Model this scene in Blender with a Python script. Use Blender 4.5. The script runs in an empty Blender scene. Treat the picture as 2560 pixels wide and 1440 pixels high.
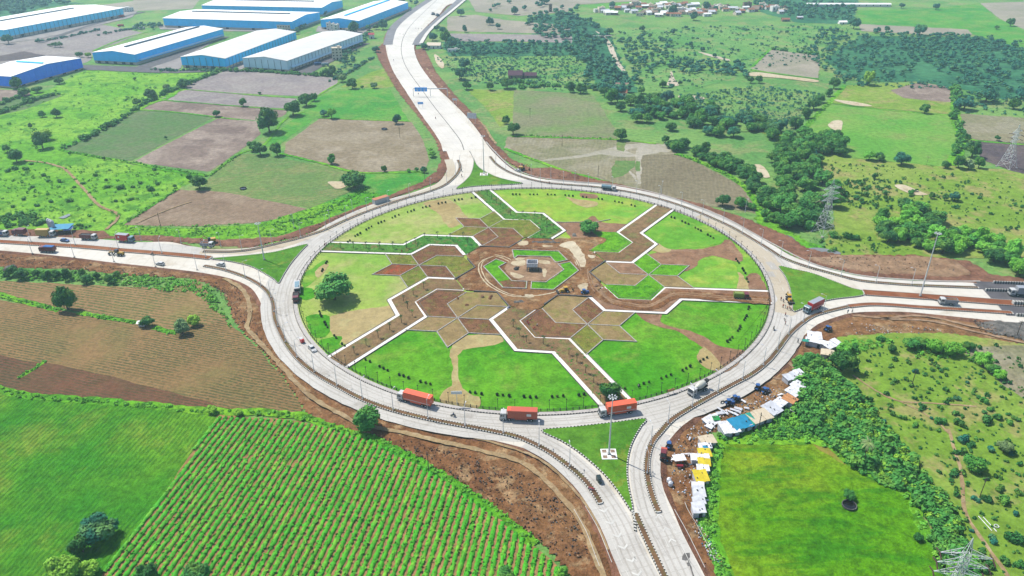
import bpy, math, random
import numpy as np
from mathutils import Vector, Matrix
random.seed(7); RNG=np.random.default_rng(11)
SC=bpy.context.scene; COL=SC.collection; PI=math.pi
R_=math.radians
# ---------------------------------------------------------------- camera, sky, sun, exposure
F=1868.36; PITCH=.49589256; ROLL=-.0115373; HGT=151.0
cp,sp=math.cos(PITCH),math.sin(PITCH); cr,sr=math.cos(ROLL),math.sin(ROLL)
cam=bpy.data.cameras.new('camera'); camo=bpy.data.objects.new('camera',cam); COL.objects.link(camo)
cam.sensor_width=36; cam.lens=F/2560*36; cam.clip_start=1; cam.clip_end=9000
X=Vector((1,0,0)); U=Vector((0,sp,cp)); FW=Vector((0,cp,-sp))
rt=X*cr+U*sr; up=-X*sr+U*cr
camo.matrix_world=Matrix((( rt.x,up.x,-FW.x,0),(rt.y,up.y,-FW.y,0),(rt.z,up.z,-FW.z,HGT),(0,0,0,1)))
SC.camera=camo
w=bpy.data.worlds.new('World'); SC.world=w; w.use_nodes=True
nt=w.node_tree; bg=nt.nodes['Background']; sky=nt.nodes.new('ShaderNodeTexSky'); sky.sky_type='NISHITA'; sky.sun_disc=False
SUN_EL=57; SUN_AZ=Vector((-.80,.60,0))           # direction towards the sun on the ground
sky.sun_elevation=R_(SUN_EL); sky.sun_rotation=math.atan2(SUN_AZ.x,SUN_AZ.y)
nt.links.new(sky.outputs[0],bg.inputs[0]); bg.inputs[1].default_value=.13
sl=bpy.data.lights.new('sun','SUN'); sl.energy=4.8; sl.angle=R_(.5); sl.color=(1,.955,.87)
so=bpy.data.objects.new('sun',sl); COL.objects.link(so)
sd=Vector((SUN_AZ.x*math.cos(R_(SUN_EL)),SUN_AZ.y*math.cos(R_(SUN_EL)),math.sin(R_(SUN_EL))))
so.rotation_euler=sd.to_track_quat('Z','Y').to_euler(); so.location=(0,300,400)
SC.view_settings.view_transform='Standard'; SC.view_settings.look='None'; SC.view_settings.gamma=1
SC.view_settings.use_curve_mapping=False; SC.view_settings.exposure=.72
SC.cycles.volume_bounces=1; SC.cycles.max_bounces=5
HAZE=.00014; HAZE_COL=(.55,.82,1.0)
GAIN=2.45                                            # how bright a surface of albedo 1 shows
# ---------------------------------------------------------------- survey: photo measurements -> ground metres
ZP=0.0                                              # level of the ground being measured (fields 0, roads and garden 1 m up)
def G(px,py,z=None):
    if z is None: z=ZP
    x=(px-1280)/F; y=-(py-720)/F
    x,y=cr*x-sr*y, sr*x+cr*y
    dx,dy,dz=x,cp+y*sp,-sp+y*cp
    t=(HGT-z)/-dz
    return (dx*t,dy*t)
def SCL(py): return F*(sp+((py-720)/F)*cp)/150        # pixels per metre on the ground at that row
def GP(pts,z=None): return [G(p[0],p[1],z) for p in pts]
CX,CY=G(1329.57,676.44,1.0); RR=.66842672*150; A0=3.02446649
def LG(u,v,k=0):                                        # garden frame: six equal sectors about the centre
    a=A0+k*PI/3; c,s=math.cos(a),math.sin(a)
    return (CX+RR*(c*u-s*v),CY+RR*(s*u+c*v))
def pol(r,deg):
    return (CX+r*math.cos(R_(deg)),CY+r*math.sin(R_(deg)))
# ---------------------------------------------------------------- colours and materials
def lin(v):
    v=v/255; return v/12.92 if v<=.04045 else ((v+.055)/1.055)**2.4
def C(r,g,b,k=None):
    k=k or GAIN
    return tuple(min(lin(x)/k,.85) for x in (r,g,b))+(1,)
MATS={}
class NT:
    def __init__(s,name,rough=.9,spec=.2):
        s.m=bpy.data.materials.new(name); s.m.use_nodes=True; s.t=s.m.node_tree
        s.b=s.t.nodes['Principled BSDF']; s.b.inputs['Roughness'].default_value=rough
        s.b.inputs['Specular IOR Level'].default_value=spec
        s.pos=s.n('ShaderNodeNewGeometry').outputs['Position']
    def n(s,t,**k):
        q=s.t.nodes.new(t)
        for a,b in k.items(): setattr(q,a,b)
        return q
    def l(s,a,b): s.t.links.new(a,b)
    def noise(s,scale,detail=3,vec=None,rough=.55,dist=0):
        q=s.n('ShaderNodeTexNoise'); q.inputs['Scale'].default_value=scale; q.inputs['Detail'].default_value=detail
        q.inputs['Roughness'].default_value=rough; q.inputs['Distortion'].default_value=dist
        s.l(vec or s.pos,q.inputs['Vector']); return q.outputs['Fac']
    def ramp(s,f,lo,hi):
        q=s.n('ShaderNodeMapRange'); q.interpolation_type='SMOOTHSTEP'
        q.inputs['From Min'].default_value=lo; q.inputs['From Max'].default_value=hi
        s.l(f,q.inputs['Value']); return q.outputs['Result']
    def math(s,op,a,b=None,c=None):
        q=s.n('ShaderNodeMath',operation=op)
        for i,v in enumerate((a,b,c)):
            if v is None: continue
            if isinstance(v,(int,float)): q.inputs[i].default_value=v
            else: s.l(v,q.inputs[i])
        return q.outputs[0]
    def mix(s,f,a,b,mode='MIX'):
        q=s.n('ShaderNodeMix',data_type='RGBA',blend_type=mode)
        if isinstance(f,(int,float)): q.inputs[0].default_value=f
        else: s.l(f,q.inputs[0])
        for i,v in ((6,a),(7,b)):
            if isinstance(v,tuple): q.inputs[i].default_value=v
            else: s.l(v,q.inputs[i])
        return q.outputs[2]
    def dot(s,ang,off=(0,0)):                           # distance along a ground direction
        q=s.n('ShaderNodeVectorMath',operation='DOT_PRODUCT'); s.l(s.pos,q.inputs[0])
        q.inputs[1].default_value=(math.cos(ang),math.sin(ang),0); return q.outputs['Value']
    def bump(s,h,strength,dist=.2):
        q=s.n('ShaderNodeBump'); q.inputs['Strength'].default_value=strength; q.inputs['Distance'].default_value=dist
        s.l(h,q.inputs['Height']); s.l(q.outputs[0],s.b.inputs['Normal'])
    def out(s,c): s.l(c,s.b.inputs['Base Color']); return s.m
def plain(name,col,rough=.6,spec=.4,metal=0,var=.12,scale=1.5):
    if name in MATS: return MATS[name]
    t=NT(name,rough,spec); t.b.inputs['Metallic'].default_value=metal
    n=t.noise(scale,4); d=tuple(c*(1-var*1.6) for c in col[:3])+(1,); e=tuple(min(c*(1+var),.9) for c in col[:3])+(1,)
    MATS[name]=t.out(t.mix(t.ramp(n,.25,.75),d,e)); return MATS[name]
def ground(name,c1,c2,c3=None,big=.018,mid=.12,fine=1.3,c3amt=.6,var=.35,rows=None,bump=.5,c3lo=.5,c3hi=.62,stretch=None,tuft=None):
    """c1/c2 vary in large patches, c3 in middling blotches, brightness varies finely.
    rows=(angle, period, colour, share, strength): planted or ploughed lines."""
    if name in MATS: return MATS[name]
    t=NT(name,.95,.05)
    b=t.ramp(t.noise(big,3,rough=.6),.38,.62); col=t.mix(b,c1,c2)
    if c3:
        vec=None
        if stretch:
            mp=t.n('ShaderNodeMapping'); t.l(t.pos,mp.inputs[0]); mp.inputs['Rotation'].default_value=(0,0,stretch[0]); mp.inputs['Scale'].default_value=(1,stretch[1],1); vec=mp.outputs[0]
        m=t.math('MULTIPLY',t.ramp(t.noise(mid,5,rough=.68,vec=vec,dist=.4),c3lo,c3hi),c3amt); col=t.mix(m,col,c3)
    fn=t.noise(fine,4,rough=.7); f2=t.noise(fine*.27,3)
    if rows:
        ang,per,rc,share,strg=rows
        d=t.dot(ang+PI/2); wob=t.math('MULTIPLY',t.math('SUBTRACT',t.noise(.06,2),.5),per*1.2)
        ph=t.math('FRACT',t.math('DIVIDE',t.math('ADD',d,wob),per))
        tri=t.math('ABSOLUTE',t.math('SUBTRACT',ph,.5))
        k=t.ramp(tri,share*.5+.08,share*.5-.08)
        k=t.math('MULTIPLY',k,t.ramp(t.noise(.9,3),.3,.55)); k=t.math('MULTIPLY',k,t.ramp(t.noise(.035,3),.25,.55))
        k=t.math('MULTIPLY',k,strg); col=t.mix(k,col,rc)
        fn=t.math('ADD',fn,t.math('MULTIPLY',k,.5))
    if tuft:
        v=t.n('ShaderNodeTexVoronoi'); v.inputs['Scale'].default_value=tuft[0]; t.l(t.pos,v.inputs['Vector'])
        k=t.math('MULTIPLY',t.ramp(v.outputs['Distance'],.38,.12),t.ramp(t.noise(.05,3),.4,.62)); k=t.math('MULTIPLY',k,tuft[2]); col=t.mix(k,col,tuft[1])
    br=t.math('MULTIPLY_ADD',t.math('ADD',t.ramp(fn,.3,.72),t.ramp(f2,.3,.7)),var,1-var)
    q=t.n('ShaderNodeVectorMath',operation='SCALE'); t.l(col,q.inputs[0]); t.l(br,q.inputs['Scale'])
    t.bump(fn,bump,.6); MATS[name]=t.out(q.outputs[0]); return MATS[name]
# ---------------------------------------------------------------- mesh helpers
def link(name,me,parent=None,loc=None,rz=0):
    o=bpy.data.objects.new(name,me); COL.objects.link(o)
    if parent: o.parent=parent
    if loc is not None: o.location=loc
    if rz: o.rotation_euler=(0,0,rz)
    return o
def tag(o,label=None,cat=None,group=None,kind=None):
    if label: o['label']=label
    if cat: o['category']=cat
    if group: o['group']=group
    if kind: o['kind']=kind
    return o
def empty(name,x,y,rz=0,z=0,sc=1):
    o=link(name,None,None,(x,y,z),rz); o.empty_display_size=1
    if sc!=1: o.scale=(sc,sc,sc)
    return o
class MB:
    def __init__(s): s.v=[];s.f=[];s.i=[]
    def quad(s,*p,m=0):
        n=len(s.v); s.v+= [tuple(q) for q in p]; s.f.append(tuple(range(n,n+len(p)))); s.i.append(m)
    def box(s,cx,cy,z0,sx,sy,sz,rz=0,m=0,taper=1,tx=0,ty=0):
        c,q=math.cos(rz),math.sin(rz); n=len(s.v)
        for z,k,ox,oy in ((z0,1,0,0),(z0+sz,taper,tx,ty)):
            for a,b in ((-1,-1),(1,-1),(1,1),(-1,1)):
                x=a*sx/2*k+ox; y=b*sy/2*k+oy
                s.v.append((cx+c*x-q*y,cy+q*x+c*y,z))
        for f in ((3,2,1,0),(4,5,6,7),(0,1,5,4),(1,2,6,5),(2,3,7,6),(3,0,4,7)): s.f.append(tuple(n+k for k in f)); s.i.append(m)
        return s
    def prism(s,pts,z0,z1,m=0,ms=None,top=None):
        n=len(s.v); k=len(pts); top=top or pts
        s.v+=[(p[0],p[1],z0) for p in pts]+[(p[0],p[1],z1) for p in top]
        s.f.append(tuple(range(n+k,n+2*k))); s.i.append(m)
        for j in range(k):
            q=(j+1)%k; s.f.append((n+j,n+q,n+k+q,n+k+j)); s.i.append(m if ms is None else ms)
        return s
    def tube(s,a,b,r0,r1=None,n=6,m=0,cap=True):
        a,b=Vector(a),Vector(b); r1=r0 if r1 is None else r1
        d=(b-a).normalized(); u=d.cross(Vector((0,0,1)) if abs(d.z)<.9 else Vector((1,0,0))).normalized(); w_=d.cross(u)
        k=len(s.v)
        for p,r in ((a,r0),(b,r1)):
            for j in range(n):
                t=2*PI*j/n; q=p+u*(math.cos(t)*r)+w_*(math.sin(t)*r); s.v.append(tuple(q))
        for j in range(n):
            q=(j+1)%n; s.f.append((k+j,k+q,k+n+q,k+n+j)); s.i.append(m)
        if cap:
            s.f.append(tuple(k+n+j for j in range(n))); s.i.append(m)
            s.f.append(tuple(k+j for j in reversed(range(n)))); s.i.append(m)
        return s
    def lathe(s,prof,n=10,c=(0,0,0),axis='z',m=0,sy=1):
        k=len(s.v)
        for r,h in prof:
            for j in range(n):
                t=2*PI*j/n; x,y=r*math.cos(t),r*math.sin(t)*sy
                s.v.append((c[0]+x,c[1]+y,c[2]+h) if axis=='z' else ((c[0]+h,c[1]+x,c[2]+y) if axis=='x' else (c[0]+x,c[1]+h,c[2]+y)))
        for a in range(len(prof)-1):
            for j in range(n):
                q=(j+1)%n; s.f.append((k+a*n+j,k+a*n+q,k+(a+1)*n+q,k+(a+1)*n+j)); s.i.append(m)
        s.f.append(tuple(k+(len(prof)-1)*n+j for j in range(n))); s.i.append(m)
        s.f.append(tuple(k+j for j in reversed(range(n)))); s.i.append(m)
        return s
    def mesh(s,name,mats,smooth=False):
        me=bpy.data.meshes.new(name); me.from_pydata(s.v,[],s.f)
        for m in (mats if isinstance(mats,(list,tuple)) else [mats]): me.materials.append(m)
        me.polygons.foreach_set('material_index',s.i)
        if smooth: me.polygons.foreach_set('use_smooth',[True]*len(s.f))
        me.update(); return me
    def build(s,name,mats,parent=None,loc=None,rz=0,smooth=False): return link(name,s.mesh(name,mats,smooth),parent,loc,rz)
def np_mesh(name,V,Q,mats,mi=None):
    me=bpy.data.meshes.new(name); V=np.asarray(V,np.float32); Q=np.asarray(Q,np.int32); k=Q.shape[1]
    me.vertices.add(len(V)); me.vertices.foreach_set('co',V.ravel())
    me.loops.add(Q.size); me.loops.foreach_set('vertex_index',Q.ravel())
    me.polygons.add(len(Q)); me.polygons.foreach_set('loop_start',np.arange(0,Q.size,k,dtype=np.int32)); me.polygons.foreach_set('loop_total',np.full(len(Q),k,np.int32))
    for m in (mats if isinstance(mats,(list,tuple)) else [mats]): me.materials.append(m)
    if mi is not None: me.polygons.foreach_set('material_index',np.asarray(mi,np.int32))
    me.update(calc_edges=True); return me
def smoothline(pts,closed=False,step=3.0):
    P=[Vector(p) for p in pts]; n=len(P); out=[]
    rng=range(n) if closed else range(n-1)
    for i in rng:
        if closed: a,b,c,d=P[i-1],P[i],P[(i+1)%n],P[(i+2)%n]
        else: b,c=P[i],P[i+1]; a=P[i-1] if i else b*2-c; d=P[i+2] if i+2<n else c*2-b
        k=max(1,int((c-b).length/step))
        for j in range(k):
            t=j/k; out.append(tuple(.5*((2*b)+(c-a)*t+(2*a-5*b+4*c-d)*t*t+(3*b-a-3*c+d)*t**3)))
    if not closed: out.append(tuple(P[-1]))
    return out
def resample(pts,step,closed=False):
    P=list(pts)+([pts[0]] if closed else []); out=[P[0]]; acc=0
    for a,b in zip(P,P[1:]):
        L=math.dist(a,b)
        if L<1e-6: continue
        t=step-acc
        while t<=L: out.append((a[0]+(b[0]-a[0])*t/L,a[1]+(b[1]-a[1])*t/L)); t+=step
        acc=(acc+L)%step
    return out
def offset(pts,d,closed=False):
    out=[];n=len(pts)
    for i in range(n):
        a=pts[i-1] if (i or closed) else pts[i]; b=pts[(i+1)%n] if (i<n-1 or closed) else pts[i]
        dx,dy=b[0]-a[0],b[1]-a[1]; L=math.hypot(dx,dy) or 1
        out.append((pts[i][0]-dy/L*d,pts[i][1]+dx/L*d))
    return out
def mitre(pts,d):                                       # offset a polyline with sharp corners
    out=[]
    for i,p in enumerate(pts):
        if i in (0,len(pts)-1):
            a,b=(pts[0],pts[1]) if i==0 else (pts[-2],pts[-1]); L=math.dist(a,b)
            out.append((p[0]-(b[1]-a[1])/L*d,p[1]+(b[0]-a[0])/L*d)); continue
        a,b=pts[i-1],pts[i+1]; v1=Vector((p[0]-a[0],p[1]-a[1])).normalized(); v2=Vector((b[0]-p[0],b[1]-p[1])).normalized()
        n1=Vector((-v1.y,v1.x)); n2=Vector((-v2.y,v2.x)); m=(n1+n2).normalized(); k=d/max(.35,m.dot(n1))
        out.append((p[0]+m.x*k,p[1]+m.y*k))
    return out
def jag(pts,amp,step=3.0):
    P=resample(pts,step,True); ph=random.random()*100
    out=[]
    for i,p in enumerate(offset(P,0.0001,True)):
        a=amp*(math.sin(i*.9+ph)*.4+math.sin(i*.37+ph*2)*.5+random.uniform(-.7,.7))
        q=P[i-1]; r=P[(i+1)%len(P)]; dx,dy=r[0]-q[0],r[1]-q[1]; L=math.hypot(dx,dy) or 1
        out.append((p[0]-dy/L*a,p[1]+dx/L*a))
    return out
def sheet(name,pts,mat,z,amp=0,step=3.0,px=True,smooth=False,label=None,kind='structure'):
    P=GP(pts) if px else list(pts)
    if smooth: P=smoothline(P,True,step)
    if amp: P=jag(P,amp,step)
    me=bpy.data.meshes.new(name); me.from_pydata([(x,y,z) for x,y in P],[],[tuple(range(len(P)))])
    me.materials.append(mat); me.update()
    if me.polygons[0].normal.z<0: me.flip_normals()
    return tag(link(name,me),label,None,None,kind)
def strip(name,pts,wid,mat,z,amp=0,kind='structure',px=True,step=3,taper=False):
    P=smoothline(GP(pts) if px else pts,False,step)
    V=[];Fc=[]
    n=len(P)
    l=offset(P,1); 
    for i,(p,q) in enumerate(zip(P,l)):
        dx,dy=q[0]-p[0],q[1]-p[1]; w2=wid/2*(1+random.uniform(-amp,amp)); w3=wid/2*(1+random.uniform(-amp,amp))
        V+=[(p[0]+dx*w2,p[1]+dy*w2,z),(p[0]-dx*w3,p[1]-dy*w3,z)]
        if i: k=2*i; Fc.append((k-2,k-1,k+1,k))
    me=bpy.data.meshes.new(name); me.from_pydata(V,[],Fc); me.materials.append(mat); me.update()
    return tag(link(name,me),None,None,None,kind)
def inside(pts,X_,Y_):
    P=np.asarray(pts); x,y=P[:,0],P[:,1]; r=np.zeros(X_.shape,bool); j=len(P)-1
    for i in range(len(P)):
        c=((y[i]>Y_)!=(y[j]>Y_))
        with np.errstate(divide='ignore',invalid='ignore'):
            xi=(x[j]-x[i])*(Y_-y[i])/(y[j]-y[i])+x[i]
        r^=c&(X_<xi); j=i
    return r
def vnoise(X_,Y_,seed=0):                               # smooth value noise, 0..1
    xi=np.floor(X_).astype(int); yi=np.floor(Y_).astype(int); fx=X_-xi; fy=Y_-yi
    fx=fx*fx*(3-2*fx); fy=fy*fy*(3-2*fy)
    def h(a,b):
        n=(a*374761393+b*668265263+seed*1442695041)&0x7fffffff; n=((n^(n>>13))*1274126177)&0x7fffffff
        return ((n^(n>>16))&0xffff)/65535.
    return (h(xi,yi)*(1-fx)+h(xi+1,yi)*fx)*(1-fy)+(h(xi,yi+1)*(1-fx)+h(xi+1,yi+1)*fx)*fy
def rough(name,pts,mat,z,amp=.5,cell=1.5,px=True,kind='structure',freq=.16,holes=()):
    """ground with real relief: a grid clipped to the outline, heaped by noise, down to its edge"""
    P=GP(pts) if px else pts; A=np.array(P); x0,y0=A.min(0); x1,y1=A.max(0)
    nx=int((x1-x0)/cell)+2; ny=int((y1-y0)/cell)+2
    gx,gy=np.meshgrid(x0+np.arange(nx)*cell,y0+np.arange(ny)*cell)
    jx=gx+(vnoise(gx*.9,gy*.9,3)-.5)*cell*.7; jy=gy+(vnoise(gx*.9,gy*.9,5)-.5)*cell*.7
    ins=inside(P,jx,jy)
    for h in holes: ins&=~inside(h,jx,jy)
    e=ins.copy(); 
    e[1:]&=ins[:-1]; e[:-1]&=ins[1:]; e[:,1:]&=ins[:,:-1]; e[:,:-1]&=ins[:,1:]
    zz=(vnoise(jx*freq,jy*freq,1)*.6+vnoise(jx*freq*2.7,jy*freq*2.7,2)*.3+vnoise(jx*freq*7,jy*freq*7,4)*.16)*amp
    zz=np.where(e,zz,0)+z
    q=ins[:-1,:-1]&ins[1:,:-1]&ins[:-1,1:]&ins[1:,1:]
    idx=np.arange(nx*ny).reshape(ny,nx); Q=np.stack([idx[:-1,:-1][q],idx[:-1,1:][q],idx[1:,1:][q],idx[1:,:-1][q]],1)
    used=np.unique(Q); rm=-np.ones(nx*ny,int); rm[used]=np.arange(len(used))
    V=np.stack([jx.ravel(),jy.ravel(),zz.ravel()],1)[used]
    return tag(link(name,np_mesh(name,V,rm[Q],mat)),None,None,None,kind)
# ---------------------------------------------------------------- ground materials
def rd(a,b):                                            # direction on the ground between two measured points
    p,q=G(*a),G(*b); return math.atan2(q[1]-p[1],q[0]-p[0])
M_base=ground('dry_meadow',C(108,166,84),C(140,184,96),C(164,172,112),mid=.04,var=.36,c3amt=.7,tuft=(.3,C(78,134,78),.5))
M_savan=ground('grazed_savanna',C(134,174,60),C(158,184,82),C(184,172,112),mid=.05,fine=.9,var=.32,c3amt=.75,tuft=(.45,C(92,128,52),.55))
M_lush=ground('lush_meadow',C(120,192,50),C(150,206,68),C(86,156,48),mid=.07,fine=.9,var=.4,c3amt=.8,tuft=(.5,C(70,128,40),.7),bump=.8)
M_bund=ground('bund_weeds',C(98,186,42),C(140,205,52),C(52,120,40),mid=.2,fine=1.2,var=.45,bump=1)
M_green=ground('young_green_crop',C(82,170,60),C(110,186,66),C(146,184,84),mid=.045,c3lo=.44,c3hi=.62,c3amt=.8,rows=(rd((745,285),(1000,300)),2.2,C(50,128,55),.5,.7))
M_gb=ground('green_brown_rows',C(118,140,92),C(132,142,104),C(94,146,70),mid=.045,rows=(rd((160,375),(328,404)),2.4,C(80,132,62),.5,.7),c3lo=.42)
M_gb2=ground('sparse_green_rows',C(122,150,88),C(140,160,92),C(168,158,110),mid=.045,rows=(rd((520,478),(780,518)),2.2,C(84,142,58),.5,.7),c3lo=.48)
M_br=ground('ploughed_grey_brown',C(146,126,116),C(168,148,134),C(196,178,162),mid=.045,c3lo=.44,c3hi=.62,c3amt=.8,var=.34,rows=(rd((328,405),(520,428)),1.8,C(120,104,96),.5,.6))
M_br2=ground('ploughed_tan',C(160,144,118),C(172,156,128),C(190,176,152),mid=.045,c3lo=.44,c3hi=.62,c3amt=.8,var=.34,rows=(rd((715,385),(900,430)),1.9,C(134,122,96),.5,.6))
M_br3=ground('ploughed_soil',C(154,130,108),C(166,142,118),C(182,160,136),mid=.045,c3lo=.44,c3hi=.62,c3amt=.8,var=.34,rows=(rd((300,562),(460,475)),1.9,C(132,112,90),.5,.55))
M_wet=ground('waterlogged_field',C(166,156,124),C(150,150,112),C(186,178,156),mid=.045,var=.34,rows=(rd((1602,385),(1598,475)),2.2,C(140,134,104),.5,.6),c3lo=.45)
M_pale=ground('pale_fallow',C(176,168,150),C(190,180,160),C(160,160,130),mid=.03,var=.2)
M_dark=ground('dark_soil_field',C(104,92,98),C(118,104,104),C(132,116,112),mid=.045,c3lo=.44,c3hi=.62,c3amt=.8,var=.34,rows=(rd((2430,360),(2560,380)),2.0,C(88,78,80),.5,.6))
M_greyf=ground('far_grey_field',C(160,150,150),C(174,162,158),C(184,176,168),mid=.045,c3lo=.44,c3hi=.62,c3amt=.8,var=.34,rows=(rd((560,178),(830,196)),3.2,C(146,136,134),.5,.5))
M_rows=ground('brown_field_with_seedlings',C(172,138,94),C(162,130,88),C(140,134,80),mid=.02,fine=2.2,var=.3,c3lo=.46,rows=(rd((0,900),(560,1015)),1.35,C(92,98,62),.5,.95))
M_rows_dk=ground('damp_field_with_seedlings',C(132,92,70),C(146,102,76),C(120,98,70),mid=.03,fine=2.2,var=.3,rows=(rd((0,900),(560,1015)),1.35,C(84,84,56),.5,.9))
M_rows2=ground('tan_field_with_seedlings',C(184,148,104),C(172,138,98),C(150,146,84),mid=.02,fine=2.,var=.3,c3lo=.45,rows=(rd((40,720),(560,800)),1.8,C(98,110,62),.5,.95))
M_soy=ground('dense_green_crop',C(74,158,34),C(116,178,42),C(166,178,72),mid=.035,fine=1.3,var=.45,c3lo=.5,c3hi=.7,rows=(rd((265,1425),(537,1080)),1.5,C(38,104,40),.5,.55),bump=1)
M_soil_tan=ground('tan_soil_between_rows',C(196,152,104),C(180,140,94),C(140,140,70),mid=.1,fine=2,var=.35)
M_lime=ground('lime_green_crop',C(106,176,18),C(168,192,44),C(62,146,22),big=.012,mid=.03,fine=1.5,var=.5,c3lo=.46,c3hi=.62,stretch=(0,3.5),c3amt=.75,bump=1)
M_dirt=ground('red_brown_earth',C(150,104,68),C(166,124,84),C(196,164,122),mid=.13,fine=1.3,var=.55,c3amt=.8,c3lo=.52,bump=1)
M_dirt2=ground('excavated_earth',C(150,106,84),C(166,122,98),C(126,86,66),mid=.1,fine=1.1,var=.42,bump=1)
M_dirt3=ground('pale_tracked_earth',C(180,146,114),C(192,160,130),C(158,120,92),mid=.1,fine=.9,var=.36,bump=1)
M_grav=ground('grey_rubble',C(118,116,114),C(140,136,130),C(88,88,88),mid=.3,fine=1.8,var=.5,bump=1)
M_darkdirt=ground('dark_churned_earth',C(128,88,66),C(148,106,80),C(190,156,124),mid=.12,fine=1.4,var=.5,bump=1)
M_track=ground('dirt_track',C(190,164,122),C(178,150,112),C(208,186,150),mid=.2,var=.3)
M_sand=ground('cream_sand',C(226,208,172),C(236,222,192),C(200,176,140),mid=.15,var=.2)
M_mudwater=plain('muddy_water',C(226,208,178),.55,.3,var=.08,scale=.05)
M_greywater=plain('grey_puddle',C(150,152,150),.12,.5,var=.15,scale=.1)
M_thick=ground('thicket_floor',C(56,110,36),C(78,136,44),C(40,84,34),mid=.2,var=.4)
# concrete with cast panels
def concrete(name,c1,c2,c3,ang=0,stain=.55,joints=.35):
    t=NT(name,.8,.25); col=t.mix(t.ramp(t.noise(.03,4),.35,.65),c1,c2)
    col=t.mix(t.math('MULTIPLY',t.ramp(t.noise(.09,6,rough=.7,dist=.6),.5,.68),stain),col,c3)
    for a,p in ((ang,4.5),(ang+PI/2,3.6)):
        ph=t.math('FRACT',t.math('DIVIDE',t.dot(a),p)); k=t.ramp(t.math('ABSOLUTE',t.math('SUBTRACT',ph,.5)),.46,.495)
        col=t.mix(t.math('MULTIPLY',k,joints),col,tuple(x*.62 for x in c3[:3])+(1,))
    br=t.math('MULTIPLY_ADD',t.ramp(t.noise(1.1,4,rough=.7),.25,.75),.12,.88)
    q=t.n('ShaderNodeVectorMath',operation='SCALE'); t.l(col,q.inputs[0]); t.l(br,q.inputs['Scale'])
    MATS[name]=t.out(q.outputs[0]); return MATS[name]
M_conc=concrete('pale_concrete',C(238,230,214,2.2),C(246,240,228,2.2),C(214,198,172))
M_conc2=concrete('grey_concrete',C(220,215,206,2.3),C(232,228,220,2.3),C(196,190,180),ang=.3)
M_concf=concrete('new_white_concrete',C(246,241,230,2.1),C(246,240,230),C(226,216,200),ang=1.9)
M_dusty=concrete('dusty_concrete',C(224,208,180),C(232,220,196),C(200,176,142),joints=.2)
M_asph=plain('asphalt',C(112,108,112),.9,.2,var=.15,scale=.2)
M_asph2=plain('road_asphalt',C(148,146,150),.9,.2,var=.12,scale=.15)
M_white=plain('white_paint',C(240,240,236,1.6),.6,.3,var=.05)
M_markw=plain('worn_marking_paint',C(240,238,230),.7,.3,var=.1,scale=.6)
M_kw=plain('kerb_white',C(236,234,226),.8,.2,var=.1)
M_kb=plain('kerb_black',C(70,66,62),.8,.2,var=.2)
M_kedge=plain('weathered_edging',C(206,200,192),.9,.1,var=.2)
M_wallk=plain('dark_low_wall',C(128,124,120),.9,.1,var=.25)
M_path=plain('pale_walkway',C(246,242,236,1.9),.8,.2,var=.06,scale=.3)
M_slab=plain('block_paving',C(216,210,204),.8,.2,var=.1,scale=.8)
# ---------------------------------------------------------------- terrain
def S(*a,**k): return sheet(*a,**k)
me=bpy.data.meshes.new('ground'); g=[(-1500,-60),(1500,-60),(3000,3400),(-3000,3400)]
me.from_pydata([(x,y,0) for x,y in g],[],[(0,1,2,3)]); me.materials.append(M_base); tag(link('ground',me),None,None,None,'structure')
Z=[.03]
def fld(name,pts,mat,amp=.5,rel=0,step=3):
    Z[0]+=.004
    return sheet(name,pts,mat,Z[0]+rel,amp,step)
# north-west quarter
fld('meadow',[(-80,620),(-80,222),(120,226),(210,176),(440,172),(530,180),(545,192),(370,262),(150,375),(330,412),(520,436),(440,475),(300,560),(480,575),(640,562),(770,524),(880,480),(1000,520),(700,610),(300,600)],M_lush,.8)
fld('field',[(60,96),(250,60),(360,82),(300,105),(232,128),(228,150),(198,163),(60,150),(-60,175),(-60,118)],M_greyf)
fld('field',[(-60,160),(60,148),(200,163),(120,140),(60,128),(-60,150)],M_dark)
fld('field',[(-60,222),(70,226),(78,240),(60,250),(-60,268)],M_br); fld('field',[(-60,262),(60,246),(130,232),(155,240),(60,275),(-60,300)],M_gb)
fld('field',[(240,14),(330,3),(400,-40),(760,-40),(640,-5),(500,8),(480,22),(340,28)],M_pale); fld('field',[(340,28),(480,24),(500,-2),(560,0),(560,18),(420,36)],M_base)
fld('field',[(462,215),(560,178),(720,182),(842,196),(846,210),(790,240),(745,240),(560,232),(470,224)],M_greyf)
fld('field',[(405,246),(462,225),(640,238),(742,246),(725,272),(560,262),(420,252)],M_greyf)
fld('field',[(355,272),(402,252),(560,264),(722,276),(706,292),(650,302),(540,292),(440,280)],M_br)
fld('field',[(152,375),(345,276),(440,282),(535,294),(440,344),(328,403),(240,390)],M_gb,.4)
fld('field',[(332,405),(440,348),(545,296),(640,303),(652,335),(612,368),(522,430)],M_br,.4)
fld('field',[(655,362),(745,288),(800,238),(850,223),(975,222),(1022,303),(850,297),(793,293),(712,352),(690,372)],M_green,.4)
fld('field',[(798,297),(1030,305),(1060,355),(1072,400),(1065,424),(900,432),(800,408),(710,386),(715,358)],M_br2,.4)
fld('field',[(850,218),(930,180),(985,165),(1000,215),(960,220)],M_savan)
fld('field',[(522,445),(598,386),(640,385),(760,406),(880,430),(905,468),(850,490),(780,520),(640,500),(505,478)],M_gb2,.4)
fld('field',[(302,562),(445,474),(560,480),(768,522),(712,545),(640,556),(480,567)],M_br3,.5)
fld('field',[(905,475),(912,434),(1060,432),(1078,455),(960,492),(880,522),(800,556),(720,575),(770,525),(850,492)],M_green,.6)
fld('meadow',[(640,560),(770,524),(905,478),(960,486),(880,520),(800,556),(700,590),(560,598),(300,590),(300,566),(480,572)],M_bund,1)
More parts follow.
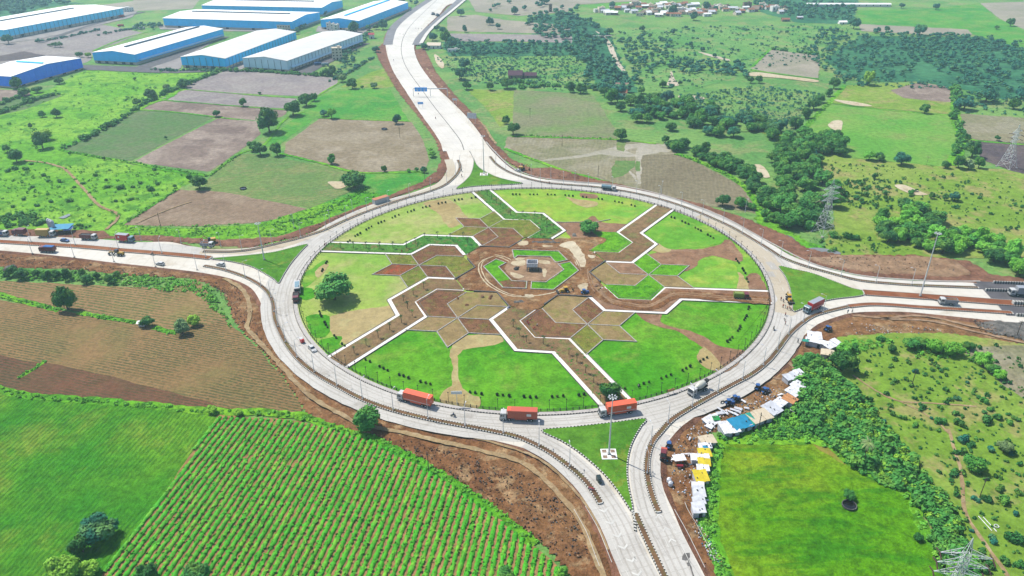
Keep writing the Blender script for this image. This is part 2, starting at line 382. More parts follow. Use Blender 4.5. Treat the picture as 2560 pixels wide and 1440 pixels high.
# north-east quarter
fld('field',[(1165,222),(1285,228),(1285,300),(1250,318),(1215,270)],M_savan)
fld('field',[(1285,225),(1480,235),(1500,262),(1545,335),(1542,350),(1280,340)],ground('patchy_green_field',C(126,168,84),C(152,150,116),C(166,158,128),big=.012,mid=.02,c3lo=.45,rows=(rd((1285,330),(1540,345)),2.4,C(104,130,76),.5,.5)),.4)
fld('field',[(1268,342),(1400,344),(1542,350),(1650,360),(1740,408),(1850,462),(1905,535),(1740,510),(1600,478),(1480,446),(1400,425),(1262,372)],M_wet,.6)
fld('field',[(1602,388),(1690,386),(1750,410),(1850,464),(1903,532),(1720,500),(1600,474)],ground('wet_brown_rows',C(150,140,112),C(160,148,120),C(138,126,100),mid=.03,rows=(rd((1602,385),(1598,475)),2.2,C(128,120,94),.5,.6)),.5)
M_savn=ground('far_savanna',C(104,168,84),C(132,182,96),C(164,178,112),mid=.04,fine=.8,var=.32,c3amt=.7,tuft=(.35,C(80,140,84),.6))
M_wetpale=ground('pale_wet_streaks',C(204,196,178),C(190,184,164),C(176,172,140),mid=.12,var=.2)  # pale sandy colour of the wet streaks in the field
for P_ in ([(1342,404),(1380,396),(1430,391),(1480,382),(1520,372),(1560,362),(1600,358),(1602,368),(1560,376),(1600,392),(1560,394),(1500,386),(1440,396),(1380,402)],[(1600,358),(1660,362),(1672,376),(1640,384),(1610,388),(1600,400),(1604,420),(1602,460),(1594,462),(1590,410),(1586,392)],[(1660,358),(1684,366),(1672,382),(1650,380)],[(1566,420),(1590,440),(1592,458),(1580,440)]): fld('wet_patch',P_,M_wetpale,.5)
for P_ in ([(1540,402),(1590,402),(1584,420),(1556,440),(1530,446),(1528,420)],[(1590,402),(1602,404),(1600,430),(1590,428)],[(1545,352),(1566,356),(1560,380),(1542,376)]): fld('green_patch',P_,M_gb2,.5)
fld('savanna',[(1560,220),(1700,235),(1900,175),(2080,150),(2130,60),(2000,60),(1700,70),(1440,80),(1450,150),(1530,230)],M_savn,1)
fld('savanna',[(1740,330),(1900,330),(2050,400),(2090,500),(2060,640),(2280,650),(2600,640),(2600,430),(2380,415),(2100,395),(1950,330)],M_savan,1)
fld('savanna',[(1090,145),(1450,140),(1470,235),(1285,225),(1160,215)],M_savn,1)
fld('field',[(1995,332),(2070,262),(2385,290),(2402,350),(2388,392),(2370,418),(2200,402),(2090,390),(2040,352)],ground('bright_pasture',C(112,180,66),C(140,186,80),C(158,170,96),mid=.02,rows=(rd((2000,330),(2385,392)),3,C(96,160,60),.5,.4)),.5)
fld('field',[(2072,256),(2112,214),(2250,208),(2382,220),(2376,286),(2200,272)],M_savan,.5); fld('field',[(2225,226),(2300,206),(2384,220),(2376,256),(2260,246)],M_br,.5)
fld('field',[(2392,284),(2600,298),(2600,362),(2440,350),(2395,330)],M_wet,.5); fld('field',[(2432,352),(2600,362),(2600,446),(2520,425),(2450,396)],M_dark,.5)
fld('field',[(1878,172),(1925,124),(2050,140),(2046,196),(1960,188)],M_pale,.5)
M_wf=ground('scrub_floor_cloud_shade',C(60,128,88),C(82,148,100),C(48,104,80),mid=.05,fine=.6,var=.4,tuft=(.3,C(36,92,76),.7))  # teal scrub floor; the upper-right cloud shadow is painted into this colour too
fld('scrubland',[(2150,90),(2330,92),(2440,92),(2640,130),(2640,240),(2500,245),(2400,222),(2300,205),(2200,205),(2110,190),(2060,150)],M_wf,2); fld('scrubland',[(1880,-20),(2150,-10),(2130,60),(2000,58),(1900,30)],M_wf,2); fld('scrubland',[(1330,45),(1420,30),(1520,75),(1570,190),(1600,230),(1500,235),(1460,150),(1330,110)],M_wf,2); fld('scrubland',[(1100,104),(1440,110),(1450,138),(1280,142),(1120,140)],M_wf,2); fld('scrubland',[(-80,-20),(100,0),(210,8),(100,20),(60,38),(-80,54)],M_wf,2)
fld('field',[(2140,26),(2330,22),(2450,8),(2490,45),(2620,88),(2620,140),(2430,86),(2150,60)],M_green,.6)
fld('field',[(2450,8),(2640,2),(2640,85),(2560,74),(2500,48)],M_pale,.5); fld('field',[(2146,60),(2420,74),(2432,88),(2330,88),(2152,78)],M_pale,.4)
fld('field',[(1118,42),(1190,37),(1260,50),(1370,60),(1425,62),(1425,86),(1118,78)],M_pale,.5); fld('field',[(1110,84),(1430,88),(1430,108),(1290,104),(1110,104)],M_greyf,.5)
fld('field',[(1160,-20),(1560,-20),(1600,2),(1440,12),(1420,30),(1300,40),(1190,30)],M_pale,.5); fld('field',[(1440,14),(1600,4),(1580,20),(1500,24)],M_green,.5)
# south-west quarter
fld('field',[(-80,700),(230,714),(410,722),(500,702),(522,735),(515,752),(568,800),(450,834),(345,802),(200,782),(20,738),(-80,722)],M_rows2,.5)
fld('field',[(-80,735),(150,778),(200,786),(345,810),(450,836),(560,798),(640,868),(705,940),(745,1000),(755,1034),(640,1028),(540,1022),(370,1008),(240,1005),(100,992),(-80,970)],M_rows,.4)
fld('field',[(-80,880),(0,886),(60,904),(110,906),(300,948),(540,1012),(540,1024),(370,1010),(240,1007),(100,994),(-80,972)],M_rows_dk,.3)
fld('field',[(-80,965),(0,976),(100,994),(370,1012),(540,1028),(548,1078),(265,1425),(200,1560),(-150,1560)],M_soy,.6)
STRIPE=[(545,1040),(700,1048),(800,1062),(905,1088),(1000,1132),(1100,1190),(1190,1250),(1262,1305),(1310,1345),(1385,1405),(1430,1460),(1440,1560),(180,1560),(265,1425),(400,1250)]
fld('field',STRIPE,M_soil_tan,.3)
# south-east quarter
fld('savanna',[(2040,860),(2130,835),(2350,832),(2640,870),(2700,1560),(2400,1560),(2300,1240),(2100,1110),(1990,1000),(2010,930)],M_savan,1)
fld('field',[(2395,868),(2640,862),(2640,1060),(2520,975),(2450,915)],M_wet,.6)
fld('meadow',[(1790,1090),(1900,1045),(2000,990),(2100,960),(2200,1080),(2130,1160),(2050,1110),(1825,1104),(1785,1180),(1780,1340),(1860,1560),(1820,1560),(1745,1300),(1752,1200)],M_bund,.8)
fld('field',[(1822,1108),(2020,1110),(2062,1108),(2120,1160),(2190,1205),(2262,1230),(2300,1310),(2352,1392),(2385,1560),(1870,1560),(1800,1400),(1784,1330),(1788,1180),(1802,1122)],M_lime,.7)
fld('bare_soil',[(2030,1110),(2062,1112),(2112,1155),(2120,1170),(2080,1150)],ground('bare_patch',C(170,140,84),C(160,150,70),C(150,180,60),mid=.1),1)
fld('thicket_ground',[(1990,905),(2060,900),(2110,960),(2200,1050),(2250,1110),(2310,1180),(2360,1240),(2410,1330),(2450,1440),(2480,1560),(2400,1560),(2330,1340),(2285,1240),(2190,1205),(2120,1160),(2050,1105),(1900,1100),(1860,1080),(1990,1010)],M_thick,1)
# verges and bunds of weeds
BUNDS=[([(-60,728),(0,738),(50,752),(150,777)],3),([(196,783),(270,796),(345,808)],2.6),([(384,820),(440,834)],2.6),([(112,906),(80,928),(45,946)],1.6),([(-60,966),(0,974),(60,988),(130,996),(250,1004),(400,1018),(520,1030),(640,1032),(740,1040),(820,1062),(880,1080),(940,1100)],3.6),
 ([(940,1100),(1040,1150),(1140,1210),(1230,1270),(1290,1318),(1340,1362)],3.6),([(915,472),(850,505),(780,538),(700,555)],3),([(462,212),(420,245),(370,262),(250,322),(152,374)],5),([(152,376),(240,392),(330,408),(430,428),(520,440)],3),([(525,438),(598,386),(660,362),(712,300),(760,280)],1.8),([(303,564),(445,473)],2),
 ([(700,384),(800,408),(900,432),(1060,430)],2.4),([(793,295),(900,300),(1025,304)],1.6),([(848,208),(800,236),(770,262)],1.8),([(466,224),(560,232),(650,240),(742,246)],1.6),([(404,250),(500,258),(640,270),(724,276)],1.6),([(344,275),(440,281),(540,293),(600,300)],2),
 ([(1280,342),(1400,345),(1540,350),(1640,360)],2.4),([(2000,332),(2072,258),(2112,214)],4),([(2074,258),(2200,274),(2386,290)],2.2),([(2392,285),(2396,330),(2440,352),(2560,362)],2.6),([(1878,176),(2046,198)],3),([(1925,124),(1880,168)],3),([(2386,220),(2390,300),(2405,352),(2378,414)],6),([(1690,385),(1750,405),(1850,458),(1905,530)],4),
 ([(1905,530),(1925,560),(1980,600),(2060,640)],10),([(1262,372),(1400,424),(1480,446),(1600,478)],3),([(232,128),(300,100),(370,80)],3),([(-40,262),(90,240),(160,236)],3),([(1800,1122),(1786,1180),(1783,1330),(1802,1400),(1840,1500)],3),([(1820,1106),(2050,1108),(2125,1162),(2262,1230),(2300,1310),(2352,1392)],3)]
for p,w_ in BUNDS:
    Z[0]+=.0015; strip('weedy_bund',p,w_,M_bund,Z[0],.35,step=2)
# pools, tracks, bare ground
for nm,p,m in (('stream',[(1488,78),(1508,88),(1530,112),(1545,148),(1568,186),(1560,184),(1540,160),(1522,125),(1512,98)],M_mudwater),('pool',[(1678,178),(1684,192),(1694,208),(1696,215),(1668,214),(1672,200)],M_mudwater),
 ('pool',[(1700,239),(1745,241),(1762,247),(1740,250),(1700,246)],M_mudwater),('pool',[(1745,130),(1775,136),(1825,150),(1815,152),(1770,140)],M_mudwater),('pool',[(1882,414),(1900,412),(1915,425),(1924,444),(1912,446),(1892,430)],M_sand),
 ('sand_patch',[(2236,464),(2262,464),(2300,480),(2322,488),(2290,489),(2256,478)],M_sand),('sand_patch',[(2080,304),(2104,303),(2104,325),(2092,328),(2070,316)],M_sand),('sand_patch',[(2084,250),(2140,256),(2180,266),(2130,264)],M_sand),
 ('pool',[(2022,622),(2060,622),(2104,634),(2098,640),(2050,640),(2030,632)],M_greywater),('pool',[(1963,587),(1980,592),(1994,616),(1982,612)],M_greywater),('sand_patch',[(822,455),(860,456),(868,466),(845,474),(826,464)],M_sand),
 ('pool',[(147,546),(175,535),(176,540),(158,548)],M_greywater),('sand_patch',[(1085,138),(1095,140),(1110,160),(1106,172),(1092,160)],M_sand),('pale_road',[(1866,184),(1900,182),(1960,190),(2038,200),(2036,206),(1950,196),(1868,190)],M_sand)):
    Z[0]+=.003; sheet(nm,p,m,Z[0],.25,2,smooth=True)
for p,w_ in (([(60,402),(110,407),(150,418),(165,425),(200,462),(225,490),(240,508),(262,522),(288,532),(296,542),(288,555),(265,575)],1.7),([(1062,165),(1088,200),(1110,222),(1138,245),(1168,278),(1185,295),(1210,315),(1225,340),(1240,360)],1.6),
 ([(2370,1075),(2390,1140),(2403,1190),(2408,1260),(2415,1290),(2450,1345),(2490,1400),(2530,1460)],1.),([(2132,940),(2200,985),(2250,1005),(2330,1010),(2440,1018)],.7),([(2200,985),(2280,1020),(2340,1055),(2375,1090)],.6),([(340,560),(420,525),(480,505)],.8),([(690,530),(860,430)],.001)):
    Z[0]+=.003; strip('dirt_track',p,w_,M_track,Z[0],.3,step=2)
# ---------------------------------------------------------------- earthworks beside the roads (heaped ground)
rough('earth_bank',[(-60,625),(0,627),(400,671),(560,692),(640,735),(665,800),(715,900),(800,975),(922,1030),(1000,1050),(1160,1085),(1280,1113),(1430,1198),(1525,1370),(1570,1560),(1470,1560),(1420,1450),(1360,1372),(1290,1322),(1180,1242),(1100,1182),(1000,1130),(930,1095),(880,1080),(800,1060),(752,1030),(700,940),(640,870),(596,830),(575,790),(555,735),(510,708),(470,698),(300,690),(200,676),(60,672),(-60,668)],M_dirt,.06,.9,1.3)
rough('earth_bank',[(-60,570),(0,572),(110,572),(260,575),(285,590),(380,586),(460,592),(560,598),(700,590),(800,556),(890,518),(960,492),(1050,455),(1085,430),(1100,400),(1086,350),(1040,290),(985,220),(945,150),(935,125),(966,100),(980,160),(1000,195),(1052,270),(1107,360),(1130,417),(1102,455),(975,500),(880,535),(765,590),(620,622),(425,607),(140,594),(-60,590)],M_dirt2,.06,.8,1.3)
rough('earth_bank',[(1036,125),(1062,120),(1092,180),(1142,240),(1202,300),(1232,350),(1282,398),(1330,420),(1380,418),(1440,432),(1480,446),(1560,462),(1750,508),(1860,543),(1940,575),(1990,600),(2020,620),(2100,636),(2280,636),(2430,652),(2480,686),(2560,692),(2620,700),(2620,714),(2560,713),(2370,708),(2170,696),(2020,660),(1920,608),(1830,560),(1680,500),(1530,467),(1380,452),(1330,445),(1240,390),(1197,332),(1127,254),(1060,187),(1035,140)],M_dirt2,.06,.9,1.3)
rough('earth_bank',[(2000,645),(2100,638),(2280,638),(2400,652),(2440,690),(2370,700),(2170,688),(2060,668)],M_dirt3,.12,1.2,1.3)
rough('camp_ground',[(1690,1078),(1755,1028),(1855,973),(1980,883),(2020,828),(2082,793),(2132,780),(2270,777),(2432,794),(2640,806),(2640,880),(2560,868),(2480,852),(2350,837),(2250,836),(2150,842),(2090,850),(2135,880),(2085,902),(2060,922),(2010,935),(1990,960),(2000,1000),(1900,1042),(1820,1075),(1770,1090),(1790,1130),(1760,1200),(1742,1290),(1760,1340),(1800,1400),(1850,1560),(1810,1560),(1762,1440),(1737,1390),(1705,1328),(1660,1225),(1655,1137)],M_dirt,.06,.55,1.1)
rough('rubble_slope',[(2430,800),(2640,812),(2640,862),(2560,855),(2480,838),(2440,820)],M_grav,.3,1.3,1.2); rough('rubble_heap',[(10,668),(40,662),(50,672),(30,682),(5,680)],M_grav,.4,1.6,1)
strip('dirt_track',[(560,700),(600,722),(622,755),(624,800),(618,822),(640,850),(700,915),(770,990),(850,1040),(905,1066),(1000,1085),(1150,1120),(1280,1152),(1340,1185),(1400,1245),(1450,1310),(1490,1400),(1520,1480)],1.7,M_track,1.0,.35,step=2)
strip('dirt_track',[(1090,1078),(1180,1098),(1290,1128),(1360,1160),(1420,1215),(1480,1290),(1520,1380)],.8,M_track,.9,.5,step=2)
for p in ([(2130,790),(2230,800),(2330,806),(2430,830),(2560,860)],[(1900,940),(1960,950),(1990,930),(1960,900)],[(2200,800),(2300,792),(2400,812),(2560,846)]): strip('dirt_track',p,1.4,M_dirt3,.62,.4,step=2)
# ---------------------------------------------------------------- roads
ZP=1.0
ROAD=[(-400,575),(0,589),(140,592),(332,605),(425,605),(500,621),(600,622),(640,617),(702,607),(765,587),(825,562),(880,535),(927,512),(975,500),(1015,487),(1065,470),(1102,455),(1122,437),(1130,417),(1122,392),(1107,360),(1077,317),(1052,270),(1030,237),(997,195),(977,162),(967,132),(964,100),(975,72),(1002,47),(1065,0),(1120,-45),
 (1215,-45),(1150,0),(1117,14),(1097,37),(1070,62),(1045,90),(1034,117),(1038,150),(1060,185),(1090,217),(1127,252),(1165,290),(1197,330),(1217,360),(1240,387),(1280,422),(1330,442),(1380,451),(1455,458),(1530,464),(1605,477),(1680,497),(1755,524),(1830,557),(1880,582),(1920,607),(1970,637),(2020,657),(2095,680),(2170,694),(2270,702),(2370,706),(2560,712),(2900,722),
 (2900,830),(2560,808),(2432,796),(2345,787),(2270,780),(2195,779),(2132,782),(2082,795),(2045,810),(2020,830),(1995,855),(1980,885),(1957,912),(1920,943),(1900,952),(1855,977),(1805,1003),(1755,1030),(1705,1065),(1690,1080),(1670,1104),(1655,1137),(1651,1180),(1660,1227),(1682,1275),(1705,1330),(1737,1392),(1762,1440),(1830,1580),
 (1610,1580),(1552,1440),(1525,1372),(1500,1315),(1470,1250),(1430,1200),(1385,1160),(1342,1132),(1280,1112),(1160,1085),(1102,1077),(1040,1062),(970,1045),(922,1030),(890,1017),(840,992),(790,965),(747,932),(715,900),(690,867),(672,835),(665,805),(657,770),(640,735),(620,715),(575,696),(500,681),(400,669),(280,656),(150,640),(0,626),(-400,592)]
rp=smoothline(GP(ROAD),True,3)
sheet('road',rp,M_conc,1.0,0,px=False)
# the ground slopes up to the slab
ar_=sum(rp[i-1][0]*rp[i][1]-rp[i][0]*rp[i-1][1] for i in range(len(rp))); sg_=-1 if ar_>0 else 1
ro_=offset(rp,2.4*sg_,True); r1_=offset(rp,.12*sg_,True); mb=MB()
for i in range(len(rp)):
    j=(i+1)%len(rp); a,b,c,d=r1_[i],r1_[j],ro_[j],ro_[i]; e_=rp[i]; f_=rp[j]
    mb.quad((e_[0],e_[1],1.0),(f_[0],f_[1],1.0),(b[0],b[1],.93),(a[0],a[1],.93)); mb.quad((a[0],a[1],.93),(b[0],b[1],.93),(c[0],c[1],.02),(d[0],d[1],.02))
tag(mb.build('verge',M_dirt2),None,None,None,'structure')
# finer surfaces of the separate carriageways
def ringpoly(r0,r1,a0=0,a1=360,n=180):
    A=[pol(RR*r1,a0+(a1-a0)*i/n) for i in range(n+1)]; B=[pol(RR*r0,a1-(a1-a0)*i/n) for i in range(n+1)]; return A+B
def annulus(name,r0,r1,mat,z,n=240,amp=0):
    V=[];Fc=[]
    for i in range(n):
        for r in (r0,r1):
            x,y=pol(RR*r+random.uniform(-amp,amp),360*i/n); V.append((x,y,z))
        k=2*i; Fc.append((k,k+1,(k+3)%(2*n),(k+2)%(2*n)))
    me=bpy.data.meshes.new(name); me.from_pydata(V,[],Fc); me.materials.append(mat); me.update()
    return tag(link(name,me),None,None,None,'structure')
annulus('ring_carriageway',1.02,1.145,M_conc2,1.03,amp=.15)
ML={'sw':[(510,665),(560,675),(610,692),(640,707),(658,720),(672,735),(682,757),(687,795),(700,829),(720,866),(750,903),(795,938),(847,968),(902,997),(965,1021),(1040,1041),(1115,1057),(1202,1073),(1280,1089),(1317,1102),(1367,1127),(1410,1157),(1450,1190),(1477,1220),(1502,1260)],
 'se':[(2120,767),(2070,779),(2032,791),(2000,812),(1970,840),(1945,874),(1920,904),(1880,936),(1830,963),(1780,990),(1730,1018),(1680,1050),(1652,1080),(1630,1107),(1619,1142),(1617,1180),(1624,1220),(1635,1255),(1647,1282)],
 'ne':[(1225,392),(1240,410),(1260,424),(1280,434),(1325,449),(1380,459),(1480,467),(1530,474),(1580,482),(1655,500),(1730,525),(1805,557),(1855,583),(1920,622),(1957,645),(2007,664),(2070,682),(2145,701),(2220,709),(2295,714),(2445,720)],
 'nw':[(1145,401),(1150,415),(1145,432),(1127,452),(1105,467),(1065,482),(1015,496),(960,514),(900,536),(855,555),(815,574),(777,587),(740,598),(690,610),(640,622),(625,625),(575,630),(507,629)]}
M_medtop=ground('median_soil',C(146,112,82),C(128,100,76),C(120,126,70),mid=.3,var=.3)
M_medred=ground('median_red_soil',C(172,112,76),C(160,98,66),C(182,128,92),mid=.1,var=.25)
def kerb_line(mb,P,z,h=.42,wd=.3,per=.95,dark=.42,closed=False):
    Q=resample(P,per*.5,closed)
    if closed: Q.append(Q[0])
    L=offset(Q,wd)
    for i in range(len(Q)-1):
        m=1 if i%2 else 0
        a,b,c,d=Q[i],Q[i+1],L[i+1],L[i]
        hh=h if m==0 else h*.92
        mb.quad((a[0],a[1],z),(b[0],b[1],z),(b[0],b[1],z+hh),(a[0],a[1],z+hh),m=m)
        mb.quad((a[0],a[1],z+hh),(b[0],b[1],z+hh),(c[0],c[1],z+hh),(d[0],d[1],z+hh),m=m)
        mb.quad((d[0],d[1],z+hh),(c[0],c[1],z+hh),(c[0],c[1],z),(d[0],d[1],z),m=m)
def median(pts,wd,mat,name='median_strip',z=1.0,widths=None):
    P=smoothline(GP(pts),False,2)
    a=offset(P,wd/2); b=offset(P,-wd/2)
    V=[];Fc=[]
    for i,(p,q) in enumerate(zip(a,b)):
        V+=[(p[0],p[1],z+.36),(q[0],q[1],z+.36)]
        if i: Fc.append((2*i-2,2*i-1,2*i+1,2*i))
    me=bpy.data.meshes.new(name); me.from_pydata(V,[],Fc); me.materials.append(mat); me.update()
    o=tag(link(name,me),None,None,None,'structure'); mb=MB(); kerb_line(mb,a,z); kerb_line(mb,b[::-1],z)
    for E_ in ((a[0],b[0]),(a[-1],b[-1])):
        x=(E_[0][0]+E_[1][0])/2; y=(E_[0][1]+E_[1][1])/2; mb.box(x,y,z,wd,.3,.42,math.atan2(E_[1][1]-E_[0][1],E_[1][0]-E_[0][0]))
    mb.build('kerb',[M_kw,M_kb],o); return P
MP={k:median(v,1.25,M_medtop) for k,v in ML.items()}
LEFTMED=[(-60,602),(0,605),(100,611),(200,617),(300,626),(400,634),(470,640),(527,646)]
RMED1=[(2158,732),(2200,735),(2300,742),(2400,749),(2520,758),(2600,762)]; RMED2=[(2120,767),(2170,762),(2220,763),(2300,769),(2370,773),(2450,778),(2530,783)]
median(LEFTMED,3.0,M_medred); median(RMED1,4.2,M_medred); median(RMED2,2.0,M_medred)
def island(pts,name='traffic_island'):
    P=smoothline(GP(pts),True,2)
    ar=sum(P[i-1][0]*P[i][1]-P[i][0]*P[i-1][1] for i in range(len(P)))
    if ar<0: P=P[::-1]
    me=bpy.data.meshes.new(name); me.from_pydata([(x,y,1.37) for x,y in P],[],[tuple(range(len(P)))]); me.materials.append(M_isl); me.update()
    if me.polygons[0].normal.z<0: me.flip_normals()
    o=tag(link(name,me),None,None,None,'structure'); mb=MB(); kerb_line(mb,P,1.0,.44,.34,1.1,closed=True); mb.build('kerb',[M_kw,M_kb],o)
M_isl=ground('island_grass',C(88,150,40),C(112,166,50),C(150,160,60),mid=.07,fine=1.2,var=.35,c3lo=.55,c3amt=.6)
island([(527,648),(575,643),(640,637),(690,630),(730,620),(770,611),(757,626),(732,655),(712,685),(697,710),(685,700),(655,682),(625,667),(575,655)])
island([(1174,378),(1184,395),(1192,412),(1203,423),(1222,434),(1248,445),(1280,453),(1308,459),(1280,462),(1215,465),(1175,468),(1140,473),(1160,455),(1175,438),(1182,418),(1183,398)])
island([(1946,666),(1985,674),(2030,684),(2085,704),(2132,722),(2156,727),(2160,739),(2132,744),(2082,750),(2032,762),(1985,781),(1980,765),(1976,735),(1970,712),(1960,690)])
island([(1352,1077),(1430,1068),(1530,1057),(1616,1047),(1605,1066),(1594,1084),(1580,1112),(1571,1147),(1569,1187),(1575,1230),(1582,1262),(1588,1330),(1583,1285),(1575,1278),(1550,1240),(1520,1200),(1485,1165),(1440,1128),(1400,1103)])
median([(1587,1284),(1600,1312),(1616,1348),(1636,1390),(1660,1440),(1700,1520)],1.25,M_medtop)
# bottom-road and side carriageways in greyer concrete
def band(name,mid,wd,mat,z): strip(name,mid,wd,mat,z,.01,step=2)
def dashes(pts,off,mat=M_markw,dash=3.,gap=4.5,wd=.16,z=1.06,name='lane_marking',start=0):
    P=offset(smoothline(GP(pts) if isinstance(pts[0][0],(int,float)) and pts is not None else pts,False,1.0),off); Q=resample(P,.5)
    mb=MB(); n=int(dash/.5); g=int((dash+gap)/.5)
    for i in range(start,len(Q)-n-1,g):
        a=Q[i:i+n+1]; l=offset(a,wd/2); r=offset(a,-wd/2)
        for j in range(len(a)-1): mb.quad((r[j][0],r[j][1],z),(r[j+1][0],r[j+1][1],z),(l[j+1][0],l[j+1][1],z),(l[j][0],l[j][1],z))
    if mb.f: tag(mb.build(name,mat),None,None,None,'structure')
SWISL=[(1350,1079),(1400,1105),(1438,1130),(1482,1168),(1516,1203),(1546,1243),(1572,1283),(1590,1315),(1622,1385),(1652,1442),(1690,1530)]
SEISL=[(1606,1068),(1596,1086),(1583,1112),(1574,1147),(1572,1187),(1578,1230),(1586,1262),(1595,1290),(1620,1340),(1640,1385),(1664,1440),(1705,1530)]
def offp(pts,d): return offset(smoothline(GP(pts),False,2),d)
def strip2(name,A,B,mat,z,mirror=False):
    n=min(len(A),len(B)); V=[];Fc=[]
    for i in range(n):
        V+=[(A[i][0],A[i][1],z),(B[i][0],B[i][1],z)]
        if i: Fc.append((2*i-2,2*i-1,2*i+1,2*i))
    me=bpy.data.meshes.new(name); me.from_pydata(V,[],Fc); me.materials.append(mat); me.update(); return tag(link(name,me),None,None,None,'structure')
strip2('carriageway',offp(SWISL,-.4),offp(SWISL,-9.2),M_conc2,1.02); strip2('carriageway',offp(SEISL,.4),offp(SEISL,9),M_conc2,1.024)
dashes(SWISL,-3.9); dashes(SEISL,3.9); dashes(SWISL,-7.6,dash=9,gap=2,wd=.14); dashes(SEISL,7.4,dash=9,gap=2,wd=.14)
dashes(SWISL[5:],-10.,dash=20,gap=.5,wd=.14); dashes(SWISL[5:],-13.4,dash=20,gap=.5,wd=.12); dashes(SEISL[7:],10.5,dash=20,gap=.5,wd=.14); dashes(SEISL[6:],14,dash=20,gap=.5,wd=.12)
def circ(r,n=400): return [pol(RR*r,360*i/n) for i in range(n+1)]
def dashes2(P,dash,gap,wd,z=1.06,mat=M_markw):
    Q=resample(P,.5); mb=MB(); n=int(dash/.5); g=int((dash+gap)/.5)
    for i in range(0,len(Q)-n-1,g):
        a=Q[i:i+n+1]; l=offset(a,wd/2); r=offset(a,-wd/2)
        for j in range(len(a)-1): mb.quad((r[j][0],r[j][1],z),(r[j+1][0],r[j+1][1],z),(l[j+1][0],l[j+1][1],z),(l[j][0],l[j][1],z))
    tag(mb.build('lane_marking',mat),None,None,None,'structure')
dashes2(circ(1.058),3,4.5,.15); dashes2(circ(1.095),3,4.5,.15); dashes2(circ(1.133),12,.5,.12)
M_wear=concrete('tyre_worn_concrete',C(204,198,188,2.3),C(214,208,199,2.3),C(186,178,166),joints=.3); M_wear2=concrete('dusty_ring_concrete',C(222,208,182),C(230,216,192),C(196,176,146),joints=.2)
for r in (1.036,1.048,1.068,1.082,1.104,1.12):
    A_=[pol(RR*r+.6*math.sin(i*.11+r*50)*.3-.24-.1*math.sin(i*.37),360*i/400) for i in range(401)]; B_=[pol(RR*r+.6*math.sin(i*.11+r*50)*.3+.24+.14*math.sin(i*.23),360*i/400) for i in range(401)]
    strip2('tyre_wear',B_,A_,M_wear,1.036)
for p_,sg in ((SWISL,-1),(SEISL,1)):
    for d_ in (1.4,3.1,4.9,6.6): strip2('tyre_wear',offp(p_,sg*(d_-.25)) if sg<0 else offp(p_,sg*(d_+.25)),offp(p_,sg*(d_+.25)) if sg<0 else offp(p_,sg*(d_-.25)),M_wear,1.034)
sheet('dust',ringpoly(1.022,1.10,-22,34,60),M_wear2,1.04,.8,2,px=False)
for q_ in range(26):
    a_=random.uniform(0,360); r_=random.uniform(1.03,1.12); c_=pol(RR*r_,a_); an=R_(a_+90); hl,hw=random.uniform(1.5,4),random.uniform(.8,1.6)
    P_=[(c_[0]+math.cos(an)*u*hl-math.sin(an)*v*hw,c_[1]+math.sin(an)*u*hl+math.cos(an)*v*hw) for u,v in ((-1,-1),(1,-1),(1,1),(-1,1))]; sheet('slab_patch',P_,M_wear,1.043+q_*.0003,px=False)
mb=MB()                                                # chevrons on the merging nose
for (x,y) in ((1507,1270),(1524,1300),(1541,1332),(1556,1361),(1575,1393),(1590,1427)):
    c=G(x,y); d=rd((x-14,y-30),(x,y)); ux,uy=math.cos(d),math.sin(d); nx,ny=-uy,ux
    for s in (1,-1):
        w2=1.25; t=(c[0]+ux*1.1,c[1]+uy*1.1); e=(c[0]+nx*s*w2,c[1]+ny*s*w2)
        p=[t,(t[0]+ux*.7,t[1]+uy*.7),(e[0]+ux*.7,e[1]+uy*.7),e]
        if s>0: p=p[::-1]
        mb.quad(*[(q[0],q[1],1.06) for q in p])
for (x,y) in ((1650,1295),(1668,1328),(1682,1357)):
    c=G(x,y); d=rd((x-14,y-30),(x,y)); ux,uy=math.cos(d+PI),math.sin(d+PI); nx,ny=-uy,ux
    for s in (1,-1):
        w2=1.0; t=(c[0]+ux*1.0,c[1]+uy*1.0); e=(c[0]+nx*s*w2,c[1]+ny*s*w2)
        p=[t,(t[0]+ux*.5,t[1]+uy*.5),(e[0]+ux*.5,e[1]+uy*.5),e]
        mb.quad(*[(q[0],q[1],1.06) for q in p])
tag(mb.build('chevron_marking',M_markw),None,None,None,'structure')
# give-way line near the south island
dashes2(GP([(1217,1067),(1270,1071),(1345,1075)]),.5,.5,.45)
# dusty slip lane along the north-west, white concrete of the northern dual carriageway
M_slip=M_dusty
NWO=[(500,624),(600,625),(640,620),(702,609),(765,589),(825,564),(880,538),(927,515),(975,502),(1015,489),(1065,473),(1098,457),(1118,437),(1126,417),(1119,394)]
strip('slip_lane',[( x+2,y+4.5) for x,y in NWO],5.2,M_dusty,1.035,.04,step=2)
strip('slip_lane',[(1240,398),(1280,430),(1330,446),(1380,455),(1455,463),(1530,468),(1605,482),(1680,503),(1755,529),(1830,562),(1920,613),(1970,642),(2020,661),(2095,684),(2170,698),(2270,706),(2370,710),(2440,713)],4.2,M_concf,1.035,.03,step=2)
NR=[(1112,-20),(1092,0),(1060,30),(1030,60),(1010,90),(1003,120),(1008,150),(1024,182),(1055,225),(1088,270),(1120,310),(1150,350),(1160,375)]
strip('carriageway',NR,27,M_concf,1.02,.01,step=4)
strip('shoulder',[(1088,-10),(1045,18),(1006,47),(982,72),(972,100),(970,112)],10,M_asph2,1.05,.01,step=4)
strip('shoulder',[(1170,-20),(1120,28),(1085,60),(1063,80),(1050,95),(1042,112)],10,M_asph2,1.05,.01,step=4)
strip('ramp_deck',[(1185,-20),(1128,28),(1100,50),(1070,80),(1052,108)],4,M_concf,1.07,.01,step=4)
strip('road_joint',NR,.5,M_wallk,1.06,.01,step=4)
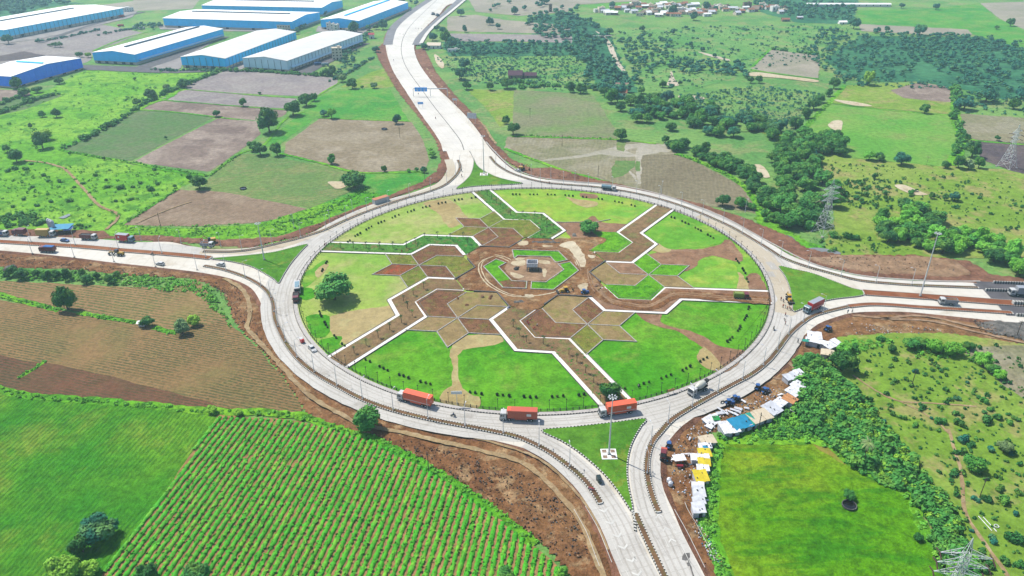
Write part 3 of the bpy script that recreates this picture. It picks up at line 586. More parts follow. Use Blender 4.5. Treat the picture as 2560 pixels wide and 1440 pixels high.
dashes(NR,6,dash=10,gap=4,wd=.2,z=1.07)
strip('carriageway',[(2460,727),(2560,731),(2760,738)],17,M_asph,1.05,.0,step=4); strip('carriageway',[(2500,770),(2560,773),(2760,780)],12,M_asph,1.05,.0,step=4); strip('carriageway',[(2440,716),(2560,718),(2760,722)],5,M_asph,1.06,0,step=4)
band('carriageway',[(-60,596),(0,598),(200,606),(332,615),(425,621),(510,632)],9,M_conc2,1.022)
strip('drain_channel',[(1215,355),(1240,383),(1280,419),(1330,440),(1380,449),(1455,456),(1530,462),(1605,475),(1680,495),(1755,522),(1830,555),(1920,604),(2020,655),(2095,678),(2170,692),(2270,700),(2370,704),(2450,704)],.9,M_kedge,1.3,.05,step=2)
strip('tar_stain',[(1717,1388),(1724,1408),(1733,1440),(1738,1470)],.5,M_wallk,1.05,.6,step=1)
sheet('tar_stain',[(1708,1392),(1722,1384),(1724,1396),(1716,1404),(1706,1400)],M_wallk,1.055,.5,1,smooth=True); sheet('tar_stain',[(1718,1408),(1726,1405),(1728,1414),(1720,1416)],M_wallk,1.055,.3,1,smooth=True)
#==SPLIT==
# ---------------------------------------------------------------- the round garden
LAWN=lambda n,a,b,c,**k: ground(n,a,b,c,mid=k.get('mid',.06),fine=1.1,var=k.get('var',.25),c3lo=k.get('lo',.48),c3hi=k.get('hi',.66),c3amt=.75,bump=.4)
M_l1=LAWN('pale_lawn',C(176,204,92),C(148,194,78),C(206,200,134),mid=.035,lo=.44)
M_l2=LAWN('fresh_lawn',C(112,184,52),C(136,196,62),C(176,204,86),lo=.44)
M_l3=LAWN('bright_lawn',C(82,168,28),C(112,182,40),C(140,180,66),mid=.05,lo=.5,var=.4)
M_l4=LAWN('patchy_lawn',C(132,196,66),C(168,204,70),C(190,200,92))
M_dry=ground('dry_grass',C(204,184,130),C(192,170,116),C(206,200,140),mid=.1,fine=1.2,var=.22)
M_bsoil=ground('bed_soil',C(158,118,92),C(172,134,104),C(188,156,126),mid=.1,fine=1.3,var=.35)
M_bed1=ground('brown_bed_plants',C(160,116,84),C(148,104,76),C(142,140,72),mid=.25,fine=1.6,var=.45,tuft=(1.1,C(112,78,54),.6),bump=1)
M_bed2=ground('olive_bed_plants',C(156,154,70),C(140,158,62),C(176,140,96),mid=.25,fine=1.6,var=.42,tuft=(1.1,C(98,124,44),.6),bump=1)
M_bed3=ground('red_bed_plants',C(176,104,72),C(150,116,70),C(206,84,60),mid=.3,fine=1.6,var=.45,bump=1)
M_bed4=ground('bright_bed_plants',C(108,190,30),C(128,202,40),C(60,140,30),mid=.3,fine=1.6,var=.4,tuft=(1.1,C(60,140,30),.5),bump=1)
M_bed5=ground('tan_bed_plants',C(184,158,112),C(170,146,98),C(160,160,84),mid=.15,fine=1.5,var=.32,bump=.8)
M_arm=ground('arm_bed_leaves',C(82,158,62),C(110,164,66),C(168,128,92),mid=.22,fine=1.8,var=.45,c3lo=.52,tuft=(.9,C(46,112,48),.7),bump=1)
M_armb=ground('arm_bed_brown',C(168,138,100),C(156,124,88),C(140,150,84),mid=.18,fine=1.6,var=.4,bump=1)
ZG=[1.06]
def gs(name,P,mat,amp=.0,step=2): ZG[0]+=.006; return sheet(name,P,mat,ZG[0],amp,step,px=False)
def gpx(name,P,mat,amp=.5,step=2,sm=True): ZG[0]+=.006; return sheet(name,P,mat,ZG[0],amp,step,smooth=sm)
gs('garden_ground',[pol(RR*1.0,3*i) for i in range(120)],M_l1)
def wedge(k0,mat,name='lawn'):                          # lawn between the near path of arm k0 and far path of arm k0-1
    far=[(.659,.752),(.485,.440),(.549,.321),(.435,.123)]
    near=[(.592,.806),(.387,.437),(.451,.328),(.383,.2105)]
    P=[LG(*p,k0) for p in far]+[LG(.38,.11,k0),LG(.38,-.11,k0)]+[LG(*p,k0-1) for p in near[::-1]]
    a1=math.atan2(near[0][1],near[0][0])-PI/3; a2=math.atan2(far[0][1],far[0][0])
    P+=[LG(.998*math.cos(a1+(a2-a1)*i/24),.998*math.sin(a1+(a2-a1)*i/24),k0) for i in range(25)]
    return gs(name,P,mat)
for k,m in ((0,M_l1),(1,M_l3),(2,M_l3),(3,M_l2),(4,M_l4),(5,M_l1)): wedge(k,m)
# bare and differently grown patches measured in the photograph
for nm,P,m in (('dry_patch',[(830,790),(900,775),(960,768),(985,760),(1000,790),(930,838),(862,862),(850,850),(825,825),(822,800)],M_dry),('dry_patch',[(1060,508),(1125,500),(1170,545),(1172,546),(1130,570),(1115,560),(1090,530)],M_dry),
 ('dry_patch',[(1140,850),(1170,838),(1240,838),(1258,852),(1225,866),(1170,872),(1148,890),(1148,960),(1175,985),(1198,990),(1198,1020),(1150,1018),(1105,1006),(1108,975),(1130,965),(1128,880)],M_dry),('lawn_patch',[(765,792),(822,790),(824,834),(790,846),(775,822)],M_l3),('lawn_patch',[(800,850),(856,842),(848,860),(864,868),(828,890),(808,872)],M_l3),('lawn_patch',[(752,690),(790,665),(815,650),(806,680),(790,700),(760,720)],M_l2),('lawn_patch',[(747,722),(780,722),(786,745),(750,748)],M_l3),
 ('dry_patch',[(788,680),(812,660),(824,662),(812,682),(795,695)],M_dry),('bare_patch',[(1590,784),(1620,788),(1660,786),(1650,805),(1720,828),(1760,842),(1800,868),(1850,872),(1872,880),(1855,900),(1815,930),(1780,925),(1765,880),(1745,862),(1700,832),(1620,808)],M_bsoil),('dry_patch',[(1757,868),(1775,880),(1800,905),(1815,930),(1772,925),(1748,900),(1746,880)],M_dry),
 ('bare_patch',[(1620,640),(1680,625),(1750,622),(1800,612),(1822,600),(1858,640),(1850,655),(1780,640),(1750,650),(1745,665),(1700,680),(1645,660)],M_bsoil),('dry_patch',[(1620,615),(1650,608),(1680,628),(1655,632),(1625,625)],M_dry),('bare_patch',[(1385,555),(1450,556),(1482,540),(1505,556),(1570,562),(1552,585),(1500,585),(1500,600),(1445,605),(1415,580)],M_bsoil),('dry_patch',[(1415,492),(1450,500),(1490,505),(1492,515),(1465,520),(1440,512)],M_dry),
 ('bare_patch',[(1450,484),(1490,488),(1492,498),(1455,494)],M_bsoil),('lawn_patch',[(1640,560),(1750,590),(1810,592),(1790,612),(1680,625),(1640,600),(1625,588)],M_l2),('dry_patch',[(1800,690),(1850,682),(1865,700),(1880,735),(1840,735),(1810,722)],M_dry),('bare_patch',[(1865,690),(1890,684),(1905,700),(1915,730),(1880,736)],M_bsoil),('lawn_patch',[(1490,600),(1550,585),(1575,595),(1572,612),(1545,628),(1480,628)],M_l3),('lawn_patch',[(1705,700),(1760,680),(1800,660),(1840,665),(1838,735),(1780,720),(1720,720)],M_l4)): gpx(nm,P,m)
# planting beds of the six stars, white edging between them
L_=.122; N=(.506,0)
def e(d,o=N,k=L_): return (o[0]+k*math.cos(R_(d)),o[1]+k*math.sin(R_(d)))
a=[e(d) for d in (0,60,120,180,240,300)]
t30=e(60,a[0]); tm30=e(300,a[0]); t90=e(120,a[1]); u1=e(180,a[2]); u2=e(180,a[4]); v0=(.252,0)
BEDS=[[N,a[0],t30,a[1]],[N,a[5],tm30,a[0]],[N,a[1],t90,a[2]],[N,a[2],u1,a[3]],[N,a[3],u1,v0,u2,a[4]],[N,a[4],u2,(.322,-.13),(.374,-.222),(.505,-.222),a[5]]]
SEG=[[N,a[0]],[N,a[1]],[N,a[2]],[N,a[3],u1],[N,a[4],u2],[N,a[5]],[a[0],t30,a[1],t90],[a[0],tm30]]
BM={0:[M_bed3,M_bed2,M_bed2,M_bed1,M_bed2,M_bed1],1:[M_bed5,M_bed5,M_bed1,M_bed5,M_bed5,M_bed1],2:[M_bed5,M_bed2,M_bed5,M_bed1,M_bed5,M_bed1],3:[M_bed4,M_bed5,M_bed4,M_bsoil,M_bed5,M_bed4],4:[None,None,None,None,M_bsoil,M_bed4],5:[M_bed1,M_bed2,M_bed2,M_bed1,M_bed1,M_bed2]}
order={0:[0,1,2,3,4,5]}
for k in range(6):
    for B,m in zip(BEDS,BM[k]):
        if m: gs('planting_bed',[LG(*p,k) for p in B],m)
def wall_line(mb,P,wd,z,h,m=0):
    A=mitre(P,wd/2); B=mitre(P,-wd/2)
    for i in range(len(P)-1):
        q=[A[i],B[i],B[i+1],A[i+1]]
        mb.quad(*[(x,y,z+h) for x,y in q],m=m)
        for j in range(4):
            s_,t_=q[j],q[(j+1)%4]
            mb.quad((s_[0],s_[1],z),(t_[0],t_[1],z),(t_[0],t_[1],z+h),(s_[0],s_[1],z+h),m=m)
for k in range(6):
    if k==4: segs=[[N,a[4],u2],[a[0],tm30]]; segs=[]
    else: segs=SEG
    mb=MB()
    for s_ in segs: wall_line(mb,[LG(*p,k) for p in s_],.34,1.05,.42+.004*k)
    if k==4:
        for s_ in ([(.69,.0),(.60,.05),(.56,.12)],[(.56,.12),(.50,.20)]): wall_line(mb,[LG(*p,k) for p in s_],.3,1.05,.4)
    wall_line(mb,[LG(*p,k) for p in ([(.322,.12),v0,(.30,-.085)] if k!=4 else [(.322,.12),(.29,.065)])],.5,1.05,.7,m=1)
    tag(mb.build('bed_edging',[M_kedge,M_wallk]),None,None,None,'structure')
# arms: two pale walkways with low walls, a planted strip between them
FARP=[(.665,.762),(.655-.172,.440),(.549,.321),(.435,.121),(.318,.121)]
FARP[0]=(.662,.757); NEARP=[(.592,.806),(.387,.437),(.450,.328),(.383,.209),(.268,.209)]
ARMM={0:M_armb,1:M_armb,2:M_bsoil,3:M_armb,4:M_arm,5:M_arm}
for k in range(6):
    Fp=[LG(*p,k) for p in FARP]; Np=[LG(*p,k) for p in NEARP]
    gs('arm_bed',Fp+Np[::-1],ARMM[k])
    for P in (Fp,Np):
        for wd,h,m in ((3.0,.24,0),):
            A=mitre(P,wd/2); B=mitre(P,-wd/2); mb=MB()
            for i in range(len(P)-1):
                q=[A[i],B[i],B[i+1],A[i+1]]; mb.quad(*[(x,y,1.05+h) for x,y in q])
            for E_,m_ in ((A,1),(B,2)):
                wall_line(mb,mitre(E_,.12 if E_ is A else -.12),.22,1.05,.36,m=1)
            tag(mb.build('garden_walkway',[M_path,M_wallk,M_wallk]),None,None,None,'structure')
# paving rim and kerb of the ring
annulus('footpath',1.002,1.018,M_slab,1.22,300)
mb=MB(); kerb_line(mb,circ(1.0185,300)[:-1],1.0,.3,.3,1.0,.4,closed=True); tag(mb.build('kerb',[M_kedge,M_kb]),None,None,None,'structure')
# building site in the middle
gs('site_ground',[LG(.34*math.cos(R_(t)),.34*math.sin(R_(t))) for t in range(0,360,10)][0:0] or [LG(*p) for p in sum(([(.252*math.cos(R_(60*k)),.252*math.sin(R_(60*k))),(.335*math.cos(R_(60*k+21)),.335*math.sin(R_(60*k+21))),(.335*math.cos(R_(60*k+39)),.335*math.sin(R_(60*k+39)))] for k in range(6)),[])],M_dirt)
c1=lambda x,y:(1140+x/6.4,560+y/6.4)
gpx('churned_earth',[c1(*p) for p in ((1780,240),(2350,230),(2330,330),(2130,420),(2140,700),(1990,830),(1900,640),(1760,420),(1500,400),(1200,420),(900,400),(800,330),(1100,300),(1500,260))],M_dirt)
gpx('churned_earth',[c1(*p) for p in ((1480,1100),(1700,1000),(1960,800),(2160,850),(2200,1100),(2600,1240),(2560,1290),(2200,1180),(1640,1150),(1260,1390),(850,1310),(660,1080),(900,1120))],M_dirt)
for P in (((1650,350),(1850,290),(2000,420),(2060,560),(2080,680),(1960,650),(1880,520),(1800,420)),((1000,290),(1150,290),(1140,340),(1000,360)),((1960,1000),(2090,960),(2100,1060),(2000,1090)),((1100,1140),(1240,1150),(1200,1190),(1110,1180)),((2120,510),(2240,520),(2200,560),(2130,550)),((1380,355),(1560,365),(1500,385),(1380,380)),((1880,620),(2040,620),(2060,700),(1960,690))): gpx('pale_clay',[c1(*p) for p in P],M_sand,.4,1)
for P in (((1180,280),(1400,275),(1700,300),(1690,330),(1420,330),(1180,320)),((1830,150),(1930,145),(1960,210),(1850,220)),((880,1230),(1050,1220),(1150,1270),(1000,1300),(890,1290))): rough('rubble_heap',[c1(*p) for p in P],M_grav,1.1,1.1,.7,freq=.5)
def tr(P,w_=.55,m=None): ZG[0]+=.006; strip('wheel_track',[c1(*p) for p in P],w_,m or M_sand,ZG[0],.5,step=1)
ELL=[(560,540),(420,600),(360,700),(390,830),(480,960),(640,1070),(820,1150),(1000,1180),(1300,1160),(1560,1110),(1740,1020)]
tr(ELL); tr([(x+45,y-12) for x,y in ELL[:-3]]); tr([(640,530),(760,570),(860,620)]); tr([(620,505),(780,540),(900,600)],.5)
for d_ in (0,40): tr([(900+d_,400),(1100,385),(1400,395),(1650,400+d_),(1800,480),(1900+d_,600),(2000,760)],.45,M_dirt3)
for d_ in (0,50): tr([(2100,740),(2120+d_,900),(2180+d_,1050),(2300+d_,1160),(2500,1240+d_)],.5,M_dirt3)
ARMTRACK=[(1500,728),(1520,748),(1540,757),(1580,765),(1620,768),(1650,755),(1680,740),(1720,738),(1800,745),(1925,755)]
for d_ in (-2.5,2): ZG[0]+=.006; strip('wheel_track',[(x,y+d_) for x,y in ARMTRACK],.8,M_dirt3,ZG[0],.4,step=1)
ZG[0]+=.006; strip('churned_earth',ARMTRACK,6,M_dirt,ZG[0]-.02,.2,step=2)
for nm,P in (('A',[(.108,-.191),(-.106,-.194),(-.15,-.107),(-.1,-.077),(-.073,-.135),(.077,-.131),(.089,-.101)]),('B',[(-.164,-.089),(-.204,-.007),(-.106,.177),(-.012,.178),(-.009,.116),(-.069,.114),(-.14,-.01),(-.112,-.06)]),('C',[(.216,-.008),(.106,.178),(.008,.177),(.011,.115),(.075,.116),(.149,-.011),(.121,-.054),(.17,-.087)])):
    Q=[LG(*p) for p in P]; gs('planting_bed',Q,M_bed4); mb=MB(); wall_line(mb,Q+[Q[0]],.4,1.05,.75); tag(mb.build('bed_edging',M_kedge),None,None,None,'structure')
gpx('bare_patch',[c1(*p) for p in ((700,940),(880,900),(1120,945),(1110,1040),(760,1030))],M_bed1,.2,1,False)
gpx('churned_earth',[c1(*p) for p in ((980,560),(1500,560),(1700,740),(1440,920),(940,900),(790,700))],M_dirt3,.4)
for P in (((880,790),(1100,860),(1000,890),(900,850)),((1380,740),(1440,730),(1430,880),(1390,860)),((1320,600),(1480,600),(1500,660),(1340,640)),((900,620),(1100,600),(1100,680),(920,680)),((960,560),(1100,565),(1090,590),(960,600))): gpx('pale_clay',[c1(*p) for p in P],M_sand,.3,1)
rough('gravel_heap',[c1(*p) for p in ((900,740),(960,695),(1030,710),(1020,760),(940,775))],M_kb,1.15,1.6,.5,freq=.4)
for P in (((370,1170),(440,1150),(480,1180),(420,1210)),((120,1290),(230,1280),(220,1330),(140,1330)),((500,1150),(600,1140),(590,1220),(520,1230)),((0,1180),(60,1190),(50,1230),(0,1230)),((2160,460),(2220,450),(2210,500),(2130,500)),((2140,960),(2290,960),(2330,1020),(2200,1040))): rough('soil_heap',[c1(*p) for p in P],M_darkdirt if P[0][0]<1000 else M_dirt3,1.12,1.5,.5,freq=.4)
# ================================================================ VEGETATION
def leafmat(name,var=.5,trans=.0):
    t=NT(name,.75,.15); oi=t.n('ShaderNodeObjectInfo')
    n=t.noise(.55,4,rough=.7); n2=t.noise(3.2,2)
    br=t.math('MULTIPLY_ADD',t.math('ADD',t.ramp(n,.3,.7),t.math('MULTIPLY',n2,.8)),var,1-var*.9)
    col=t.mix(t.math('MULTIPLY',t.ramp(t.noise(.25,3),.45,.7),.35),oi.outputs['Color'],C(150,190,60,1.5))
    q=t.n('ShaderNodeVectorMath',operation='SCALE'); t.l(col,q.inputs[0]); t.l(br,q.inputs['Scale']); return t.out(q.outputs[0])
M_leaf=leafmat('foliage'); M_bark=plain('bark',C(112,96,78),.95,.05,var=.25)
TG=1.25
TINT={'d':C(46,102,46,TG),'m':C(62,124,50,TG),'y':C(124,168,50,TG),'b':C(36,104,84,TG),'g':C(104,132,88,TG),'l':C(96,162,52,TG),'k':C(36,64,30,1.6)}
def leafcloud(rng,lumps,n,size,flat=.0,core=True,bottom=-.6):
    """lumps: (x,y,z,r). leaf faces over the lumps' surfaces, plus dark inner bodies"""
    Vs=[];Qs=[]; L=np.array(lumps); wts=L[:,3]**2; wts/=wts.sum()
    k=rng.choice(len(L),n,p=wts); d=rng.normal(size=(n,3)); d/=np.linalg.norm(d,axis=1,keepdims=True)
    d[:,2]=np.where(d[:,2]<bottom,-d[:,2],d[:,2])
    P=L[k,:3]+d*(L[k,3]*rng.uniform(.82,1.12,n))[:,None]
    keep=np.ones(n,bool)
    for j,l in enumerate(L):
        dist=np.linalg.norm(P-l[:3],axis=1); keep&=~((dist<l[3]*.78)&(k!=j))
    P=P[keep]; d=d[keep]; n=len(P)
    nr=d+rng.normal(scale=.45,size=(n,3)); nr[:,2]+=.25; nr/=np.linalg.norm(nr,axis=1,keepdims=True)
    t=np.cross(nr,rng.normal(size=(n,3))); t/=np.linalg.norm(t,axis=1,keepdims=True); b=np.cross(nr,t)
    s=(size*rng.uniform(.6,1.4,n))[:,None]
    q=np.stack([P-t*s-b*s*.6,P+t*s*.9-b*s*.7,P+t*s+b*s*.65,P-t*s*.8+b*s*.8],1)
    V=q.reshape(-1,3); Q=np.arange(len(V)).reshape(-1,4)
    if core:
        cv=[];cq=[];off=len(V)
        for l in L:
            m,nn=4,7
            for a in range(m+1):
                th=PI*a/m
                for j in range(nn):
                    ph=2*PI*j/nn; r=l[3]*.84*(1+.1*rng.normal())
                    cv.append((l[0]+r*math.sin(th)*math.cos(ph),l[1]+r*math.sin(th)*math.sin(ph),l[2]+r*math.cos(th)))
            for a in range(m):
                for j in range(nn): q_=(j+1)%nn; cq.append((off+a*nn+j,off+(a+1)*nn+j,off+(a+1)*nn+q_,off+a*nn+q_))
            off+=(m+1)*nn
        V=np.vstack([V,np.array(cv)]); Q=np.vstack([Q,np.array(cq)])
    return V,Q
def crown_lumps(rng,n,rx=1,zc=1.0,rz=.62,lr=(.34,.52),up=0):
    out=[(0,0,zc,.55)]
    for i in range(n):
        a=2*PI*(i*.382)+rng.uniform(-.3,.3); h=rng.uniform(-.75,1.); rr=math.sqrt(max(.05,1-h*h*.8))*rng.uniform(.45,.72)
        r=rng.uniform(*lr); out.append((rx*rr*math.cos(a),rx*rr*math.sin(a),zc+h*rz*(1-r*.8),r))
    return out
CROWN=[];TRUNK=[]
for i in range(9):
    rng=np.random.default_rng(100+i)
    up=[.62,.75,.5,.9,.6,.7,.55,.8,.62][i]
    V,Q=leafcloud(rng,crown_lumps(rng,9+i%4,zc=.62+up*.55,rz=up),1500,.07)
    CROWN.append(np_mesh('crown',V,Q,M_leaf))
    mb=MB(); mb.tube((0,0,-.05),(.03,.02,.5),.085,.06,7); mb.tube((.03,.02,.5),(0,0,.9),.06,.04,6)
    for j in range(5):
        a=2*PI*j/5+rng.uniform(-.4,.4); mb.tube((.02,.02,.35+.08*j),(.5*math.cos(a),.5*math.sin(a),.75+.1*j),.035,.015,5)
    TRUNK.append(mb.mesh('trunk',M_bark))
SHR=[];STEM=None
for i in range(6):
    rng=np.random.default_rng(200+i)
    l=[(rng.uniform(-.45,.45),rng.uniform(-.45,.45),rng.uniform(.25,.5),rng.uniform(.35,.5)) for _ in range(5)]
    V,Q=leafcloud(rng,l,420,.11); SHR.append(np_mesh('foliage',V,Q,M_leaf))
mb=MB()
for j in range(3): mb.tube((0,0,-.05),(.2*math.cos(j*2.1),.2*math.sin(j*2.1),.35),.04,.02,5)
STEM=mb.mesh('stem',M_bark)
tcount=[0]
def tree(x,y,w,tint='d',label=None,group=None,hs=1,name='tree',px=True,cat='tree',proto=None):
    r=w/SCL(y)/2 if px else w/2
    gx,gy=G(x,y,0.15) if px else (x,y)
    gy+=r*.25 if px else 0
    t=empty(name,gx,gy,random.uniform(0,6.28),1.1 if math.dist((gx,gy),(CX,CY))<RR else .15); t.scale=(r*random.uniform(.86,1.14),r*random.uniform(.86,1.14),r*random.uniform(.85,1.15)*hs)
    i=proto if proto is not None else random.randrange(9)
    c=link('crown',CROWN[i],t); b=link('trunk',TRUNK[i],t)
    col=TINT[tint]; f=random.uniform(.85,1.15); c.color=(col[0]*f*random.uniform(.9,1.1),col[1]*f,col[2]*f*random.uniform(.8,1.15),1)
    tag(t,label,cat,group); tcount[0]+=1; return t
def shrub(x,y,w,tint='m',label=None,group=None,px=True,hs=1):
    r=w/SCL(y)/2 if px else w/2; gx,gy=G(x,y,0.02) if px else (x,y)
    t=empty('shrub',gx,gy+(r*.3 if px else 0),random.uniform(0,6.28),.15); t.scale=(r*1.15,r*1.15,r*1.25*hs)
    c=link('foliage',SHR[random.randrange(6)],t); link('stem',STEM,t); col=TINT[tint]; f=random.uniform(.85,1.15); c.color=(col[0]*f,col[1]*f,col[2]*f,1)
    tag(t,label,'shrub',group); return t
ZP=0.0
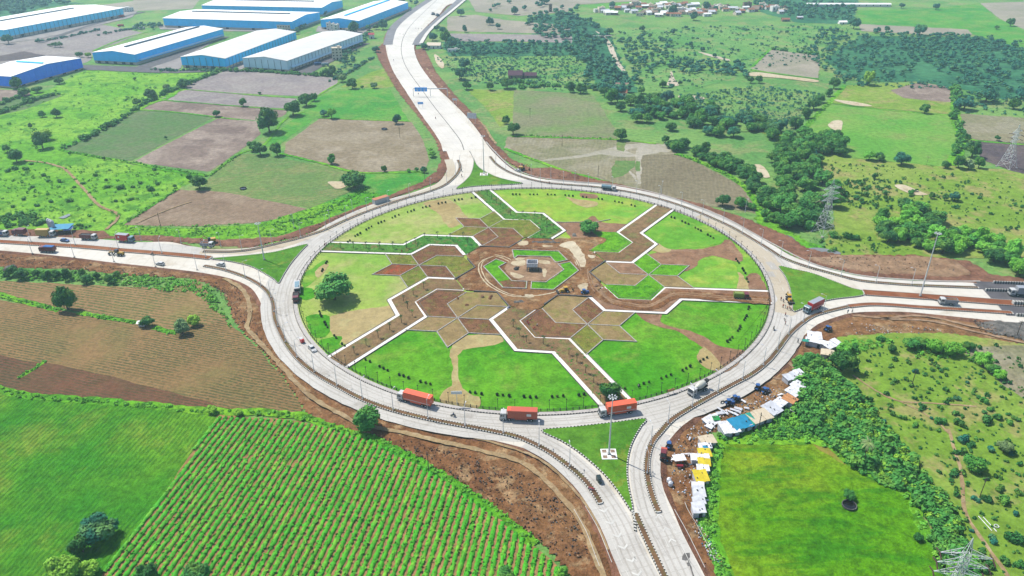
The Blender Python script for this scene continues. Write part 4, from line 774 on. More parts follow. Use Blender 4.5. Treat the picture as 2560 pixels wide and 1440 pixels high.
TREES=[(672,332,55,'d','largest dark round tree on the grassy corner left of the tan ploughed field'),(732,290,44,'d','broad dark tree between two others on the bund of the bright green field'),(765,266,36,'d','dark tree at the upper corner of the bright green field'),(785,253,20,'d','small tree leaning out to the right of the dark tree at the green field corner'),
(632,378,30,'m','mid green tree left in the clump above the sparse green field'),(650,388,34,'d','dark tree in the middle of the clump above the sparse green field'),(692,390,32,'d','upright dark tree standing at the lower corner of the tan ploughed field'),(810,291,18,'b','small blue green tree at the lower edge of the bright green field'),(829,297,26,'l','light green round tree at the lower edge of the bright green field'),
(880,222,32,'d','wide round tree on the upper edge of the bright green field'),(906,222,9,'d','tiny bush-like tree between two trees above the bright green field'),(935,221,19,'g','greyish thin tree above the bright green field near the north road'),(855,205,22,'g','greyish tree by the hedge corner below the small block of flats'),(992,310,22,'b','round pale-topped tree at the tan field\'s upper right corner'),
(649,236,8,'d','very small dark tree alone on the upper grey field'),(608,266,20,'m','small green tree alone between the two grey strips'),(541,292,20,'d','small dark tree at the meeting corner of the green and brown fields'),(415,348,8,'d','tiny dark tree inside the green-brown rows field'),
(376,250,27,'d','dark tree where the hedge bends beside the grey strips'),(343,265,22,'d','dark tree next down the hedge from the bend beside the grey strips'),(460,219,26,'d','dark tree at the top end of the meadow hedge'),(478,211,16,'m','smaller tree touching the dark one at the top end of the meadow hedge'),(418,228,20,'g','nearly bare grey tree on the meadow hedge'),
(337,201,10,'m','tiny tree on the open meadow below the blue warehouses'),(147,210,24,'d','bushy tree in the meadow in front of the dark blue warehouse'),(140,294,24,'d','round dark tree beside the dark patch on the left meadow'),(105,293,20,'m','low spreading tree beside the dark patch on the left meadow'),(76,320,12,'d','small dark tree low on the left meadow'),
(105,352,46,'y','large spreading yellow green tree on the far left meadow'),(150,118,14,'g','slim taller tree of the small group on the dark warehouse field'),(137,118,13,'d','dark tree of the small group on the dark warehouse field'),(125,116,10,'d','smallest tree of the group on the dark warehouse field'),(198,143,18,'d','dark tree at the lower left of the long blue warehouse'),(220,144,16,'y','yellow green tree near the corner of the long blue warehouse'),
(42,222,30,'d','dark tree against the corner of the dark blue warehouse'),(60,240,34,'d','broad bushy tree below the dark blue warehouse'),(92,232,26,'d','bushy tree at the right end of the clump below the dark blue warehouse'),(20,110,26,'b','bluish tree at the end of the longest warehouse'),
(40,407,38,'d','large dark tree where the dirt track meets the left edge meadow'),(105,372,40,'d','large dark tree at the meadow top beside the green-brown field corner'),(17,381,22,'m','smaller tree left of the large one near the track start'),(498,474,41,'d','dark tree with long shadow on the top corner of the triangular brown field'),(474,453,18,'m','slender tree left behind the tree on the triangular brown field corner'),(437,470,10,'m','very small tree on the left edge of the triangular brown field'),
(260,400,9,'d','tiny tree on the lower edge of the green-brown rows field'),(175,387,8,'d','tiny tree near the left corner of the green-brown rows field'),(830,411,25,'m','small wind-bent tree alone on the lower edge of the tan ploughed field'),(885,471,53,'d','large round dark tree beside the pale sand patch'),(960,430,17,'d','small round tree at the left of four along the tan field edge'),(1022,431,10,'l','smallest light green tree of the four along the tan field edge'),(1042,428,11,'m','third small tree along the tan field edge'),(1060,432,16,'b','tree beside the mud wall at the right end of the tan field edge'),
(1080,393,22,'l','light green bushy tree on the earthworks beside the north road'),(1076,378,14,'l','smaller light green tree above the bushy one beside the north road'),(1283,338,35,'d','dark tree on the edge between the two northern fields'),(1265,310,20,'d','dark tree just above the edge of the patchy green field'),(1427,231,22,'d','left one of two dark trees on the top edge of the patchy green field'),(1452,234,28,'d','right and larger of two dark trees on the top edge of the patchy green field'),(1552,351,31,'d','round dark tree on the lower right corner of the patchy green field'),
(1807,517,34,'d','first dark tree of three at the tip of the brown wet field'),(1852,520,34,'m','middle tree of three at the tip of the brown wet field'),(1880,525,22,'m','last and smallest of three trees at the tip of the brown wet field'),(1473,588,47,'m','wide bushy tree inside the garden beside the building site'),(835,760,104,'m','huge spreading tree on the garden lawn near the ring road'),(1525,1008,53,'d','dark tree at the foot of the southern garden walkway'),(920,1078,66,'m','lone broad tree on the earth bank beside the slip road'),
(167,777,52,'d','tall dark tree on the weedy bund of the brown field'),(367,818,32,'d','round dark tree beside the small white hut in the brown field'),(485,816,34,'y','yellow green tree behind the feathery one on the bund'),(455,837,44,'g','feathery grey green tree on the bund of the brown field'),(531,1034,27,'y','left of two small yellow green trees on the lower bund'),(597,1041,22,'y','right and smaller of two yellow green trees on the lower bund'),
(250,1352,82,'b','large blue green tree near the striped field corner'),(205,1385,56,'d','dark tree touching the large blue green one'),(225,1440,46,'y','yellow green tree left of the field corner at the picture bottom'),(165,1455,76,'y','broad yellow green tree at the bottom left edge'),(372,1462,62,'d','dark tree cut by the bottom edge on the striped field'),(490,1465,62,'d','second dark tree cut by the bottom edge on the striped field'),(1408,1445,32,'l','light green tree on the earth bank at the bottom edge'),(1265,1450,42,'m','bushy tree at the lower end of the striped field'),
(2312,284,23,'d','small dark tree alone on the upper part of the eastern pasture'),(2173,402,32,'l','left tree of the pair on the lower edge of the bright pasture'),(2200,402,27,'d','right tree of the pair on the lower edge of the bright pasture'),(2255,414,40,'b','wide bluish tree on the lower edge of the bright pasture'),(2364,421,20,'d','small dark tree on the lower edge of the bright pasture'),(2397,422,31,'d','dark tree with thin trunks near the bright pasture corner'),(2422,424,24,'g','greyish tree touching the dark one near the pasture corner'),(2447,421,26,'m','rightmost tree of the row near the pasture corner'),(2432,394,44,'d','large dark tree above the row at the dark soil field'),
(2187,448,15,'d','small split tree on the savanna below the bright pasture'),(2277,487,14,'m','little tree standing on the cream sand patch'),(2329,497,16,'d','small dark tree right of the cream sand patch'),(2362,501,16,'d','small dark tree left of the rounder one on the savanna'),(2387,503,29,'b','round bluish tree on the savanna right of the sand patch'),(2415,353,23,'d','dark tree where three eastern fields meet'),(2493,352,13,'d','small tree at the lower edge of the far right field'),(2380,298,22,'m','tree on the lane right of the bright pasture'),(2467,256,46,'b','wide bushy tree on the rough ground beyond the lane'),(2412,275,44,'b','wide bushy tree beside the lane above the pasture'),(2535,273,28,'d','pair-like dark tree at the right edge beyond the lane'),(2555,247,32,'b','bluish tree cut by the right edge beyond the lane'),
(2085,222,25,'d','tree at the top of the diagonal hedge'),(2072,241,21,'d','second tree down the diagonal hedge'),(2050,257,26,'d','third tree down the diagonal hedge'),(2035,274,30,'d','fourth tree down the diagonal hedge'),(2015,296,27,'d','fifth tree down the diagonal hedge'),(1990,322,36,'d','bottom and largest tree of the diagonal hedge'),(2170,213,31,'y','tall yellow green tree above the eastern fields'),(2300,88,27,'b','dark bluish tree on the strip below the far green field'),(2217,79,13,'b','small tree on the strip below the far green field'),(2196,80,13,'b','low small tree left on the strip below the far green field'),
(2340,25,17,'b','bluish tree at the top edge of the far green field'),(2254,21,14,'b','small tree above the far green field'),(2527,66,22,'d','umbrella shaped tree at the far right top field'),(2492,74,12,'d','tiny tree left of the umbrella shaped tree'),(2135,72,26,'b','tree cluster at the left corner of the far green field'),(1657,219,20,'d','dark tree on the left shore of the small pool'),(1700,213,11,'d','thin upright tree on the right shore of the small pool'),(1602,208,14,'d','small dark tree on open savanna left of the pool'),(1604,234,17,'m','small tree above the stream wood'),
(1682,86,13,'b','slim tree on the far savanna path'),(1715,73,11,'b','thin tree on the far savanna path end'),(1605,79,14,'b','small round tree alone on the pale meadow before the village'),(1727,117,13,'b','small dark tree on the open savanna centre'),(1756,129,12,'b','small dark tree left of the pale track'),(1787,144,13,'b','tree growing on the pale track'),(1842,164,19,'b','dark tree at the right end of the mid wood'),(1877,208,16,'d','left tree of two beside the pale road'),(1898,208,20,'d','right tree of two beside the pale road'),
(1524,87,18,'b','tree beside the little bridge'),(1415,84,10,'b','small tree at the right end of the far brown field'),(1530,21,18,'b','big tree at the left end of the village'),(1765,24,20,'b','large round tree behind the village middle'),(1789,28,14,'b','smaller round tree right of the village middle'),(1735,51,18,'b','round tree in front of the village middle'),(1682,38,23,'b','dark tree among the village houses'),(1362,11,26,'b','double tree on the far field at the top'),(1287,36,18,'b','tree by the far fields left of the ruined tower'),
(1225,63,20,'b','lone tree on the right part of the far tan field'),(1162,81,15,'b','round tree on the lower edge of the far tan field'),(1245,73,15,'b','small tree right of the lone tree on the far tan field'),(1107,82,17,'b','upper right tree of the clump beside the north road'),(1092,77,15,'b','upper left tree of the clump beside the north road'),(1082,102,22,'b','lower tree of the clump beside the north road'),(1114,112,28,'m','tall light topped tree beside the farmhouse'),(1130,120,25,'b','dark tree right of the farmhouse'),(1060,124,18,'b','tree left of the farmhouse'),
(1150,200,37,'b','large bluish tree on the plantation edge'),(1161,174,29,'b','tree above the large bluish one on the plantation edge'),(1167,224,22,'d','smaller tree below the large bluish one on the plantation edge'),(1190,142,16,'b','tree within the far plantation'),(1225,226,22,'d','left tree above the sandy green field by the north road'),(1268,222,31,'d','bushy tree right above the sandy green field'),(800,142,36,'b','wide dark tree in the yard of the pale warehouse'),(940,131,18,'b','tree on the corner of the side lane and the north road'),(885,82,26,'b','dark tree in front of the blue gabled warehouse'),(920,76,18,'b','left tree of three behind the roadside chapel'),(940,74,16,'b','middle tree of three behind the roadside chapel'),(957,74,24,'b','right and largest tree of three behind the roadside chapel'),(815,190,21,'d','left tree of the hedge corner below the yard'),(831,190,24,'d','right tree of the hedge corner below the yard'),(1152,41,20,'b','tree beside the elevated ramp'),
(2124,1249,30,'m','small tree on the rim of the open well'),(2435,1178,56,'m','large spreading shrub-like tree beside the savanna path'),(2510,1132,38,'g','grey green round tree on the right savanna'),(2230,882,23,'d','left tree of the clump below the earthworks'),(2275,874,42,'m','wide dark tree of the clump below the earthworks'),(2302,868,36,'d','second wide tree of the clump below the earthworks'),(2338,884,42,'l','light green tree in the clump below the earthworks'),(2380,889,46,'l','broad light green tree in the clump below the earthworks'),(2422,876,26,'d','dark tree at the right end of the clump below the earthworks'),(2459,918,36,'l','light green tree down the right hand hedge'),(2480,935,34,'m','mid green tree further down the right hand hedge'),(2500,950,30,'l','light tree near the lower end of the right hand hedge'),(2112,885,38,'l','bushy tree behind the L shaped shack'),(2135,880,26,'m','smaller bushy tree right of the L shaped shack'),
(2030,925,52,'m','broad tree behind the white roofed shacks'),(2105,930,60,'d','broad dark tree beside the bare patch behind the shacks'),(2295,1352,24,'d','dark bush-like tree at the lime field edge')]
for x,y,w_,tn,lb in TREES: tree(x,y,w_,tn,lb,hs=1.25 if 'tall' in lb or 'upright' in lb or 'slim' in lb else (.8 if 'spreading' in lb or 'wide' in lb or 'bushy' in lb else 1))
# roadside trees in the lower left, in a loose line
for x,y,w_ in ((32,690,26),(53,699,33),(17,696,17),(92,692,20),(110,697,18),(122,700,22),(142,697,26),(168,701,28),(205,688,18),(215,710,27),(242,698,18),(272,708,24),(292,696,22),(285,712,16)): tree(x,y,w_,'d','dark tree in the loose line below the western road','line of trees below the western road')
SH=[(172,505,20),(125,507,14),(92,516,14),(150,456,16),(300,473,22),(375,476,24),(387,426,13),(207,461,12),(268,470,14),(350,460,13),(330,470,14),(395,462,14),(110,440,16),(120,455,12),(80,470,12),(290,505,12),(330,500,12),(60,500,13),(30,520,14),(185,470,10),(180,480,10),(64,425,16),(38,425,20),(20,430,16),(78,412,12),(240,440,14),(265,452,10)]
for x,y,w_ in SH: shrub(x,y,w_,'m','low dark shrub scattered on the lush western meadow','shrubs scattered on the western meadow',hs=.8)
SH=[(2186,890,11),(2290,933,18),(2366,926,12),(2330,929,14),(2365,979,17),(2394,1002,19),(2461,1009,24),(2285,998,10),(2350,1023,16),(2288,1067,18),(2352,1062,28),(2397,1065,28),(2470,1062,34),(2497,1050,25),(2477,1029,18),(2525,1063,20),(2537,1051,16),(2212,1058,16),(2257,1049,18),(2232,1040,16),(2405,1044,14),(2478,1130,23),(2410,1107,30),(2527,1140,15),(2410,1131,18),(2392,1192,13),(2380,1181,10),(2465,1202,15),(2467,1255,27),(2510,1260,33),(2440,1255,21),(2502,1230,25),(2535,1356,42),(2482,1357,27),(2512,1410,29),(2477,1423,31),(2460,1432,30),(2540,1290,18),(2436,1299,12),(2430,1332,13),(2202,854,24),(2320,985,11),(2345,960,12),(2420,960,12),(2300,1015,12),(2440,1040,10),(2545,1190,14),(2420,1210,12),(2550,1240,18),(2548,1420,22),(2520,1320,12),(2330,1050,12),(2395,1100,12),(2440,1100,12)]
for x,y,w_ in SH: shrub(x,y,w_,random.choice('dmmb'),'dark shrub dotted over the dry south-eastern savanna','shrubs dotted over the south-eastern savanna')
# woods: trees one can tell apart, nearest ones as things, the rest massed
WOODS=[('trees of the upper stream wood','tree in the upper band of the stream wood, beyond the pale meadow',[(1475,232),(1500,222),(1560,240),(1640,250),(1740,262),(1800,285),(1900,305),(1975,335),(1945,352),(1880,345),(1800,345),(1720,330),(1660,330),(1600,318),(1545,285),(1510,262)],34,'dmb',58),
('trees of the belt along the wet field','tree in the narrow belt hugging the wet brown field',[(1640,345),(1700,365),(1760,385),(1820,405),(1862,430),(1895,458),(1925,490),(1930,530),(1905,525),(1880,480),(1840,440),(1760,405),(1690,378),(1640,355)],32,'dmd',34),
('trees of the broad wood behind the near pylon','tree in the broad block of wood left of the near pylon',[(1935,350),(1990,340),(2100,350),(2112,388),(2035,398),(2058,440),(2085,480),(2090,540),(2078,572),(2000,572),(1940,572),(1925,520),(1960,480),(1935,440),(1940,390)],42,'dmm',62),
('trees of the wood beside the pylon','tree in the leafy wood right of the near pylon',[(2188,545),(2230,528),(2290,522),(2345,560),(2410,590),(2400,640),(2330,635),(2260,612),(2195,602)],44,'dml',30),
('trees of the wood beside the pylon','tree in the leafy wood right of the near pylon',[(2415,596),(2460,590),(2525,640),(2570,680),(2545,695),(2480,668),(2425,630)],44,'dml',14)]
def scatter(poly,n,mind,rng,px=True):
    P=GP(poly) if px else poly; A=np.array(P); lo,hi=A.min(0),A.max(0); out=[]
    tries=0
    while len(out)<n and tries<n*60:
        tries+=1; p=lo+rng.random(2)*(hi-lo)
        if not inside(P,np.array([p[0]]),np.array([p[1]]))[0]: continue
        if any((p[0]-q[0])**2+(p[1]-q[1])**2<mind*mind for q in out): continue
        out.append((p[0],p[1]))
    return out
rng=np.random.default_rng(5)
ntr=0
for grp,lb,poly,wpx,tn,n in WOODS:
    yy=sum(p[1] for p in poly)/len(poly); wm=wpx/SCL(yy)
    for x,y in scatter(poly,n,wm*.5,rng):
        tree(x,y,wm*random.uniform(.75,1.2),random.choice(tn),lb,grp,px=False,hs=random.uniform(.7,.95)); ntr+=1
# massed far trees, scrub and thicket ("stuff"): low detail crowns baked into single meshes
LOW=[]
for i in range(5):
    r2=np.random.default_rng(300+i); l=crown_lumps(r2,4,zc=.95,rz=.5,lr=(.4,.6)); LOW.append(leafcloud(r2,l,70,.2,core=True))
TUF=[]
for i in range(6):
    r2=np.random.default_rng(400+i); l=[(r2.uniform(-.4,.4),r2.uniform(-.4,.4),.3,.45) for _ in range(3)]; TUF.append(leafcloud(r2,l,34,.26,core=False,bottom=-.1))
THK=[]
for i in range(5):
    r2=np.random.default_rng(500+i); l=[(r2.uniform(-.6,.6),r2.uniform(-.6,.6),r2.uniform(.2,.6),r2.uniform(.4,.6)) for _ in range(3)]; THK.append(leafcloud(r2,l,110,.16,core=True,bottom=-.2))
def bake(name,protos,pts,sizes,tint,hs=(.8,1.1),z=0.2,kind='stuff',label=None,cat=None):
    if not len(pts): return
    Vs=[];Qs=[];off=0
    for (x,y),s in zip(pts,sizes):
        V,Q=protos[random.randrange(len(protos))]; a=random.uniform(0,6.28); c,sn=math.cos(a),math.sin(a); h=random.uniform(*hs)
        W=np.empty_like(V); W[:,0]=x+s*(c*V[:,0]-sn*V[:,1]); W[:,1]=y+s*(sn*V[:,0]+c*V[:,1]); W[:,2]=z+s*h*V[:,2]
        Vs.append(W); Qs.append(Q+off); off+=len(V)
    o=link(name,np_mesh(name,np.vstack(Vs),np.vstack(Qs),M_leaf)); o.color=TINT[tint] if isinstance(tint,str) else tint
    return tag(o,label,cat,None,kind)
FARW=[([(1450,130),(1490,118),(1560,185),(1590,215),(1520,235),(1470,225)],90,17),([(1330,40),(1400,30),(1510,70),(1520,105),(1470,140),(1420,128),(1300,60)],150,14),([(1100,102),(1290,104),(1430,110),(1450,138),(1300,140),(1120,140)],240,10),([(1540,100),(1620,92),(1680,105),(1690,140),(1620,190),(1590,200),(1560,150)],110,12),([(1660,160),(1720,150),(1800,165),(1860,165),(1870,200),(1800,185),(1700,185)],70,14),([(1500,205),(1580,195),(1600,225),(1540,240)],16,18),
 ([(2060,70),(2140,85),(2250,110),(2300,150),(2260,200),(2160,215),(2080,195),(2000,130)],330,10),([(2180,80),(2400,90),(2600,110),(2620,230),(2480,230),(2400,215),(2350,180),(2260,130)],520,12),([(1880,0),(2140,10),(2130,60),(2050,50),(1960,40),(1880,20)],220,10),([(1200,0),(1480,20),(1450,40),(1200,30)],14,12),([(-80,0),(90,0),(200,8),(100,20),(60,38),(-80,50)],160,15),([(330,65),(410,60),(400,75),(340,80)],16,12),([(690,78),(800,20),(850,8),(800,50),(735,90)],70,11),([(860,115),(900,90),(935,80),(905,120),(870,180),(840,190)],110,9),([(980,8),(1050,-10),(1040,20),(990,30)],12,12),([(400,0),(480,-20),(1000,-25),(980,-10)],20,14),([(1600,-30),(2600,-30),(2600,-5),(1600,-10)],140,12),([(1140,-30),(1440,-30),(1300,-10)],20,12),([(2010,385),(2050,400),(2060,440),(2030,430)],6,26),([(1600,262),(1760,275),(1800,300),(1600,290)],16,24)]
pts=[];sz=[]
for poly,n,w_ in FARW:
    yy=sum(p[1] for p in poly)/len(poly); wm=w_/SCL(max(yy,2))*.5
    q=scatter(poly,n,wm*.7,rng); pts+=q; sz+=[wm*random.uniform(.7,1.25) for _ in q]
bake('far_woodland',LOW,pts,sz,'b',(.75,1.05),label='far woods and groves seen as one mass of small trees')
# hedgerow scrub
def hedge(lines,w_,step,tint,name='hedge_scrub',protos=THK,spread=1.):
    pts=[];sz=[]
    for L in lines:
        for p in resample(smoothline(GP(L),False,2),step):
            if random.random()<.85: pts.append((p[0]+random.uniform(-spread,spread),p[1]+random.uniform(-spread,spread))); sz.append(w_*random.uniform(.5,1.3))
    bake(name,protos,pts,sz,tint,(.7,1.2))
hedge([[(160,372),(220,345),(290,308),(345,270),(380,250),(460,215),(560,175)],[(0,285),(40,270),(90,250),(150,235)],[(560,178),(640,180),(720,185),(800,190),(840,185)],[(0,262),(60,240)]],2.6,2.2,'m')
hedge([[(820,205),(860,190),(900,165),(935,145)],[(470,180),(500,178),(540,180)],[(380,175),(460,178),(560,170)],[(240,90),(300,78),(360,70)],[(90,105),(160,95),(250,75)]],2.2,3,'b')
hedge([[(2386,220),(2392,290),(2400,350),(2385,390)],[(1925,124),(1980,130),(2050,140)],[(1910,540),(1940,565)],[(2000,560),(2080,590),(2150,600)],[(1285,206),(1360,215),(1470,222),(1500,215)],[(1290,222),(1350,218)]],3,4,'m')
hedge([[(0,742),(50,754),(100,765),(150,777)],[(200,785),(270,797),(340,810)],[(388,822),(440,836)],[(112,906),(80,928),(45,948)],[(0,975),(60,990),(130,998),(250,1006),(400,1020),(520,1032),(640,1034),(740,1042),(820,1064),(880,1082),(960,1108),(1040,1150),(1140,1210),(1230,1270),(1290,1318),(1340,1362)]],.75,.7,'l',protos=TUF,name='bund_weeds',spread=1.1)
hedge([[(912,476),(850,508),(780,542),(700,558)],[(303,564),(445,475)],[(1690,387),(1750,407),(1850,460),(1905,532)],[(1280,340),(1400,343),(1540,349)],[(2000,332),(2072,258)],[(152,376),(330,408),(520,440)],[(525,438),(598,386)],[(1800,1122),(1786,1180),(1783,1330),(1802,1400),(1840,1500)],[(1795,1110),(1780,1180),(1775,1330),(1790,1400),(1820,1500)],[(1820,1104),(2050,1106),(2125,1162),(2262,1232),(2300,1312),(2352,1394)]],.9,1.,'l',protos=TUF,name='bund_weeds',spread=1.3)
def scrub(name,polys,tint,protos=TUF,hs=(.6,1.1),label=None):
    pts=[];sz=[]
    for poly,n,lo,hi in polys:
        q=scatter(poly,n,.4,rng); pts+=q; sz+=[lo*(hi/lo)**(random.random()**2.2) for _ in q]
    bake(name,protos,pts,sz,tint,hs,label=label)
scrub('savanna_scrub',[([(1560,220),(1700,235),(1900,175),(2080,150),(2130,60),(1700,70),(1440,80),(1450,150),(1530,230)],1300,.6,2.8),([(1690,240),(1900,215),(2060,235),(2000,330),(1940,320),(1800,290)],1000,.5,2.3),([(1090,145),(1450,140),(1470,235),(1285,215),(1160,205)],1300,.6,2.2),([(2080,180),(2400,210),(2380,225),(2100,215)],120,.8,3),([(2390,230),(2600,240),(2600,290),(2400,285)],120,.8,3)],'b',label='scattered low bushes over the far savanna')
scrub('savanna_scrub',[([(1940,400),(2080,400),(2300,425),(2600,460),(2600,640),(2400,600),(2300,530),(2100,520),(2100,440)],420,.35,1.6),([(2100,450),(2230,470),(2230,530),(2120,520)],120,.6,2.2),([(2000,590),(2180,600),(2300,630),(2060,635)],70,.4,1.5),([(2130,850),(2560,870),(2600,1500),(2440,1440),(2380,1280),(2250,1100),(2140,980)],430,.4,1.5)],'d',hs=(.9,1.4),label='scattered low bushes over the near savanna')
scrub('meadow_weeds',[([(-40,560),(0,420),(120,400),(200,400),(500,440),(430,478),(290,560)],520,.4,1.5),([(0,300),(200,180),(440,180),(520,190),(370,262),(150,375),(0,400)],300,.5,2.),([(640,560),(770,524),(905,478),(960,486),(880,520),(700,590),(300,590),(300,566)],500,.4,1.0),([(0,672),(370,690),(480,700),(530,720),(560,780),(580,830),(560,800),(490,735),(400,728),(270,710),(0,698)],700,.5,1.3)],'l',label='tufts of tall weeds in the western meadows')
scrub('thicket',[([(1990,905),(2060,900),(2110,960),(2190,1050),(2240,1110),(2300,1180),(2355,1240),(2400,1330),(2440,1440),(2470,1520),(2400,1520),(2335,1340),(2290,1240),(2200,1205),(2120,1160),(2060,1105),(2000,1050),(1985,960)],620,1.3,3.2),([(1790,1095),(1830,1080),(1900,1050),(1990,1010),(2050,1095),(1900,1100),(1810,1104)],60,.6,1.4),([(0,540),(70,535),(120,560),(0,572)],60,1,2.6),([(130,565),(230,560),(230,572),(130,575)],20,.8,1.6)],'m',THK,(.7,1.2),label='dense leafy thicket behind the roadside camp')
scrub('thicket',[([(2020,905),(2060,905),(2110,965),(2190,1055),(2240,1115),(2300,1185),(2355,1250),(2400,1340),(2440,1440),(2350,1340),(2290,1235),(2200,1195),(2120,1150),(2060,1095)],260,.8,1.9)],'y',THK,(1.,1.7),label='yellow green shoots through the thicket')
scrub('verge_weeds',[([(1790,1110),(1780,1200),(1775,1340),(1860,1540),(1830,1540),(1750,1320),(1765,1240),(1760,1210)],420,.5,1.2),([(1860,1070),(1990,1000),(2010,1010),(2050,1100),(1830,1100)],300,.5,1.2),([(2060,900),(2100,855),(2250,845),(2200,870),(2100,900)],120,.5,1.4),([(2280,850),(2440,860),(2440,900),(2280,900)],90,.6,1.6)],'l',label='lush weeds along the camp and field verge')
# ---- crop rows of the striped field: raised leafy ridges
def crop_rows():
    ZP_=GP(STRIPE); A=np.array(ZP_); ang=rd((265,1425),(537,1080)); ux,uy=math.cos(ang),math.sin(ang); nx,ny=-uy,ux
    pr=A@np.array([nx,ny]); V=[];Q=[];off=0; per=2.0; d0=pr.min(); rr=np.random.default_rng(9)
    leaf=[]
    j=0
    d=d0
    while d<pr.max():
        wide=True; wd=1.24; hh=.42
        ts=[]
        for i in range(len(A)):
            a_,b_=pr[i],pr[(i+1)%len(A)]
            if (a_-d)*(b_-d)<0:
                f=(d-a_)/(b_-a_); p=A[i]+(A[(i+1)%len(A)]-A[i])*f; ts.append(p@np.array([ux,uy]))
        ts.sort()
        for t0,t1 in zip(ts[::2],ts[1::2]):
            n=max(2,int((t1-t0)/.7)); t=np.linspace(t0+.8,t1-.8,n); k=rr.uniform(.72,1.2,n)*(1 if wide else .8); h=hh*rr.uniform(.6,1.25,n)
            gap=vnoise(t*.12,np.full(n,d*.13),8); k=np.where(gap<.06,.25,k); h=np.where(gap<.06,.08,h)
            prof=((-1,0),(-.62,.85),(0,1),(.62,.85),(1,0))
            for a_,b_ in prof:
                off_=d+a_*wd*k*.5+rr.normal(scale=.05,size=n)
                V.append(np.stack([ux*t+nx*off_,uy*t+ny*off_,Z[0]+.02+b_*h],1))
            m=5
            for c_ in range(m-1):
                for i in range(n-1): Q.append((off+c_*n+i,off+c_*n+i+1,off+(c_+1)*n+i+1,off+(c_+1)*n+i))
            off+=m*n
            q=int((t1-t0)*2.4); tt=rr.uniform(t0+.8,t1-.8,q); oo=d+rr.uniform(-.5,.5,q)*wd
            gg=vnoise(tt*.12,np.full(q,d*.13),8)>.06; leaf.append(np.stack([ux*tt+nx*oo,uy*tt+ny*oo,np.full(q,Z[0]+hh*.9)],1)[gg])
        d+=per*(1.0); j+=1
    P=np.vstack(leaf); n=len(P); nr=rr.normal(size=(n,3))*.5+np.array([0,0,1]); nr/=np.linalg.norm(nr,axis=1,keepdims=True); t=np.cross(nr,rr.normal(size=(n,3))); t/=np.linalg.norm(t,axis=1,keepdims=True); b=np.cross(nr,t); s=.24*rr.uniform(.6,1.4,(n,1))
    q=np.stack([P-t*s-b*s,P+t*s-b*s,P+t*s+b*s,P-t*s+b*s],1).reshape(-1,3)
    V=np.vstack(V+[q]); Q=np.array(Q); Q=np.vstack([Q,np.arange(off,off+n*4).reshape(-1,4)])
    o=link('crop_rows',np_mesh('crop_rows',V,Q,M_leaf)); o.color=C(68,164,32,1.75); tag(o,'leafy green crop rows of the striped field, bare soil between them',None,None,'stuff')
crop_rows()
# ---- garden planting
ZP=1.0
SHR_PX=[(870,607),(875,603),(888,592),(894,589),(901,585),(916,576),(922,572),(929,568),(946,560),(953,557),(961,554),(981,546),(988,543),(997,539),(1019,532),(1028,530),(1035,527),(1057,521),(1065,519),(1074,517),(1096,511),(1105,509),(1114,508),(1137,503),(1147,501),(1155,500),(1179,497),(1189,495),(1282,488),(1290,488),(1299,488),(1325,488),(1334,488),(1343,488),(1369,488),(1378,488),(1387,489),(1413,490),(1422,491),(1432,492),(1457,494),(1466,495),(1496,499),(1505,500),(1537,505),(1547,507),(1555,509),(1578,514),(1587,517),(1678,545),(1686,547),(1705,555),(1713,559),(1721,562),(1738,571),(1745,575),(1752,579),(1769,589),(1776,593),(1783,597),(1840,650),(1844,655),(1847,659),(1856,674),(1859,679),(1863,685),(1866,699),(1870,707),(1872,770),(1870,775),(1866,792),(1863,797),(1860,802),(1850,818),(1848,824),(1844,829),(1830,845),(1824,851),(1818,856),(1767,896),(1758,901),(1750,906),(1725,918),(1715,923),(1706,928),(1677,939),(1665,943),(1653,948),(1622,957),(1609,961),(1597,966),(1562,973),(1460,988),(1447,990),(1408,992),(1393,993),(1380,994),(1340,995),(1325,995),(1310,994),(1273,992),(1257,990),(1243,989),(1204,987),(1188,984),(1175,982),(1076,962),(1064,959),(1051,956),(1021,947),(1009,942),(998,939),(969,928),(959,923),(949,918),(925,906),(914,901),(862,867),(855,862),(841,847),(836,841),(819,820),(815,814),(812,808),(804,793),(801,788),(799,781),(815,660),(818,656),(805,680),(807,676)]
r2=np.random.default_rng(77); V,Q=leafcloud(r2,[(0,0,.5,.55)],260,.11); RS=np_mesh('round_shrub',V,Q,M_leaf)
mb=MB(); mb.tube((0,0,0),(0,0,.2),.08,.05,5)
WN=['south-western','southern','eastern','north-eastern','northern','western']; ORD=['first','second','third','fourth','fifth','sixth','seventh','eighth','ninth','tenth','eleventh','twelfth']
ROWS=[];last=None
for x,y in SHR_PX:
    g_=G(x,y)
    if last and math.dist(last,g_)<2.9: ROWS[-1].append(g_)
    else: ROWS.append([g_])
    last=g_
SEC={}; LBL={}
for r_ in sorted(ROWS,key=lambda r_:-((math.degrees(math.atan2(r_[0][1]-CY,r_[0][0]-CX)-A0)-40)%360)):
    th=(math.degrees(math.atan2(r_[0][1]-CY,r_[0][0]-CX)-A0)-52)%360; k=int(th//60); SEC[k]=SEC.get(k,0)+1
    rr_=sorted(r_,key=lambda p:p[0] if abs(r_[0][0]-r_[-1][0])>abs(r_[0][1]-r_[-1][1]) else -p[1])
    ax='left' if abs(r_[0][0]-r_[-1][0])>abs(r_[0][1]-r_[-1][1]) else 'top'; ex='right' if ax=='left' else 'bottom'
    for j,p in enumerate(rr_):
        pos=(ax if j==0 else ex if j==len(rr_)-1 else 'middle') if len(rr_)>1 else 'single'
        LBL[p]=f'dark round shrub, {pos} of the {ORD[SEC[k]-1]} short row between {WN[k]} and {WN[(k+1)%6]} walkways'
